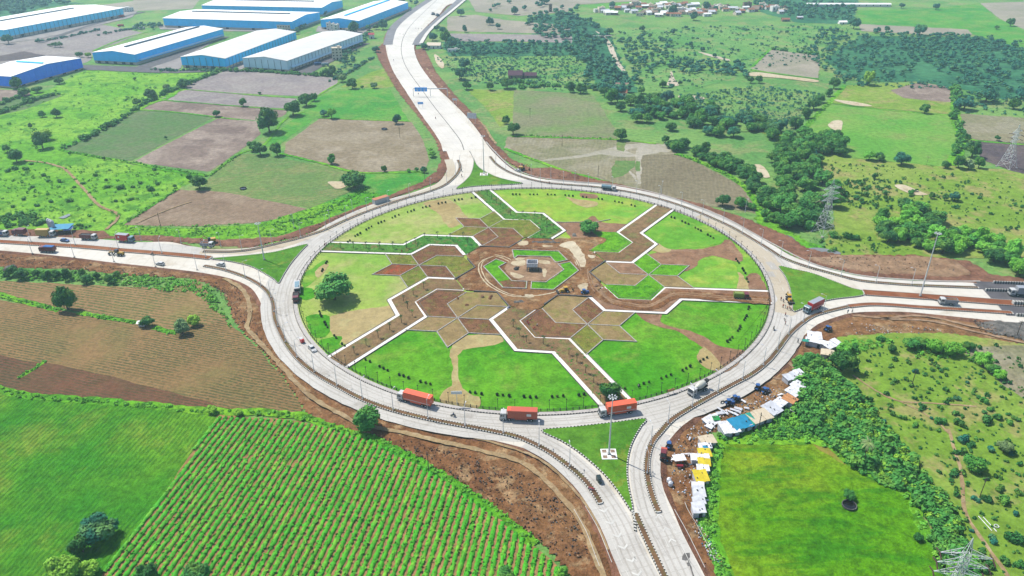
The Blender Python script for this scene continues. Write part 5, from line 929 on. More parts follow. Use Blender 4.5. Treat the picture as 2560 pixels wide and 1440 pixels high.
for x,y in SHR_PX:
    gx,gy=G(x,y); t=link('round_shrub',RS,None,(gx,gy,1.1),random.uniform(0,6)); s=.78*random.uniform(.85,1.15); t.scale=(s,s,s*1.15); t.color=TINT['k']
    tag(t,LBL[(gx,gy)],'shrub','trimmed round shrubs near the garden rim')
def palm_meshes(h,fr,seed,nfr=11,droop=.5):
    mb=MB(); mb.tube((0,0,0),(.03,.02,h*.5),.13,.11,7); mb.tube((.03,.02,h*.5),(0,0,h),.11,.09,7); tr_=mb.mesh('trunk',M_bark)
    rr=random.Random(seed); ms=[]
    mb=MB()
    for j in range(nfr):
        a=2*PI*j/nfr+rr.uniform(-.25,.25); e_=rr.uniform(.1,1.2); L=fr*rr.uniform(.8,1.1); n=4; w0=fr*.13
        pr=[]
        for i in range(n+1):
            s=i/n; r=L*s*math.cos(e_-droop*s*1.5); z=h+L*s*math.sin(e_-droop*s*2.2); pr.append((r,z,w0*math.sin(PI*min(1,s*.85+.12))))
        for i in range(n):
            (r0,z0,w_0),(r1,z1,w_1)=pr[i],pr[i+1]; c,s_=math.cos(a),math.sin(a)
            for sg in (1,-1):
                A=(r0*c,r0*s_,z0);B=(r1*c,r1*s_,z1);Cc=(r1*c-sg*w_1*s_,r1*s_+sg*w_1*c,z1-w_1*.5);D=(r0*c-sg*w_0*s_,r0*s_+sg*w_0*c,z0-w_0*.5)
                mb.quad(A,B,Cc,D) if sg>0 else mb.quad(D,Cc,B,A)
    return tr_,mb.mesh('fronds',M_leaf)
PT,PF=palm_meshes(3.3,1.15,3)
PALMS=[(1009,755),(1019,774),(1031,792),(1004,809),(975,827),(946,846),(916,865),(886,885),(1034,740),(1060,724),(852,622),(884,622),(916,622),(950,623),(983,623),(1017,622),(1039,610),(1062,597),(1094,597),(1126,600),(1158,597),(1170,612),(1218,491),(1229,501),(1241,510),(1252,520),(1265,530),(1276,540),(1307,541),(1337,542),(1353,552),(1367,562),(1383,574),(1367,582),(1352,591),(1283,820),(1298,840),(1316,857),(1358,862),(1422,889),(1442,906),(1464,934),(1484,959)]
ARMN={0:'south-western',1:'southern',4:'northern',5:'western'}
for i,(x,y) in enumerate(PALMS):
    arm='south-western' if i<10 else 'western' if i<22 else 'northern' if i<35 else 'southern'
    gx,gy=G(x,y); t=empty('young_palm',gx,gy,random.uniform(0,6),1.1,random.uniform(.85,1.1)); link('trunk',PT,t); link('fronds',PF,t).color=C(70,96,50)
    tag(t,f'young palm with a bare dark trunk between the {arm} garden walkways','palm',f'young palms between the {arm} walkways')
ZP=0.0
FT,FF=palm_meshes(8.5,2.6,9,16,.35)
for x,y,s,lb in ((2156,1163,1.,'tall fan palm rising from the thicket beside the lime green field'),(2041,540,.95,'fan palm crown among the trees left of the near pylon'),(2316,413,.62,'small lollipop-shaped palm on the bright pasture edge'),(2510,512,.5,'little palm on the right savanna'),(2109,200,.62,'thin palm above the eastern fields'),(2045,200,.62,'thin palm near the pale road')):
    gx,gy=G(x,y); t=empty('fan_palm',gx,gy,random.uniform(0,6),0,s); link('trunk',FT,t); link('fronds',FF,t).color=C(150,176,110); tag(t,lb,'palm')
for k in range(6):
    for B,m in zip(BEDS,BM[k]):
        if m in (None,M_bsoil,M_bed5): continue
        q=scatter([LG(*p,k) for p in B],int(260 if len(B)>4 else 130),.3,rng,px=False)
        bake('bed_plants',TUF,q,[random.uniform(.2,.42) for _ in q],{M_bed1:C(150,116,76,1.7),M_bed2:C(140,160,60,1.7),M_bed3:C(190,96,60,1.7),M_bed4:C(100,184,30,1.7)}[m],(.5,1.),z=1.12,label='small bedding plants in the star shaped beds')
# arm bed planting as low leafy clumps
ZP=1.0
ab=[]
for k,n in ((5,900),(4,800),(1,420)):
    P=[LG(*p,k) for p in FARP]+[LG(*p,k) for p in NEARP][::-1]
    q=scatter(P,n,.2,rng,px=False)
    if k==1: q=[p for p in q if (p[1]<G(1400,880)[1]) or random.random()<.12]
    if k==5: q=[p for p in q if p[0]>G(880,620)[0]]
    ab+=[p for p in q if min(math.dist(p,LG(*c_,k)) for c_ in FARP+NEARP)>1.2]
bake('bed_plants',TUF,ab,[random.uniform(.3,.65) for _ in ab],C(66,140,52,1.5),(.6,1.1),z=1.1,label='low leafy plants bedded between the walkways')
# ================================================================ BUILDINGS
ZP=0.0
def roofmat(name,c,var=.06):
    if name in MATS: return MATS[name]
    t=NT(name,.5,.3); n=t.noise(.1,4); col=t.mix(t.ramp(n,.3,.7),tuple(v*.9 for v in c[:3])+(1,),c)
    tc=t.n('ShaderNodeTexCoord'); sx=t.n('ShaderNodeSeparateXYZ'); t.l(tc.outputs['Object'],sx.inputs[0])
    for ax,p in ((0,6.),(1,6.)):
        k=t.ramp(t.math('ABSOLUTE',t.math('SUBTRACT',t.math('FRACT',t.math('DIVIDE',sx.outputs[ax],p)),.5)),.46,.5); col=t.mix(t.math('MULTIPLY',k,.25),col,tuple(v*.55 for v in c[:3])+(1,))
    MATS[name]=t.out(col); return MATS[name]
M_roofw=roofmat('white_metal_roof',C(250,249,246,1.6)); M_roofg=roofmat('off_white_roof',C(236,232,226,1.9),var=.08); M_blue=plain('blue_cladding',C(6,160,226,.8),.5,.3,var=.06,scale=.2); M_dblue=plain('deep_blue_cladding',C(4,106,222,.8),.5,.3,var=.06,scale=.2); M_cyan=plain('cyan_cladding',C(64,180,215,.85),.5,.3,var=.06,scale=.2)
M_lblue=plain('pale_blue_cladding',C(190,218,228,1.2),.5,.3,var=.05,scale=.2); M_beige=plain('beige_masonry',C(210,196,176,1.4),.9,.1,var=.1); M_rib=plain('dark_rib',C(60,84,100,1.2),.6,.2); M_glass=plain('window_glass',C(56,66,78),.2,.6,var=.2); M_steel=plain('galvanised_steel',C(214,216,216,1.5),.5,.4,var=.06); M_dgrey=plain('dark_grey',C(62,62,64),.7,.2); M_black=plain('tyre_black',C(34,34,34),.9,.1)
M_cream=plain('cream_plaster',C(226,212,190,1.5),.9,.1,var=.08); M_wallw=plain('whitewash',C(234,230,222,1.5),.9,.1,var=.08); M_pinkr=plain('clay_tiles',C(190,130,104),.9,.1,var=.2); M_tin=plain('tin_sheet',C(206,208,214,1.7),.5,.4,var=.14,scale=.9); M_tin2=plain('rusty_tin',C(176,150,130),.8,.2,var=.25); M_purple=plain('maroon_roof',C(94,48,74),.7,.2,var=.15)
def frame(p1,p2,p4=None):
    a=math.atan2(p2[1]-p1[1],p2[0]-p1[0]); return a,math.dist(p1,p2)
def warehouse(P,h,clad,roof,ridge,label,base=2.4,rise=2.6,depth=None,vent=None,bay=6.,sidecl=None,ribs=False,canopy=False,ventcol=None):
    """P: three eave corners in the photo: front left, front right, back right"""
    p1,p2,p3=[G(x,y,h) for x,y in P]; a,W=frame(p1,p2); D=depth or abs(-(math.sin(a))*(p3[0]-p2[0])+math.cos(a)*(p3[1]-p2[1]))
    t=empty('warehouse',p1[0],p1[1],a); tag(t,label,'warehouse','blue and white warehouses')
    mb=MB(); mb.box(W/2,D/2,-.1,W-.4,D-.4,base+.1); mb.build('wall_base',M_beige,t)
    mb=MB(); gx=ridge=='x'                                    # 'x': ridge runs along the front
    if gx:
        pr=[(0,h),(D/2,h+rise),(D,h)]
        for x in (0,W): 
            q=[(x,0,base),(x,D,base),(x,D,h),(x,D/2,h+rise),(x,0,h)]; mb.quad(*(q if x else q[::-1]))
        mb.quad((0,0,base),(W,0,base),(W,0,h),(0,0,h)); mb.quad((W,D,base),(0,D,base),(0,D,h),(W,D,h))
    else:
        for y in (0,D):
            q=[(0,y,base),(W,y,base),(W,y,h),(W/2,y,h+rise),(0,y,h)]; mb.quad(*(q[::-1] if y else q))
        mb.quad((W,0,base),(W,D,base),(W,D,h),(W,0,h)); mb.quad((0,D,base),(0,0,base),(0,0,h),(0,D,h))
    mb.build('cladding',clad,t)
    for sgn in (0,1):                                         # two roof slopes
        mb=MB(); o=.5
        if gx:
            y0,y1=(-o,D/2) if sgn==0 else (D+o,D/2); 
            for z in (0,): mb.quad((-o,y0,h+.02),(W+o,y0,h+.02),(W+o,y1,h+rise+.08),(-o,y1,h+rise+.08)); mb.quad((-o,y0,h-.25),(W+o,y0,h-.25),(W+o,y0,h+.02),(-o,y0,h+.02)); 
            for x in (-o,W+o): mb.quad((x,y0,h-.25),(x,y1,h+rise-.2),(x,y1,h+rise+.08),(x,y0,h+.02))
        else:
            x0,x1=(-o,W/2) if sgn==0 else (W+o,W/2)
            mb.quad((x0,-o,h+.02),(x0,D+o,h+.02),(x1,D+o,h+rise+.08),(x1,-o,h+rise+.08)); mb.quad((x0,-o,h-.25),(x0,D+o,h-.25),(x0,D+o,h+.02),(x0,-o,h+.02))
            for y in (-o,D+o): mb.quad((x0,y,h-.25),(x1,y,h+rise-.2),(x1,y,h+rise+.08),(x0,y,h+.02))
        r=mb.build('roof_slope',roof,t)
    if vent:
        mb=MB(); f0,f1=vent
        if gx: mb.box(W*(f0+f1)/2,D/2,h+rise,W*(f1-f0),2.2,1.1)
        else: mb.box(W/2,D*(f0+f1)/2,h+rise,2.2,D*(f1-f0),1.1)
        mb.build('ridge_vent',ventcol or M_rib,t)
    # panels between ribs on the two sides that face the camera
    pm=MB(); pm.box(0,0,base+.05,bay-.35,.16,h-base-.25); pmesh=pm.mesh('panel',sidecl or clad)
    rb=MB(); rb.box(0,0,0,.35,.3,h-.2); rmesh=rb.mesh('rib',M_rib if ribs else clad)
    n=int(W/bay)
    for i in range(n):
        o=link('panel',pmesh,t,((i+.5)*W/n,-.1,0)); o.scale=(W/n/bay,1,1)
        if ribs and i: link('rib',rmesh,t,(i*W/n,-.15,0))
    n=int(D/bay)
    for i in range(n):
        o=link('panel',pmesh,t,(W+.1,(i+.5)*D/n,0),PI/2); o.scale=(D/n/bay,1,1)
        if ribs and i: link('rib',rmesh,t,(W+.15,i*D/n,0),PI/2)
    if canopy:
        m=MB(); m.quad((W,4,base+2.2),(W+3.2,4,base+1.5),(W+3.2,D-4,base+1.5),(W,D-4,base+2.2)); m.quad((W,4,base+2),(W,D-4,base+2),(W+3.2,D-4,base+1.4),(W+3.2,4,base+1.4)); m.build('canopy',M_lblue,t)
    m=MB()
    for f in (.12,.3,.5,.7,.88): m.box(W*f,-.28,0,3.6,.1,base*.9)
    m.build('loading_doors',M_dgrey,t); return t,W,D
warehouse([(230,131),(336,136),(505,70)],10,M_blue,M_roofw,'y','long blue warehouse with a dark ridge vent beside the dark field',vent=(.12,.94),canopy=True)
warehouse([(451,142),(562,146),(699,78)],10,M_blue,M_roofg,'y','warehouse with a plain off-white roof and ribbed blue walls',ribs=True)
warehouse([(606,145),(717,152),(839,81)],10.5,M_lblue,M_roofg,'y','pale blue ribbed warehouse beside the asphalt yard, no ridge vent',ribs=True,canopy=True,sidecl=M_lblue)
warehouse([(407,45),(729,54),(779,30)],11,M_blue,M_roofw,'x','wide blue warehouse standing broadside, behind the two white-roofed ones',vent=(.1,.88))
warehouse([(504,13),(804,19),(845,1)],11,M_blue,M_roofw,'x','farthest blue warehouse at the top edge, broadside on',vent=(.1,.85))
warehouse([(801,49),(896,52),(977,4)],11,M_blue,M_roofw,'y','blue gabled warehouse nearest the north road with a bright blue ridge',vent=(.1,.97),ventcol=M_blue)
warehouse([(27,191),(202,145),(130,136)],10,M_dblue,M_roofw,'y','deep blue warehouse at the left edge with a blue pipe-like ridge',vent=(.1,.8),ventcol=M_cyan,base=1.2)
warehouse([(9,75),(306,20),(207,8)],11,M_cyan,M_roofw,'x','longest warehouse at the top left with cyan panelled wall',vent=(.02,.8),ribs=True,base=3.4)
M_yard=plain('yard_concrete',C(176,168,164),.9,.1,var=.14,scale=.1)
for P_,m_ in (([(345,166),(420,184),(452,172),(462,146),(562,90),(512,88),(420,140)],M_yard),([(716,182),(775,186),(892,112),(888,95),(842,98),(790,140)],M_asph),([(205,163),(358,168),(450,176),(448,184),(340,178),(212,176)],M_asph),([(395,62),(730,74),(728,82),(640,80),(400,74)],M_yard),([(560,170),(600,178),(716,90),(700,86),(640,130)],M_yard),([(-60,100),(20,92),(310,30),(345,28),(330,44),(100,98),(-60,118)],M_yard),([(795,66),(905,72),(985,24),(990,30),(910,84),(790,80)],M_yard)):
    Z[0]+=.003; sheet('yard',P_,m_,Z[0],.3)
for p,w_ in (([(215,170),(300,176),(420,180),(520,178)],10),([(355,170),(430,145),(520,104),(560,92)],16),([(740,182),(790,160),(850,130),(900,108)],24),([(100,108),(200,72),(310,42),(360,30)],7),([(560,175),(620,178)],8),([(925,50),(985,28)],6)):
    Z[0]+=.01; strip('yard_asphalt',p,w_,M_asph,Z[0],0)
strip('yard_strip',[(570,166),(640,134),(700,104),(728,88)],8,M_conc2,Z[0]+.02,0)
def wmesh(w_,h): 
    m=MB(); m.box(0,0,0,w_,.12,h); return m.mesh('window',M_glass)
def block(px,py,w_,d,h,deg,floors,cols,mat,label,cat='building',roof='flat',roofmat_=None,group=None,name='building',door=True,px_=True):
    x,y=G(px,py) if px_ else (px,py); a=R_(deg); t=empty(name,x,y+d*.5,a); tag(t,label,cat,group)
    m=MB(); m.box(0,0,-.1,w_,d,h+.1); m.build('wall',mat,t)
    if roof=='flat':
        m=MB()
        for cx_,cy_,sx,sy in ((0,-d/2+.12,w_+.3,.25),(0,d/2-.12,w_+.3,.25),(-w_/2+.12,0,.25,d-.3),(w_/2-.12,0,.25,d-.3)): m.box(cx_,cy_,h+.003,sx,sy,.6)
        m.box(w_*.2,d*.1,h+.003,w_*.25,d*.3,1.6); m.build('parapet',mat,t)
    else:
        rm=roofmat_ or M_pinkr; rr=h+min(d,w_)*.24
        m=MB(); o=.5
        m.quad((-w_/2-o,-d/2-o,h-.1),(w_/2+o,-d/2-o,h-.1),(w_/2+o,0,rr),(-w_/2-o,0,rr)); m.quad((w_/2+o,d/2+o,h-.1),(-w_/2-o,d/2+o,h-.1),(-w_/2-o,0,rr),(w_/2+o,0,rr)); m.build('roof',rm,t)
        m=MB(); 
        for s in (-1,1): m.quad((s*w_/2,-d/2,h),(s*w_/2,d/2,h),(s*w_/2,0,rr-.1))
        m.build('gable',mat,t)
    if cols:
        fh=h/floors; ww=min(1.3,w_/cols*.5); wm=wmesh(ww,fh*.42)
        for f in range(floors):
            for c in range(cols):
                if door and f==0 and c==cols//2: continue
                link('window',wm,t,((c+.5)*w_/cols-w_/2,-d/2-.03,f*fh+fh*.35))
            for c in range(max(1,int(d/w_*cols))): n=max(1,int(d/w_*cols)); link('window',wm,t,(w_/2+.03,(c+.5)*d/n-d/2,f*fh+fh*.35),PI/2)
        if door: m=MB(); m.box(0,-d/2-.03,0,1.2,.12,min(2.2,fh*.75)); m.build('door',M_dgrey,t)
    return t
block(842,150,10,8,11,12,4,3,M_cream,'narrow four-storey beige block of flats below the asphalt yard')
block(712,78,17,9,6.5,-12,2,5,M_cream,'low cream office building between the blue warehouses')
for i,(x,y) in enumerate(((812,73),(822,76),(832,79),(842,81))): block(x,y,4,7,8,-8,3,1,M_wallw,['first','second','third','last'][i]+' narrow white apartment house of the row below the gabled warehouse','building',group='row of narrow apartment houses')
block(790,38,14,8,6,-12,1,3,M_cream,'plain cream block between the two far blue warehouses'); block(877,80,12,6,3,-8,1,3,M_beige,'low beige house behind the flats'); block(928,97,6,7,4.5,10,1,1,M_wallw,'little white roadside house with a red front roof','house','pitch',plain('red_roof',C(200,50,70),.7,.2))
block(308,30,22,10,5,-12,2,6,M_wallw,'white two-storey office at the end of the longest warehouse'); block(890,94,5,6,3.5,8,1,1,M_tin2,'small brown gate hut beside the lane','hut','pitch',M_purple); block(1000,26,30,7,2.5,-6,1,0,M_wallw,'long low white shed with a dark roof beside the north road','shed','pitch',M_dgrey)
block(1085,122,14,9,3.5,-5,1,3,M_wallw,'farmhouse with grey gabled roof among the trees by the north road','farmhouse','pitch',M_beige); block(1134,131,12,4,2.6,-3,1,3,M_wallw,'small white roadside hut in front of the plantation','hut')
block(1289,198,12,12,3.5,-4,1,2,M_tin2,'shed with striped maroon roof, the taller of the two','shed','pitch',M_purple); block(1320,196,15,8,2.6,-4,1,2,M_tin2,'long low shed with maroon roof beside the taller one','shed','pitch',M_purple)
block(1549,243,12,8,3.6,-8,1,3,M_wallw,'house with pinkish roof and white veranda in the stream wood','house','pitch',M_pinkr); block(1556,222,10,6,3,-8,1,2,M_cream,'small pale house behind the one with the veranda','house','pitch',M_tin2); block(1376,30,4,4,9,5,3,1,M_tin2,'ruined brown brick tower on the far field','tower'); block(1398,34,10,4,2.5,5,1,2,M_tin2,'low ruined wall building beside the brown tower','ruin')
block(2122,17,110,6,3.2,-5,1,12,M_wallw,'very long low shed with pale roof at the top right','shed','pitch',M_roofw); block(2108,61,9,6,2.6,0,1,1,M_wallw,'small white roofed hut near the far fields','hut','pitch',M_roofw); block(1965,54,9,6,2.6,0,1,1,M_tin2,'small pink roofed hut right of the village','hut','pitch',M_pinkr); block(2000,48,7,4,2.4,0,1,1,M_tin2,'tiny hut at the right end of the village','hut','pitch',M_tin)
# the far village: each house stands by itself
random.seed(21)
vx=[(1496+i*7.2+random.uniform(-3,3), 27+3*math.sin(i*.3)+random.choice((-8,-4,0,4,8))) for i in range(66)]+[(1570+i*11,18+random.uniform(-6,5)) for i in range(14)]+[(1600+i*12,38+random.uniform(-3,5)) for i in range(16)]
VM=[('whitewashed',M_wallw),('cream',M_cream),('brown',M_tin2),('beige',M_beige)]; VR=[('tin',M_tin),('clay tiled',M_pinkr),('white',M_roofw),('rusty',M_tin2)]
for x,y in vx:
    (a_,ma),(b_,mr)=random.choice(VM),random.choice(VR); fl=random.random()<.3
    block(x,y,random.uniform(6,12),random.uniform(5,9),random.choice((3,3.6,6.2)) if fl else 3.2,random.uniform(-20,20),1,2,ma,f'{a_} flat roofed house of the far village' if fl else f'{a_} house with {b_} roof in the far village','house','flat' if fl else 'pitch',mr,'houses of the far village',name='house',door=False)
# footbridge over the stream
x,y=G(1500,95); t=empty('bridge',x,y,R_(3)); tag(t,'little white footbridge over the muddy stream','bridge'); m=MB(); m.box(0,0,2,26,3,.5); m.build('deck',M_kedge,t)
for i in range(7): m=MB(); m.box(-11+i*3.7,0,0,.7,2.6,2); m.build('pier',M_kedge,t)
# ---------------------------------------------------------------- camp of shacks on the south-east bank
TC={'w':plain('white_sheet',C(238,238,242,1.8),.5,.3,var=.22,scale=1.6),'y':plain('yellow_tarp',C(250,226,40),.6,.3,var=.12,scale=.9),'b':plain('blue_tarp',C(30,160,205),.6,.3,var=.12,scale=.6),'t':plain('teal_tarp',C(40,176,150),.6,.3,var=.12,scale=.6),'g':M_tin,'o':plain('orange_tarp',C(236,168,110),.6,.3,var=.15),'c':plain('cream_tarp',C(246,228,196),.6,.3,var=.1),'n':plain('green_tarp',C(40,170,80),.6,.3,var=.1)}
ZP=.35
def shack(px,py,w_,d,h,deg,roof,label,wall=None,px2=None,stripes=False,sl=.25):
    x,y=G(px,py,h*.8); w_*=.9; d*=.92; h*=.85; t=empty('shack',x,y,R_(deg+random.uniform(-7,7)),.3); tag(t,label,'shack','shacks of the roadside camp')
    m=MB(); m.box(0,0,-.3,w_*.92,d*.88,h+.2); m.build('wall',wall or M_tin,t)
    n=max(1,int(w_/1.3)); pm=MB(); pm.box(0,0,0,w_/n*1.06,d*1.08,.07)
    me=pm.mesh('roof_sheet',TC[roof] if roof in TC else roof)
    for i in range(n):
        o=link('roof_sheet',me,t,((i+.5)*w_/n-w_/2,0,h+.05+random.uniform(0,.2)+(i%2)*.05),random.uniform(-.04,.04)); o.rotation_euler[0]=sl*.5+random.uniform(-.03,.03); o.location.y=random.uniform(-.1,.1)*d*.5; o.rotation_euler[1]=random.uniform(-.06,.06)
    if random.random()<.8: m=MB(); m.box(w_*.1,-d*.45,0,.9,.1,h*.75); m.build('doorway',M_dgrey,t)
    for _ in range(random.randint(1,2)):
        m=MB(); m.box(0,0,0,random.uniform(.25,.4),random.uniform(.25,.4),random.uniform(.1,.2)); m.build('weight_stone',M_grav,t,(random.uniform(-.4,.4)*w_,random.uniform(-.35,.35)*d,h+.3),random.random())
    return t
for a_ in ((1822,1070,6.2,5.5,2.4,16,'w','white tin shack with a sagging porch at the left end of the long shed row'),(1851,1060,7.5,5.2,2.5,20,'b','shack with a bright blue tarp roof in the long shed row'),(1873,1052,3.6,5.2,2.5,20,'t','narrow shack with a teal tarp roof beside the bright blue one'),(1898,1043,8.5,5,2.5,24,'c','cream roofed shack at the right end of the long shed row'),
 (1930,1024,5.6,5.4,2.4,38,'g','striped grey tin roofed shack right of the long shed row'),(1950,1009,5,3.6,2.4,38,'w','white roofed shack joined to the striped grey one'),(1974,1000,4.4,4.2,2.5,50,'o','shack with an orange tarp over its front'),(1984,982,5,4.4,2.5,42,'w','white tin shack above the orange tarp shack'),(1995,966,4.8,4,2.4,34,'w','topmost white shack of the group above the orange one'),(1975,944,5.2,3.4,2.4,26,'g','grey walled shack with a ragged white roof'),(1993,936,5,3.4,2.4,26,'w','ragged white roofed shack against the bushes'),
 (2036,841,5.6,4.6,2.6,-15,'w','separate white shack at the corner of the L shaped one'),(2042,856,9,2.6,2.4,-28,'w','left wing of the L shaped white shack'),(2080,862,8,3.6,2.4,26,'w','right wing of the L shaped white shack'),(2068,884,5,3.6,2.2,-25,'c','tarpaulin covered stall below the L shaped shack'),
 (1768,1102,5.4,3.6,2.2,10,'c','pale yellow tarp shack at the top of the roadside column'),(1762,1117,4.4,2.2,2.2,6,'w','white shack patched with a blue sheet in the roadside column'),(1761,1134,4.2,3.4,2.3,4,'y','upper yellow tarp shack of the roadside column'),(1750,1147,6.2,2.8,2.2,-8,'w','wide white shack between the two upper yellow ones'),(1760,1158,4,3,2.3,-4,'y','middle yellow tarp shack of the roadside column'),(1757,1173,4,2.4,2.2,-2,'w','white sheeted shack below the middle yellow one'),(1752,1193,4.4,4.4,2.4,2,'y','lower yellow tarp shack with grey edges'),(1744,1215,3.8,2,2,-6,'w','narrow white lean-to below the lower yellow shack'),
 (1747,1232,3.8,4.2,2.3,0,'g','upper grey tin shack at the foot of the column'),(1747,1255,3.8,2.6,2.3,0,'g','middle grey tin shack at the foot of the column'),(1746,1273,3.9,3.8,2.4,1,'g','last grey tin shack at the foot of the column')): shack(*a_)
for a_ in ((1776,1054,4.6,4.2,.9,30,'w','collapsed heap of white sheets beside the slip road'),(1790,1049,2.4,2,1.4,10,'n','small stall under a green tarpaulin'),(1776,1066,3.4,2.2,.7,50,'w','lower part of the collapsed white sheets'),(1763,1121,1.6,1.2,2.5,6,'b','small blue tarp spread between two shacks')): shack(*a_)
def canopy(px,py,w_,d,h,deg,mat,label,cat='canopy'):
    x,y=G(px,py,h); t=empty('canopy',x,y,R_(deg),.3); tag(t,label,cat); m=MB(); m.box(0,0,h,w_,d,.08); m.quad((-w_*.5,-d*.3,h+.081),(-w_*.75,-d*.1,h-.3),(-w_*.5,d*.1,h+.081)); m.build('sheet',mat,t); pm=MB(); pm.box(0,0,-.3,.1,.1,h+.28); pp=pm.mesh('post',M_dgrey)
    for a_ in (-1,1):
        for b_ in (-1,1): link('post',pp,t,(a_*w_*.45,b_*d*.45,0))
canopy(1698,1146,3.6,2.8,2.2,8,TC['w'],'open canopy of torn white sheet on four posts beside the camp yard'); canopy(2014,853,2,1.8,2.2,-10,TC['t'],'small teal canopy beside the L shaped shack'); canopy(155,568,9,7,2.8,5,TC['b'],'blue tarpaulin shelter beside the western road'); canopy(172,572,3,5,2.4,5,plain('deep_blue_tarp',C(20,100,200),.6,.3),'deep blue tarpaulin lean-to beside the blue shelter')
def thing1(name,mb,mats,x,y,z,deg,label,cat,smooth=False,group=None): return tag(mb.build(name,mats,None,(x,y,z),R_(deg),smooth),label,cat,group)
x,y=G(1699,1171); m=MB(); m.lathe([(.0,-.9),(.42,-.9),(.42,-.3),(.45,-.28),(.42,-.25),(.42,.3),(.45,.32),(.42,.35),(.42,.9),(0,.9)],12,(0,0,.45),'x'); thing1('barrel',m,plain('red_paint',C(190,40,60),.4,.4),x,y,.9,-5,'red steel drum lying on the camp yard','barrel')
for i,(px,py) in enumerate(((1672,1206),(1676,1215))):
    x,y=G(px,py); m=MB(); m.lathe([(.62,0),(.68,.1),(.68,.45),(.64,.5),(.68,.55),(.68,1.),(.5,1.3),(.2,1.4),(.2,1.5),(0,1.5)],14); thing1('water_tank',m,TC['w'],x,y,.6,0,('upper' if i==0 else 'lower')+' of two white plastic water tanks on the camp yard','tank',True)
for i,(px,py,w_,d,dg) in enumerate(((1715,1139,3,.5,0),(1805,1030,.7,5,35),(1822,1012,3.2,.9,-10),(1829,1035,4.4,.8,-40),(1838,1030,3.6,.9,-35),(1800,1036,2.6,1.4,10),(1858,1006,2,.7,-60),(1770,1094,3,.3,30),(1740,1270,2.2,.6,12),(1786,1041,1.8,1.3,15),(1845,1025,2.6,1.2,-30),(1866,1024,1.6,.8,-20),(1950,990,2.2,.6,20),(1980,1030,1.6,.7,-50),(1724,1100,1.6,.5,60),(1765,1255,1.5,.4,10))):
    x,y=G(px,py); m=MB(); m.box(0,0,0,w_,d,.12); m.box(.2,.1,.123,w_*.6,d*.8,.06,.15); thing1('loose_sheet',m,M_tin if i%3 else TC['w'],x,y,.9,dg,['pale metal sheet lying flat in the camp yard','white board dropped on the churned ground','discarded roofing sheet beside the slip road'][i%3],'sheet',group=['flat metal sheets','white boards','roofing sheets'][i%3])
def bake_bits(name,polys,mats,label,z=.4,smin=.12,smax=.5):
    mb=MB()
    for poly,n in polys:
        for x,y in scatter(poly,n,.1,rng):
            s=random.uniform(smin,smax); mb.box(x,y,z+random.uniform(0,.5),s,s*random.uniform(.5,1),s*.6,random.random()*3,m=random.randrange(len(mats)),taper=.7)
    tag(mb.build(name,mats),label,None,None,'stuff')
ZP=.3
bake_bits('rubbish',[([(1690,1110),(1730,1070),(1800,1040),(1880,990),(1960,960),(1960,1000),(1830,1050),(1760,1095),(1750,1210),(1720,1260),(1680,1230),(1665,1160)],420),([(1740,1300),(1790,1380),(1810,1420),(1780,1410),(1730,1320)],120),([(2100,810),(2300,820),(2440,835),(2300,838),(2150,842)],110)],[TC['w'],TC['w'],M_tin,M_tin2,TC['o'],TC['b'],M_dgrey],'scattered scraps and rubbish on the camp ground',.55)
bake_bits('stones',[([(920,1085),(1100,1120),(1300,1180),(1420,1260),(1500,1400),(1380,1390),(1250,1270),(1080,1160)],900),([(0,640),(400,680),(600,720),(660,850),(740,960),(640,860),(580,780),(520,705),(300,688),(0,660)],700),([(2000,640),(2280,645),(2440,680),(2180,680)],400),([(1300,440),(1480,450),(1450,440),(1300,425)],120),([(780,570),(900,530),(960,500),(900,520),(760,575)],150),([(2430,800),(2560,812),(2560,850),(2450,830)],400)],[M_dirt3,M_dirt2,M_grav,M_darkdirt],'loose stones over the excavated banks',.35,.15,.55)
# ---------------------------------------------------------------- concrete block under construction in the middle
ZP=1.06
for px,py,sx,sy,sz,dg in ((1647,548,4,1.4,.7,34),(1640,541,2.4,1.2,.5,34),(1612,560,2,1.4,.6,40),(1605,577,3,1.8,.9,38),(1598,590,1.8,1.2,.5,30),(1622,552,1.6,1,.4,30),(1574,572,1.4,1,.5,20),(1565,590,1.2,1,.4,20),(1595,545,1.2,.9,.5,30),(1576,645,1.8,1,.5,10)):
    x,y=G(px,py); t=empty('slab_stack',x,y,R_(dg)); tag(t,'stack of pale kerb slabs waiting between the north-eastern walkways','stack','pale slab stacks between the north-eastern walkways')
    for i in range(3): m=MB(); m.box(random.uniform(-.1,.1),0,i*sz/3+.004*i,sx*(1-.12*i),sy,sz/3-.01,random.uniform(-.1,.1)); m.build('slab',M_kw,t)
ZP=1.0
x,y=LG(-.022,-.002); x,y=G(1331,681); t=empty('concrete_tower',x,y+2,R_(-3),1.05); tag(t,'raw concrete box on columns being built at the garden centre','monument')
for i in range(4):
    for j in range(3): m=MB(); m.box(-2.1+i*1.4,-1.8+j*1.8,0,.32,.32,2.3); m.build('column',M_kedge,t)
m=MB(); m.box(0,0,2.303,4.8,4.2,.3); m.build('floor_slab',M_kedge,t)
for cx_,cy_,sx,sy in ((0,-2,4.8,.2),(0,2,4.8,.2),(-2.3,0,.2,3.8),(2.3,0,.2,3.8)): m=MB(); m.box(cx_,cy_,2.606,sx,sy,1.7); m.build('wall',TC['w'],t)
m=MB()
for i in range(9): m.tube((-2.6+i*.65,-2.5,0),(-2.6+i*.65+random.uniform(-.1,.1),-2.5,2.9),.05,n=4); m.tube((2.8,-2.5+i*.6,0),(2.8,-2.5+i*.6,2.6),.05,n=4)
m.tube((-2.7,-2.5,1.3),(2.9,-2.5,1.3),.05,n=4); m.tube((2.8,-2.5,1.4),(2.8,2.5,1.4),.05,n=4); m.build('scaffolding',M_dgrey,t)
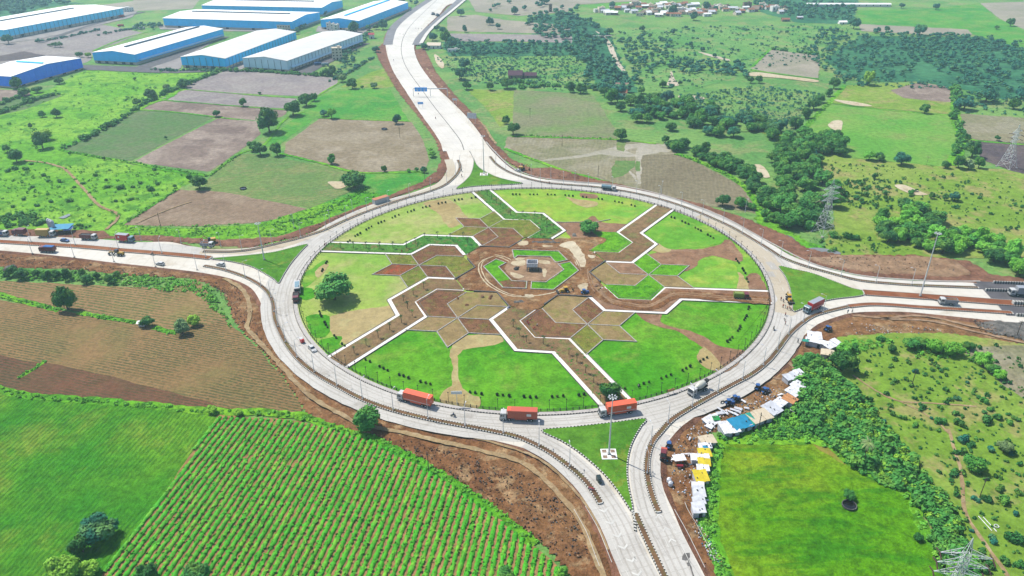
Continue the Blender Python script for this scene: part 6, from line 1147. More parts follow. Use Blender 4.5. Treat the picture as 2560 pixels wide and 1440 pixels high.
# ---------------------------------------------------------------- garden railing, posts, lamps
t=empty('garden_railing',CX,CY,0,1.05); tag(t,'low dark railing of short posts ringing the garden','railing'); pm=MB(); pm.box(0,0,0,.22,.22,.95); pm.box(0,0,.953,.3,.3,.1); pp=pm.mesh('post',M_dgrey)
for i in range(300):
    a_=2*PI*i/300; link('post',pp,t,(RR*.9965*math.cos(a_),RR*.9965*math.sin(a_),0),a_)
for z in (.35,.75):
    m=MB(); n=300
    for i in range(n):
        for r,zz in ((RR*.9965-.04,z),(RR*.9965+.04,z),(RR*.9965+.04,z+.08),(RR*.9965-.04,z+.08)): m.v.append((r*math.cos(2*PI*i/n),r*math.sin(2*PI*i/n),zz))
        for j in range(4): a0=4*i+j;a1=4*i+(j+1)%4;b0=(4*(i+1)+j)%(4*n);b1=(4*(i+1)+(j+1)%4)%(4*n); m.f.append((a0,b0,b1,a1)); m.i.append(0)
    m.build('rail',M_dgrey,t)
pm=MB(); pm.tube((0,0,0),(0,0,3.9),.085,.06,6); pmesh=pm.mesh('post',M_dgrey); hm=MB(); hm.box(0,0,3.85,.34,.34,.22); hm.tube((0,0,4.07),(0,0,4.2),.1,.02,6); hmesh=hm.mesh('lantern',M_dgrey)
for i in range(112):
    a_=2*PI*(i+.5)/112; x,y=CX+RR*.99*math.cos(a_),CY+RR*.99*math.sin(a_)
    t=empty('garden_lamp',x,y,a_,1.06); link('post',pmesh,t); link('lantern',hmesh,t)
    q=['northern','western','southern','eastern'][int(((math.degrees(a_)-45)%360)//90)]
    tag(t,f'slim dark lamp post on the {q} rim of the garden','lamp post',f'slim dark lamp posts on the {q} garden rim')
lm=MB(); lm.tube((0,0,0),(0,0,7.4),.13,.07,7); lm.tube((0,0,7.35),(1.5,0,7.9),.05,.04,5); lmesh=lm.mesh('pole',M_steel); hm=MB(); hm.box(1.75,0,7.85,.8,.28,.12); lh=hm.mesh('lamp_head',M_tin); bm=MB(); bm.box(0,0,0,.6,.6,.3); lb_=bm.mesh('base',M_kedge)
def lamp(x,y,a_,z,lab,grp): t=empty('street_lamp',x,y,a_,z); link('pole',lmesh,t); link('lamp_head',lh,t); link('base',lb_,t); tag(t,lab,'street lamp',grp)
for k,nm,st in (('sw','south-western',12.6),('se','south-eastern',12.6),('ne','north-eastern',14),('nw','north-western',14)):
    for p in resample(MP[k],st)[1:-1]:
        a_=math.atan2(CY-p[1],CX-p[0]); lamp(p[0],p[1],a_,1.35,f'grey street lamp standing on the {nm} ring median',f'street lamps on the {nm} median')
for (x,y) in ((81,634),(186,643),(285,654),(389,667),(493,675)): gx,gy=G(x,y); lamp(gx,gy,PI/2,1.,'grey street lamp on the lower edge of the western road','lamps on the lower edge of the western road')
for (x,y) in ((79,607),(189,614),(297,623),(405,635),(515,645)): gx,gy=G(x,y); lamp(gx,gy,PI/2,1.35,'grey street lamp on the red soil median of the western road','lamps on the western road median')
for (x,y) in ((353,603),(453,610),(552,617),(735,570),(825,560),(882,533)): gx,gy=G(x,y-3); lamp(gx,gy,-PI/2,.6,'grey street lamp on the earth bank outside the slip lane','lamps on the north-western bank')
for (x,y) in ((1377,447),(1328,440),(1437,456),(1653,484),(1863,530)): gx,gy=G(x,y); lamp(gx,gy,-PI/2,.9,'grey street lamp outside the north-eastern slip lane','lamps outside the north-eastern slip lane')
def mast(px,py,h,label,pad):
    x,y=G(px,py); t=empty('light_mast',x,y,0,1.37); tag(t,label,'light mast'); m=MB(); m.tube((0,0,.3),(0,0,h),.3,.13,10); m.build('pole',M_steel,t)
    m=MB()
    for i in range(8): a_=PI/4*i; m.tube((0,0,h-.3),(.95*math.cos(a_),.95*math.sin(a_),h-.1),.05,n=4)
    m.build('crown_frame',M_steel,t)
    hm=MB(); hm.box(0,0,-.15,.5,.36,.26); me=hm.mesh('floodlight',M_tin)
    for i in range(8): a_=PI/4*i; link('floodlight',me,t,(1.1*math.cos(a_),1.1*math.sin(a_),h-.05),a_)
    if pad:
        m=MB(); m.box(0,0,.0,4.6,4.6,.12); m.build('plinth',M_white,t); 
        for a_,b_ in ((-1,-1),(1,-1),(1,1),(-1,1)): m=MB(); m.box(a_*1.25,b_*1.25,.123,1.3,1.3,.06); m.build('paving_panel',M_tin2,t)
    m=MB(); m.box(0,0,.12,.9,.9,.3); m.build('base',M_kedge,t)
mast(1522,1138,21,'tall light mast on a square white plinth on the southern island',1); mast(661,651,18,'tall light mast on bare soil on the western island',0); mast(1210,437,23,'tall light mast on a white plinth on the northern island',1); mast(2300,742,28,'tall light mast on the red median of the eastern road',0)
# lattice pylons
def pylon(x,y,h,a_,label,bw=7.6):
    t=empty('pylon',x,y,a_); tag(t,label,'pylon','lattice transmission towers'); wt=1.3; zt=h*.84
    W=lambda z: bw+(wt-bw)*min(1,(z/(h*.62)))**.85 if z<h*.62 else wt
    zs=[0,.16,.29,.4,.5,.58,.65,.72,.78,.84]; cs=((-1,-1),(1,-1),(1,1),(-1,1))
    for c in cs:
        m=MB()
        for z0,z1 in zip(zs,zs[1:]): a0,a1=W(z0*h)/2,W(z1*h)/2; m.tube((c[0]*a0,c[1]*a0,z0*h),(c[0]*a1,c[1]*a1,z1*h),.1,n=4)
        m.tube((c[0]*W(zt)/2,c[1]*W(zt)/2,zt),(0,0,h),.09,n=4); m.build('leg',M_steel,t)
    for i in range(4):
        m=MB(); c,d=cs[i],cs[(i+1)%4]
        for z0,z1 in zip(zs,zs[1:]):
            a0,a1=W(z0*h)/2,W(z1*h)/2
            m.tube((c[0]*a0,c[1]*a0,z0*h),(d[0]*a1,d[1]*a1,z1*h),.05,n=4); m.tube((d[0]*a0,d[1]*a0,z0*h),(c[0]*a1,c[1]*a1,z1*h),.05,n=4); m.tube((c[0]*a1,c[1]*a1,z1*h),(d[0]*a1,d[1]*a1,z1*h),.05,n=4)
        m.build('bracing',M_steel,t)
    for f in (.62,.72,.82):
        for s in (-1,1):
            m=MB(); z=f*h; tip=(s*5.2,0,z); w2=W(z)/2
            for c in (-1,1): m.tube((s*w2,c*w2,z),tip,.08,n=4); m.tube((s*w2,c*w2,z+1.6),tip,.07,n=4); m.tube((s*w2,c*w2,z+1.6),(s*3,c*w2*.4,z),.05,n=4); m.tube((s*3,c*w2*.4,z),(s*3,-c*w2*.4,z+.6),.05,n=4)
            m.build('cross_arm',M_steel,t)
            for q in (-1,1): m=MB(); m.tube((s*5.2,0,z),(s*5.3,q*1.7,z-.5),.17,.17,6); m.build('insulator',plain('brown_insulator',C(92,60,54),.4,.4),t)
    for c in cs: m=MB(); m.box(c[0]*bw/2,c[1]*bw/2,-.1,1.1,1.1,.5); m.build('footing',M_kedge,t)
ZP=0
x,y=G(2058,583); pylon(x,y,28,.35,'lattice pylon standing on the green verge beside the stream wood'); x,y=G(2516,418); pylon(x,y,26,.5,'far lattice pylon on the dark soil field at the right edge'); x,y=G(2433,1345,29); pylon(x,y,29,-.2,'nearest lattice pylon, cut off by the bottom right corner')
for px,py,h in ((1437+60,440,7),(1500,440,6.5),(1313,352,8),(1405,365,6)): pass
pm=MB(); pm.tube((0,0,0),(0,0,7.5),.14,.1,6); pmesh=pm.mesh('pole',plain('weathered_wood',C(120,104,92),.9,.1)); cm=MB(); cm.box(0,0,6.9,1.8,.12,.12); cm.box(0,0,6.2,1.3,.1,.1); cmesh=cm.mesh('crossbar',M_dgrey)
for px,py,l in ((1495,444,'power pole on the weedy edge of the wet field'),(402,566,'leaning power pole at the foot of the triangular brown field'),(1325,295,'double power pole in the patchy green field'),(1405,366,'power pole in the waterlogged field'),(2278,968,'thin power pole on the south-eastern savanna'),(2448,1245,'dark power pole on the right savanna'),(1063,455,'pole with cables by the mud wall of the north-western bank'),(1000,345,'thin pole on the tan ploughed field'),(1072,1180,'pole on the edge of the striped field'),(2540,845,'dark pole on the grey rubble slope'),(1895,1080,'white pole in the weeds behind the long shed row')):
    x,y=G(px,py); t=empty('power_pole',x,y,random.uniform(0,3)); link('pole',pmesh,t); link('crossbar',cmesh,t); tag(t,l,'power pole')
# wells
for px,py,r,l in ((2122,1267,1.75,'wide open dark well beside the little tree in the lime field'),(608,473,1.7,'round open well in the sparse green field'),(961,324,1.9,'round open well in the tan ploughed field')):
    x,y=G(px,py); t=empty('well',x,y,0,Z[0]+.01); tag(t,l,'well'); m=MB(); n=26; r1=r+.22
    for i in range(n):
        a0,a1=2*PI*i/n,2*PI*(i+1)/n; P=lambda r_,a_,z:(r_*math.cos(a_),r_*math.sin(a_),z)
        m.quad(P(r,a0,.4),P(r1,a0,.4),P(r1,a1,.4),P(r,a1,.4)); m.quad(P(r1,a0,0),P(r1,a1,0),P(r1,a1,.4),P(r1,a0,.4)); m.quad(P(r,a0,.06),P(r,a0,.4),P(r,a1,.4),P(r,a1,.06),m=1)
    m.build('rim',[M_grav,M_dgrey],t); m=MB(); m.lathe([(r,.05),(r,.06)],n); m.build('depth_shade_disc',plain('well_depth_shade',C(34,32,30),.1,.5),t)  # flat disc at ground level, shade down the shaft painted as its dark colour
# road signs and gantry
ZP=1.0
M_signb=plain('sign_blue',C(20,124,200,.8),.5,.3,var=.04)
def sign(px,py,w_,h,zb,deg,label,face,posts=2,back=False,lines=True):
    x,y=G(px,py); t=empty('road_sign',x,y,R_(deg),1.0); tag(t,label,'sign'); m=MB(); m.box(0,0,zb,w_,.12,h); m.build('panel',face,t)
    for i in range(posts): m=MB(); m.tube(((i-(posts-1)/2)*w_*.7,.12,0),((i-(posts-1)/2)*w_*.7,.12,zb+h*.8),.1,n=6); m.build('post',M_steel,t)
    if lines:
        m=MB()
        for r_ in range(2): m.box(-w_*.1,-.08,zb+h*(.25+.35*r_),w_*.6,.03,h*.14); m.box(w_*.35,-.08,zb+h*(.2+.35*r_),w_*.08,.03,h*.24)
        m.build('lettering',M_white,t)
a0=G(1034,241);a1=G(1119,241); t=empty('sign_gantry',*a0,math.atan2(a1[1]-a0[1],a1[0]-a0[0]),1.0); W=math.dist(a0,a1); tag(t,'overhead sign gantry with a blue direction board across the north road','gantry')
for f in (0,.5,1): m=MB(); m.tube((W*f,0,0),(W*f,0,6),.22,n=7); m.build('post',M_steel,t)
for f0,f1 in ((0,.5),(.5,1)): m=MB(); m.box(W*(f0+f1)/2,0,5.9,W*.5-.1,.5,.6); m.build('beam',M_steel,t)
m=MB(); m.box(W*.23,-.4,4.1,W*.36,.2,3.2); o=m.build('direction_board',M_signb,t); m=MB()
for q in range(3): m.box(W*(.12+.11*q),-.53,5.9,W*.07,.04,.35); m.box(W*(.12+.11*q),-.53,5.1,W*.08,.04,.3); m.box(W*(.13+.1*q),-.53,4.5,W*.03,.04,.4)
m.build('lettering',M_white,t)
sign(1052,271,4.2,1.7,3.2,0,'small blue road sign beside the north road below the gantry',M_signb); sign(1180,308,7,4,3.4,-18,'large direction board seen from behind on the right of the north road',M_tin,lines=False); sign(1137,262,3.5,1.6,3.4,-18,'small grey sign panel right of the gantry',M_tin,lines=False)
sign(1143,1014,3.6,1.2,4.6,0,'white sign with dark symbols on one post at the southern garden rim',M_white,1,lines=False)
sign(1478,1227,1.7,.8,.4,-25,'small red and white barrier board on the south-western median nose',plain('barrier_red',C(226,50,70),.5,.3),2)
sign(1677,985,2.6,.8,1.2,20,'small orange chevron board at the garden rim',TC['o'],2,lines=False)
# striped bridge parapets at the right edge
def parapet(pts,label,h=1.1,wd=.5):
    P=GP(pts); t=empty('parapet',P[0][0],P[0][1],0,1.0); tag(t,label,'parapet'); Q=resample(P,1.05); pm=MB(); pm.box(0,0,0,.56,wd,h); a_=pm.mesh('white_block',M_kw); pm=MB(); pm.box(0,0,0,.49,wd*.98,h*.98); b_=pm.mesh('black_block',M_kb); an=math.atan2(Q[1][1]-Q[0][1],Q[1][0]-Q[0][0])
    for q in Q: link('white_block',a_,t,(q[0]-P[0][0],q[1]-P[0][1],0),an); link('black_block',b_,t,(q[0]-P[0][0]+.525*math.cos(an),q[1]-P[0][1]+.525*math.sin(an),0),an)
parapet([(2484,708),(2640,714)],'black and white parapet farthest up at the right edge'); parapet([(2464,727),(2526,729)],'short striped parapet in front of the grey lorry'); parapet([(2532,761),(2640,765)],'striped parapet end block between the eastern carriageways',1.6,1.6); parapet([(2541,790),(2640,793)],'lowest striped parapet at the right edge')
# ================================================================ VEHICLES, MACHINES, PEOPLE
ZP=1.04
def paint(n,c,r=.35): return plain(n,c,r,.5,var=.05,scale=1.2)
P_or=paint('container_orange',C(236,100,62,1.6)); P_ord=paint('container_rust',C(200,92,64,1.7)); P_wh=paint('cab_white',C(238,238,236)); P_red=paint('truck_red',C(206,40,44,1.5)); P_mar=paint('truck_maroon',C(140,52,60)); P_yel=paint('machine_yellow',C(236,186,50)); P_yel2=paint('container_yellow',C(232,190,90)); P_blu=paint('vehicle_blue',C(60,110,180)); P_tarp=plain('truck_tarp_blue',C(40,120,200),.7,.2,var=.15,scale=.8); P_lb=paint('tank_blue',C(140,176,190)); P_grey=paint('lorry_grey',C(188,192,200)); P_drum=paint('drum_cream',C(238,236,220)); P_dgr=paint('dark_green_paint',C(40,60,56)); P_lime=paint('load_green',C(150,170,60))
def put(front,rear,width,name,label,cat,group=None,L=None,z=None):
    """front/rear: where the near side of the vehicle meets the road in the photo"""
    p,q=G(*front),G(*rear); l=math.dist(p,q); ux,uy=(p[0]-q[0])/l,(p[1]-q[1])/l; nx,ny=-uy,ux
    if ny<0: nx,ny=-nx,-ny
    cx=(p[0]+q[0])/2+nx*width/2; cy=(p[1]+q[1])/2+ny*width/2
    t=empty(name,cx,cy,math.atan2(uy,ux),z if z is not None else ZP); tag(t,label,cat,group); return t,(L or l)
wm=MB(); wm.lathe([(.2,-.15),(.5,-.15),(.5,.15),(.2,.15)],12,(0,0,0),'y'); TYRE=wm.mesh('wheel',M_black); hm=MB(); hm.lathe([(.24,-.17),(.24,.17)],8,(0,0,0),'y'); RIM=hm.mesh('rim',M_steel)
def wheel(t,x,y,r=.5): o=link('wheel',TYRE,t,(x,y,r)); o.scale=(r/.5,1,r/.5); link('rim',RIM,o); return o
def cab(t,x1,w,col,h=2.9,l=2.1,z=.55):
    m=MB(); x0=x1-l; pr=[(x0,z),(x1-.05,z),(x1,z+.9),(x1-.25,h-.1),(x1-.4,h),(x0,h)]
    n=len(pr)
    for s in (-1,1): q=[(a,s*w/2,b) for a,b in pr]; m.quad(*(q if s<0 else q[::-1]))
    for i in range(n): (a,b),(c,d)=pr[i],pr[(i+1)%n]; m.quad((a,-w/2,b),(a,w/2,b),(c,w/2,d),(c,-w/2,d))
    m.build('cab',col,t); m=MB(); m.quad((x1+.03,-w*.44,z+1),(x1+.03,w*.44,z+1),(x1-.2,w*.44,h-.25),(x1-.2,-w*.44,h-.25)); m.build('windscreen',M_glass,t)
    for s in (-1,1): m=MB(); m.box(x1-1.,s*(w/2+.01),z+1.1,.9,.04,.7); m.build('side_window',M_glass,t); m=MB(); m.box(x1-.3,s*(w/2+.18),z+1.1,.08,.22,.6); m.build('mirror',M_dgrey,t); m=MB(); m.box(x1+.02,s*w*.36,z+.05,.08,.35,.22); m.build('headlight',M_steel,t)
    m=MB(); m.box(x1,0,.4,.22,w*.98,.32); m.build('bumper',M_dgrey,t)
def container_truck(front,rear,box,label,cabc=P_wh,h=4.05,stripe=None,plate=False,w=2.5,front_cap=None,L=None,roofc=None):
    t,L=put(front,rear,w,'truck',label,'truck',None,L); x1=L/2; bl=L-2.5; bx=-L/2+bl/2
    cab(t,x1,w*.94,cabc)
    m=MB(); m.box(bx,0,1.15,bl,w,h-1.15)
    n=int(bl/.55)
    for i in range(n):
        for s in (-1,1): m.box(bx-bl/2+(i+.5)*bl/n,s*(w/2+.02),1.25,.16,.06,h-1.4)
    m.build('container',box,t)
    if roofc: m=MB(); m.box(bx,0,h+.003,bl*.98,w*.98,.06); m.build('roof_sheet',roofc,t)
    if front_cap: m=MB(); m.box(-L/2+bl-.5,0,h-.3,1.4,w*.98,.36,taper=.8); m.build('front_cap',front_cap,t)
    m=MB(); m.box(0,0,.75,L-.8,w*.5,.38); m.build('chassis',M_dgrey,t)
    if stripe:
        for s in (-1,1): m=MB(); m.box(bx,s*(w/2+.06),1.55,bl*.96,.04,.14); m.build('stripe',stripe,t)
    if plate:
        for s in (-1,1): m=MB(); m.box(bx-bl*.22,s*(w/2+.07),2.2,bl*.15,.04,.9); m.build('name_plate',M_white,t)
    m=MB(); 
    for s in (-1,1): m.box(bx+bl*.05,s*w*.47,.65,bl*.4,.06,.45)
    m.build('side_guard',box,t)
    for x in (x1-1.2,x1-3.1,-x1+1.9,-x1+3.1):
        for s in (-1,1): wheel(t,x,s*w*.42)
    m=MB()
    for s in (-1,1): m.box(-x1-.02,s*w*.4,1.,.06,.3,.2)
    m.build('tail_lights',P_red,t); return t
container_truck((992.5,1001),(1076,1023),P_or,'orange container lorry with white cab, leftmost of the three at the south',stripe=M_white); container_truck((1249,1052),(1343,1056),P_ord,'rust coloured container lorry, middle of the three at the south',plate=True,front_cap=P_or); container_truck((1500.5,1046),(1591,1032),P_or,'bright orange container lorry with white name plate beside the light mast',stripe=M_white,plate=True)
container_truck((2021,786),(2056,769),P_red,'red and white box lorry leaving the eastern road',P_lb,3.9,stripe=M_white,L=10,roofc=P_grey)
container_truck((332,608),(291,604.5),P_red,'long red box lorry with a white lettered stripe on the western road',P_lb,3.8,roofc=P_grey,plate=True,L=8.6)
container_truck((134,593),(93,593.5),P_yel2,'lorry with a yellow container waiting on the western shoulder',P_wh,3.9,L=8.6); container_truck((2524,741),(2620,744),P_grey,'long grey container lorry entering at the right edge',P_wh,4)
def tipper(front,rear,body,load,label,cabc=P_wh,L=None,w=2.4,h=2.5,rim=None):
    t,L=put(front,rear,w,'truck',label,'truck',None,L); x1=L/2; cab(t,x1,w*.94,cabc,2.7,1.9); bl=L-2.1; bx=-L/2+bl/2; m=MB()
    for s in (-1,1): m.box(bx,s*(w/2-.05),1.1,bl,.1,h-1.1); m.box(bx+s*(bl/2-.05),0,1.1,.1,w-.2,h-1.1)
    for i in range(6):
        for s in (-1,1): m.box(bx-bl/2+(i+.5)*bl/6,s*(w/2+.03),1.1,.1,.08,h-1.15)
    m.box(bx,0,1.,bl,w*.98,.1); m.build('tipper_body',body,t)
    if load: m=MB(); m.box(bx,0,1.15,bl-.25,w-.25,h-1.3 if rim is None else h-.9,taper=.9); m.build('load',load,t)
    m=MB(); m.box(0,0,.7,L-.8,w*.45,.32); m.build('chassis',M_dgrey,t)
    for x in (x1-1.,-x1+1.3,-x1+2.5)+((0.4,) if L>7.5 else ()):
        for s in (-1,1): wheel(t,x,s*w*.42)
    return t
tipper((2357,763),(2385,765),P_grey,M_darkdirt,'grey open lorry on the eastern road',L=6.6); tipper((239,601.5),(200,600),P_mar,M_dgrey,'maroon open lorry with a dark load on the western road',P_wh,L=8.,h=2.7); tipper((99,631),(134.5,633),P_mar,P_tarp,'maroon lorry covered with a blue tarpaulin',P_mar,L=7.6,h=2.8,rim=1)
tipper((530,621),(504,620),P_grey,M_darkdirt,'grey dump truck standing beside the excavator on the bank',L=6.); tipper((1869,751),(1837,749),P_lime,P_lime,'dumper with a green yellow tub driving along the garden earth track',P_mar,L=6.2,rim=1); tipper((733,757),(734,746),P_mar,M_dgrey,'small dark red lorry behind the bus on the ring',P_mar,L=5.4)
tipper((17,592),(-26,591),P_blu,M_dgrey,'blue lorry with white cab at the left edge of the western road',P_wh,L=9,h=2.6); container_truck((33,589),(60,590),P_mar,'dark red covered lorry parked on the western shoulder',P_mar,3.4,L=6.6); container_truck((1664,1150),(1666,1138),P_ord,'small rust brown goods cart parked on the camp edge',P_mar,2.3,w=1.7,L=3.6)
# concrete mixer
t,L=put((1737,992),(1768,976),2.5,'mixer_truck','white concrete mixer lorry on the south-eastern ring','mixer truck',L=8.2); cab(t,L/2,2.35,P_wh,2.9,2.1)
m=MB(); m.lathe([(.5,-2.4),(.95,-1.7),(1.25,-.4),(1.2,.5),(.95,1.5),(.5,2.2),(.62,2.5)],14,(-.9,0,2.4),'x'); o=m.build('drum',P_drum,t,smooth=True); o.rotation_euler=(0,.1,0)
m=MB(); m.box(0,0,.75,L-.8,1.2,.45); m.box(-3.2,0,1.2,.8,1.8,.5); m.build('chassis',M_dgrey,t); m=MB(); m.box(-3.7,0,2.5,.9,.9,1.,taper=1.4); m.tube((-3.8,0,2.4),(-4.3,0,1.3),.25,.18,8); m.build('chute',M_dgrey,t)
for x in (3,-1.6,-2.8):
    for s in (-1,1): wheel(t,x,s*1.05)
# tanker
t,L=put((1532,478.5),(1508,476),2.4,'tanker','blue grey water tanker on the northern ring','tanker',L=8.2); cab(t,L/2,2.25,P_wh,2.7,1.9); m=MB(); m.lathe([(.6,-2.8),(1.1,-2.7),(1.15,2.6),(.6,2.75)],12,(-1.1,0,2.1),'x',sy=.9); m.build('tank',P_lb,t,smooth=False); m=MB(); m.box(0,0,.75,L-.8,1.2,.3); m.build('chassis',M_dgrey,t)
for x in (3,-1.6,-2.8):
    for s in (-1,1): wheel(t,x,s*1.)
# bus-like vehicle
t,L=put((737,739),(737.5,716),2.5,'bus','white and blue bus on the western ring','bus',L=7.4); m=MB(); m.box(0,0,.5,L,2.4,2.5,taper=.97); m.build('body',P_wh,t); m=MB(); m.box(0,0,1.6,L*.9,2.44,.8); m.build('windows',M_glass,t); m=MB(); m.box(L/2+.01,0,1.5,.06,2.1,1.1); m.build('windscreen',M_glass,t); m=MB(); m.box(0,0,3.003,L*.7,1.8,.12); m.build('roof_panel',P_lb,t)
for x in (2.3,-2.2):
    for s in (-1,1): wheel(t,x,s*1.05)
def car(front,rear,col,label,L=4.2):
    t,_=put(front,rear,1.7,'car',label,'car'); m=MB(); pr=[(-2.1,.35),(2.1,.35),(2.1,.75),(1.1,.95),(-2.0,1.0),(-2.1,.8)]
    for s in (-1,1): q=[(a,s*.85,b) for a,b in pr]; m.quad(*(q if s<0 else q[::-1]))
    for i in range(6): (a,b),(c,d)=pr[i],pr[(i+1)%6]; m.quad((a,-.85,b),(a,.85,b),(c,.85,d),(c,-.85,d))
    m.build('body',col,t); m=MB(); m.prism([(-1.9,-.8),(1.15,-.8),(1.15,.8),(-1.9,.8)],.92,1.42,top=[(-1.45,-.65),(.35,-.65),(.35,.65),(-1.45,.65)]); m.build('glasshouse',M_glass,t); m=MB(); m.box(-.55,0,1.425,1.75,1.28,.06); m.build('roof',col,t)
    for x in (1.35,-1.3):
        for s in (-1,1): wheel(t,x,s*.76,.32)
    for s in (-1,1): m=MB(); m.box(2.1,s*.6,.6,.05,.3,.14); m.build('headlight',M_steel,t)
    return t
car((388,662),(407,666),P_wh,'white car on the western road just past the motorcycle'); car((541,664.5),(557,667.5),P_wh,'white car beside the tip of the western island'); car((166,606),(153,604.5),P_blu,'blue car between the lorries on the western road'); car((780,881),(771,872),P_wh,'white car behind the red three-wheeler on the south-western ring'); car((1286,427),(1296,431),P_wh,'white car parked on the north-eastern slip lane beside the excavator')
# three-wheelers
def rick(front,rear,body,label,cabc,closed=True):
    t,_=put(front,rear,1.3,'rickshaw',label,'three-wheeler'); m=MB(); m.box(-.5,0,.4,1.5,1.3,1.2,taper=.92); m.build('body' if closed else 'cargo_box',body,t); m=MB(); m.prism([(.25,-.62),(1.0,-.45),(1.3,0),(1.0,.45),(.25,.62)],.4,1.6,top=[(.2,-.58),(.6,-.4),(.75,0),(.6,.4),(.2,.58)]); m.build('cab',cabc,t); m=MB(); m.box(.1,0,1.62,1.7,1.2,.1,taper=.85); m.build('roof',cabc,t); m=MB(); m.quad((1.12,-.35,.95),(1.12,.35,.95),(.82,.35,1.5),(.82,-.35,1.5)); m.build('windscreen',M_glass,t); wheel(t,1.05,0,.24)
    for s in (-1,1): wheel(t,-.8,s*.55,.24)
rick((1495,1211),(1490,1199),P_dgr,'dark auto rickshaw on the southern carriageway',P_dgr); rick((745,852),(756,861),P_red,'three-wheeler with a bright red cargo box on the south-western ring',P_wh,False)
# ---- people: one continuous body grown over a skeleton
def person_mesh(pose,seedc):
    J={'pel':(0,0,.92),'ch':(0,0,1.28),'neck':(0,0,1.46),'head':(0,.01,1.6),'top':(0,.01,1.72)}
    lean=.0 if pose!='bend' else .45
    def yy(p): return (p[0],p[1]+lean*max(0,p[2]-.92)*1.6,p[2]-lean*max(0,p[2]-.92)*.8)
    V=[];Ed=[];Rd=[]
    def add(p,r,par=None):
        V.append(p);Rd.append(r)
        if par is not None: Ed.append((par,len(V)-1))
        return len(V)-1
    z0=0 if pose!='sit' else 0
    pel=add((0,0,.92),.13); ch=add(yy((0,0,1.28)),.15,pel); nk=add(yy((0,0,1.48)),.055,ch); hd=add(yy((0,.01,1.6)),.095,nk); add(yy((0,.01,1.72)),.07,hd)
    for s in (-1,1):
        hip=add((s*.1,0,.85),.095,pel)
        if pose=='sit': k=add((s*.14,.42,.82),.07,hip); f=add((s*.16,.34,.42),.05,k); add((s*.16,.46,.38),.045,f)
        else:
            st=.12*s if pose=='walk' else 0
            k=add((s*.11,.04+st,.48),.068,hip); f=add((s*.12,st*1.5,.08),.05,k); add((s*.12,st*1.5+.14,.05),.045,f)
        sh=add(yy((s*.19,0,1.4)),.065,ch)
        if pose=='sit': e_=add((s*.25,.22,1.18),.045,sh); add((s*.24,.48,1.12),.035,e_)
        elif pose=='bend': e_=add((s*.24,.42,1.0),.045,sh); add((s*.18,.5,.75),.035,e_)
        else: e_=add((s*.26,-.05*s,1.13),.045,sh); add((s*.27,.08,.88),.035,e_)
    me=bpy.data.meshes.new('person'); me.from_pydata(V,Ed,[]); o=bpy.data.objects.new('tmp',me); COL.objects.link(o)
    md=o.modifiers.new('s','SKIN'); md.use_smooth_shade=True
    sk=me.skin_vertices[0].data
    for i,r in enumerate(Rd): sk[i].radius=(r,r*.8)
    sk[0].use_root=True
    dg=bpy.context.evaluated_depsgraph_get(); nm=bpy.data.meshes.new_from_object(o.evaluated_get(dg)); bpy.data.objects.remove(o)
    nm.name='person'
    nm.materials.clear()
    for c in seedc: nm.materials.append(c)
    for p in nm.polygons:
        z=p.center.z; hh=p.center.z if pose!='bend' else p.center.z+.25
        p.material_index=2 if z>(1.45 if pose!='bend' else 1.36) else (1 if z<.9 else 0)
    return nm
SK=plain('skin',C(150,104,80),.7,.2); CL=[plain(n,c,.9,.1) for n,c in (('shirt_white',C(226,224,216)),('shirt_blue',C(70,100,150)),('vest_orange',C(236,110,50)),('shirt_red',C(180,50,60)),('trousers_dark',C(60,58,66)),('trousers_tan',C(150,130,104)),('sari_pink',C(210,80,110)))]
HAIR=plain('hair',C(28,24,24),.6,.3); hb=MB(); hb.lathe([(.02,.13),(.08,.11),(.105,.03),(.1,-.04)][::-1],8); 
PM={}
def person(px,py,pose,shirt,legs,label,z=None,parent=None,loc=None,rz=None,scale=1.,xy=None):
    k=(pose,shirt,legs)
    if k not in PM: PM[k]=person_mesh(pose,[CL[shirt],CL[legs],SK])
    x,y=xy if xy else G(px,py); o=link('person',PM[k],None,(x,y,z if z is not None else ZP),rz if rz is not None else random.uniform(0,6.28)); o.scale=(scale,)*3
    ly=.45*.0 if pose!='bend' else .45*1.6*.7; lz=1.62 if pose!='bend' else 1.62-.45*.7*.8
    link('hair',HAIRM,o,(0,ly,lz)); tag(o,label,'person'); return o
HAIRM=hb.mesh('hair',HAIR)
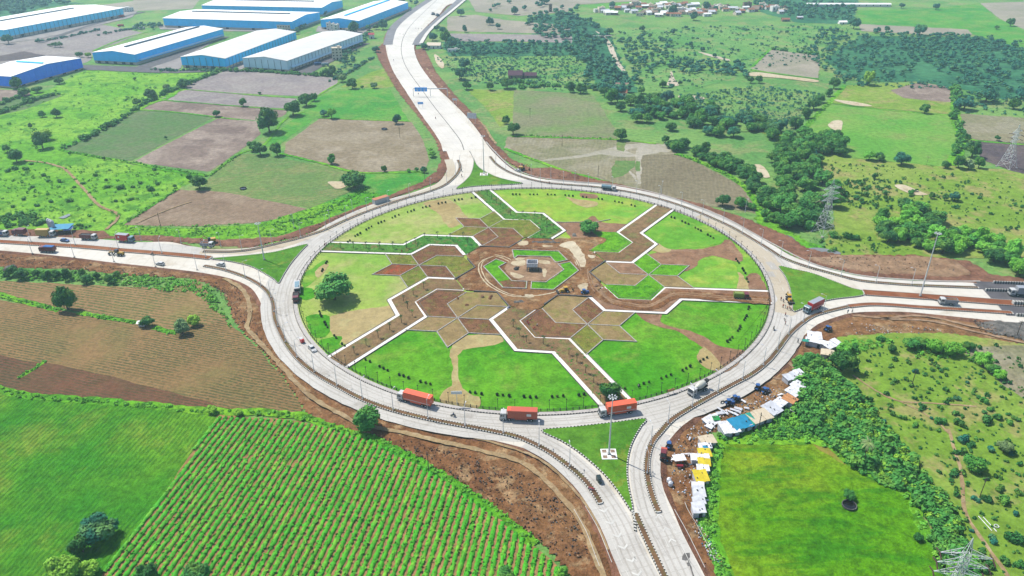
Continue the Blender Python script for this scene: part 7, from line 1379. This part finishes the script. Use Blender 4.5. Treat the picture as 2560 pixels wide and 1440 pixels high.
for i,(px,py,p,s,l,lb) in enumerate(((1952,751,'walk',3,4,'person in red walking alone on the eastern ring, left of the yellow loader'),(1959,756,'bend',1,4,'person bending on the road just left of the yellow loader'),(1957,769,'walk',2,4,'person in an orange vest at the left of the work gang'),(1964,770,'bend',0,5,'person in a white shirt bending in the work gang'),(1968,774,'walk',2,4,'person in orange vest in the middle of the work gang'),(1973,772,'walk',6,4,'person in pink at the right of the work gang'),(1977,777,'bend',3,4,'person in red bending at the right end of the work gang'),(1963,790,'walk',3,4,'person in red standing below the work gang'),(1962,803,'bend',5,4,'person in tan crouching below the work gang'),(1963,812,'walk',2,4,'person in orange lowest on the eastern ring'),
  (2119,783,'walk',1,4,'left of two people walking on the eastern slip lane'),(2130,781,'walk',0,4,'right of two people walking on the eastern slip lane'),(1994,857,'walk',4,4,'person in dark clothes at the edge of the slip lane by the shacks'),(2053,782,'walk',0,1,'person on the median behind the red and white lorry'),(1596,970,'walk',0,4,'person in white on the southern lawn beside the round shrubs'),(2018,-1,'walk',0,4,None),
  (1318,808,'bend',3,6,'person in red working at the left edge of the brown planting bed'),(1322,813,'bend',6,6,'person in pink working in the brown planting bed'),(1342,816,'bend',0,4,'person in white working in the brown planting bed'),(1325,803,'bend',6,3,'second person in pink farther up the brown planting bed'),(1334,825,'bend',3,4,'lowest person in red at the edge of the brown planting bed'),
  (1373,460,'walk',3,4,'person in red on the median of the northern ring'),(77,587,'walk',3,4,'person in red walking on the western shoulder'),(816,614,'walk',6,3,'person in pink at the western end of the garden walkway'),(812,616,'walk',3,4,'person in red at the western end of the garden walkway'),(1005,632,'walk',3,5,'person on the lower western walkway'),
  (1072,66,'walk',2,4,'person in orange at the left end of the near road gang'),(1040,72,'bend',1,4,'person bending in the road gang'),(1000,86,'bend',0,4,'person in white in the far left road gang'),(1008,87,'walk',3,4,'person in red in the far left road gang'),(1013,86,'walk',1,4,'person in blue in the far left road gang'),(1046,73,'walk',3,4,'person in red in the far right road gang'),(1054,73,'walk',0,4,'person in white in the far right road gang'),(1046,237,'walk',4,4,'person in dark clothes on the north road below the gantry'),
  (1653,518,'walk',4,4,'person at the top right walkway gate'),(1700,531,'walk',3,4,'person leaning on the railing at the top right'))):
    if lb: person(px,py,p,s,l,lb)
# motorcycles with riders
def bike(px,py,deg,label,shirt=1,rider=True,col=M_dgrey,name='motorcycle'):
    x,y=G(px,py); t=empty(name,x,y,R_(deg),ZP); tag(t,label,'motorcycle'); m=MB(); m.box(0,0,.5,.9,.24,.34,taper=.7); m.box(-.45,0,.78,.75,.26,.1); m.tube((.6,0,.35),(.42,0,1.05),.05,n=5); m.build('frame',col,t); m=MB(); m.tube((.42,-.32,1.05),(.42,.32,1.05),.03,n=5); m.build('handlebar',M_steel,t); 
    for s in (.62,-.62): o=wheel(t,s,0,.31); o.scale=(.62,.4,.62)
    if rider: a=R_(deg); person(0,0,'sit',shirt,4,f'rider of the {label}',z=ZP,xy=(x-.25*math.cos(a),y-.25*math.sin(a)),rz=a-PI/2)
for b in ((1133,1041,168,'motorcycle riding between the two left container lorries',1),(381,638,178,'motorcycle on the western road near the grader',4),(1154,428,100,'upper motorcycle on the north-western carriageway',4),(1154,441,100,'lower motorcycle on the north-western carriageway',3),(1934,824,70,'motorcycle on the eastern ring below the work gang',4),(1089,297,110,'motorcycle on the north road below the signs',3),(984,152,100,'motorcycle on the bend of the north road',4)): bike(*b)
bike(1271,772,60,'parked motorcycle at the head of the southern walkway',1,False,P_blu); bike(1806,1007,30,'parked motorcycle on the slip lane edge',1,False)
# machines
def loader(px,py,deg,label,col=P_yel,arm=True,sc=1,cat='backhoe',z=None,name='backhoe'):
    x,y=G(px,py); t=empty(name,x,y,R_(deg),z if z is not None else ZP,sc); tag(t,label,cat); m=MB(); m.box(1.1,0,.9,1.9,1.1,.8,taper=.85); m.box(-.3,0,.6,3,1.1,.5); m.build('body',col,t)
    m=MB(); m.box(-.5,0,1.1,1.4,1.5,1.4,taper=.9); m.build('cab',M_glass,t); m=MB(); m.box(-.5,0,2.503,1.6,1.6,.14); m.build('cab_roof',col,t)
    if arm:
        for s in (-1,1): m=MB(); m.tube((.2,s*.6,1.4),(2.7,s*.6,.7),.1,n=5); m.build('loader_arm',col,t)
        m=MB(); m.box(3.,0,.25,.7,2.2,.7,taper=1.2); m.build('bucket',M_dgrey,t); m=MB(); m.tube((-1.6,0,1),(-2.6,0,2.9),.16,n=5); m.tube((-2.6,0,2.9),(-3.6,0,1.3),.13,n=5); m.build('digging_arm',col,t); m=MB(); m.box(-3.7,0,.7,.6,.7,.6,taper=.6); m.build('digging_bucket',M_dgrey,t)
    for s in (-1,1): wheel(t,-1.1,s*.9,.75); wheel(t,1.5,s*.85,.5)
    return t
loader(1972,752,-92,'yellow backhoe loader parked on the eastern ring'); loader(1411,731,195,'yellow backhoe loader working beside the central beds'); loader(1462,735,10,'blue tractor on the earth near the garden centre',P_blu,False,.85,'tractor',name='tractor')
for px,py,d,l in ((1672,1114,75,'blue tractor parked at the camp edge nearest the south'),(1839,998,20,'blue tractor on the bank right of the parked motorcycle'),(1824,1008,0,'small blue tractor left of the other one on the bank'),(1913,978,30,'blue tractor beside the pale mound at the camp'),(1894,969,60,'small blue tractor alone above the camp'),(2070,823,30,'blue tractor beside the L shaped shack')): loader(px,py,d,l,P_blu,False,.8,'tractor',.5,'tractor')
def excavator(px,py,deg,label,z=.8,sc=1):
    x,y=G(px,py,z); t=empty('excavator',x,y,R_(deg),z,sc); tag(t,label,'excavator')
    for s in (-1,1): m=MB(); m.lathe([(.42,-.28),(.42,.28)],10,(1.3,s*1.,.42),'y'); m.lathe([(.42,-.28),(.42,.28)],10,(-1.3,s*1.,.42),'y'); m.box(0,s*1.,.03,2.6,.52,.78); m.build('track',M_dgrey,t)
    m=MB(); m.box(-.7,0,.95,2.6,2.3,1.1,taper=.94); m.build('body',P_yel,t); m=MB(); m.box(.9,.6,.95,1.3,1.,1.7,taper=.9); m.build('cab',M_glass,t); m=MB(); m.tube((.8,-.3,1.4),(3,-.3,3.6),.24,.2,6); m.tube((3,-.3,3.6),(4.8,-.3,2.2),.18,.15,6); m.build('boom',P_yel,t); m=MB(); m.tube((4.8,-.3,2.2),(4.6,-.3,.9),.13,.12,5); m.box(4.4,-.3,.2,.9,.9,.8,taper=.7); m.build('bucket',M_dgrey,t)
excavator(530,605,200,'excavator with a yellow body loading the grey dump truck'); excavator(1305,424,-10,'dark and yellow excavator on the north-eastern bank')
t,L=put((274,639),(303,642),2.3,'grader','yellow motor grader on the lower carriageway of the western road','grader',L=8); m=MB(); m.box(-2.2,0,.9,3,1.3,1,taper=.9); m.tube((-.6,0,1.6),(3.6,0,1.4),.22,.16,6); m.box(3.5,0,.9,.5,1.2,.5); m.build('frame',P_yel,t); m=MB(); m.box(-.3,0,1.4,1.4,1.4,1.5); m.build('cab',M_glass,t); m=MB(); m.box(1.3,0,.3,.2,3.2,.6,.35); m.build('blade',M_dgrey,t)
for x in (3.3,-1.4,-2.8):
    for s in (-1,1): wheel(t,x,s*.95,.65)
for px,py,l in ((1083,37,'grey paving machine on the far part of the north road, left one'),(1094,40,'dark paving machine on the far part of the north road, right one')):
    x,y=G(px,py); t=empty('paver',x,y,R_(25),ZP); tag(t,l,'paving machine'); m=MB(); m.box(0,0,.9,5,3,1.6,taper=.8); m.build('hopper',P_grey,t); m=MB(); m.box(0,0,2.6,2.4,6,.3); m.build('gantry_beam',M_dgrey,t)
    for s in (-1,1): m=MB(); m.box(0,s*1.8,0,4.4,.6,.9); m.build('track',M_dgrey,t)
# site cabin, cement silos, barriers
t,L=put((938,512),(974,501),3.,'site_cabin','long white site cabin with an orange sheet roof beside the slip lane','cabin',z=.8); m=MB(); m.box(0,0,0,L,2.8,2.7)
for i in range(14): m.box(-L/2+(i+.5)*L/14,-1.42,.1,.2,.06,2.5); m.box(-L/2+(i+.5)*L/14,1.42,.1,.2,.06,2.5)
m.build('wall',P_wh,t); 
rm=MB(); rm.box(0,0,0,L/8*1.04,3.2,.09); me=rm.mesh('roof_sheet',plain('orange_roof_sheet',C(226,150,110),.7,.2,var=.12))
for i in range(8): link('roof_sheet',me,t,(-L/2+(i+.5)*L/8,0,2.72+.03*(i%2)))
for i,(px,py) in enumerate(((128,575),(133,577),(137,579))):
    x,y=G(px,py,.6); m=MB(); m.lathe([(.2,0),(.3,.0),(.3,.8),(.9,2.2),(.9,5.6),(.4,6.2),(0,6.3)],10)
    for a_ in range(4): m.tube((.9*math.cos(a_*1.57),.9*math.sin(a_*1.57),0),(.8*math.cos(a_*1.57),.8*math.sin(a_*1.57),2.5),.07,n=4)
    thing1('silo',m,M_tin,x,y,.6,0,['left','middle','right'][i]+' of three grey silos on legs beside the western road','silo')
x,y=G(355,813); block(352,812,2.2,1.8,1.8,0,1,0,M_wallw,'tiny white field hut beside the round tree','hut','pitch',M_tin)
for i,(px,py) in enumerate(((822,741),(805,732))): pass
ZP=0
for px,py,w_,d,dg,l in ((2462,1310,.3,6,-25,'left of two long white pipes lying on the right savanna'),(2474,1312,.3,6.4,-25,'right of two long white pipes lying on the right savanna')):
    x,y=G(px,py); a=rd((2450,1301),(2483,1337)); m=MB(); m.tube((-2.6,0,.15),(2.6,0,.15),.14,n=8); thing1('pipe',m,TC['w'],x,y,.05,math.degrees(a),l,'pipe')
x,y=G(2490,1318); m=MB(); m.lathe([(.6,0),(.62,.5),(.5,.5),(.5,.1)],12); thing1('water_trough',m,TC['w'],x,y,.03,0,'round white trough on the right savanna','trough')
# parked vehicles of the warehouse yard
for i,(px,py,c,l) in enumerate(((770,155,P_red,'red lorry parked in the asphalt yard'),(795,163,P_blu,'blue lorry parked in the asphalt yard'),(845,103,P_blu,'dark blue lorry at the far canopy of the pale warehouse'),(813,165,P_lb,'pale blue lorry at the lower end of the yard'),(302,66,P_red,'red lorry beside the dark wall at the long warehouse'),(340,70,P_grey,'grey lorry beside the dark wall at the long warehouse'),(355,73,P_wh,'white lorry beside the dark wall at the long warehouse'),(305,43,P_red,'red lorry at the end of the longest warehouse'))):
    tipper((px+10,py),(px-8,py+2),c,c,l,c,L=7,h=2.8,rim=1)
# ---------------------------------------------------------------- haze
m=MB(); m.box(0,1350,-1.2,7000,5600,HGT+9); hz=tag(m.build('haze',[]),None,None,None,'stuff'); hm_=bpy.data.materials.new('haze'); hm_.use_nodes=True; q=hm_.node_tree; q.nodes.remove(q.nodes['Principled BSDF']); v=q.nodes.new('ShaderNodeVolumePrincipled'); v.inputs['Density'].default_value=HAZE; v.inputs['Color'].default_value=HAZE_COL+(1,); v.inputs['Anisotropy'].default_value=.2; q.links.new(v.outputs[0],q.nodes['Material Output'].inputs['Volume']); hz.data.materials.append(hm_)
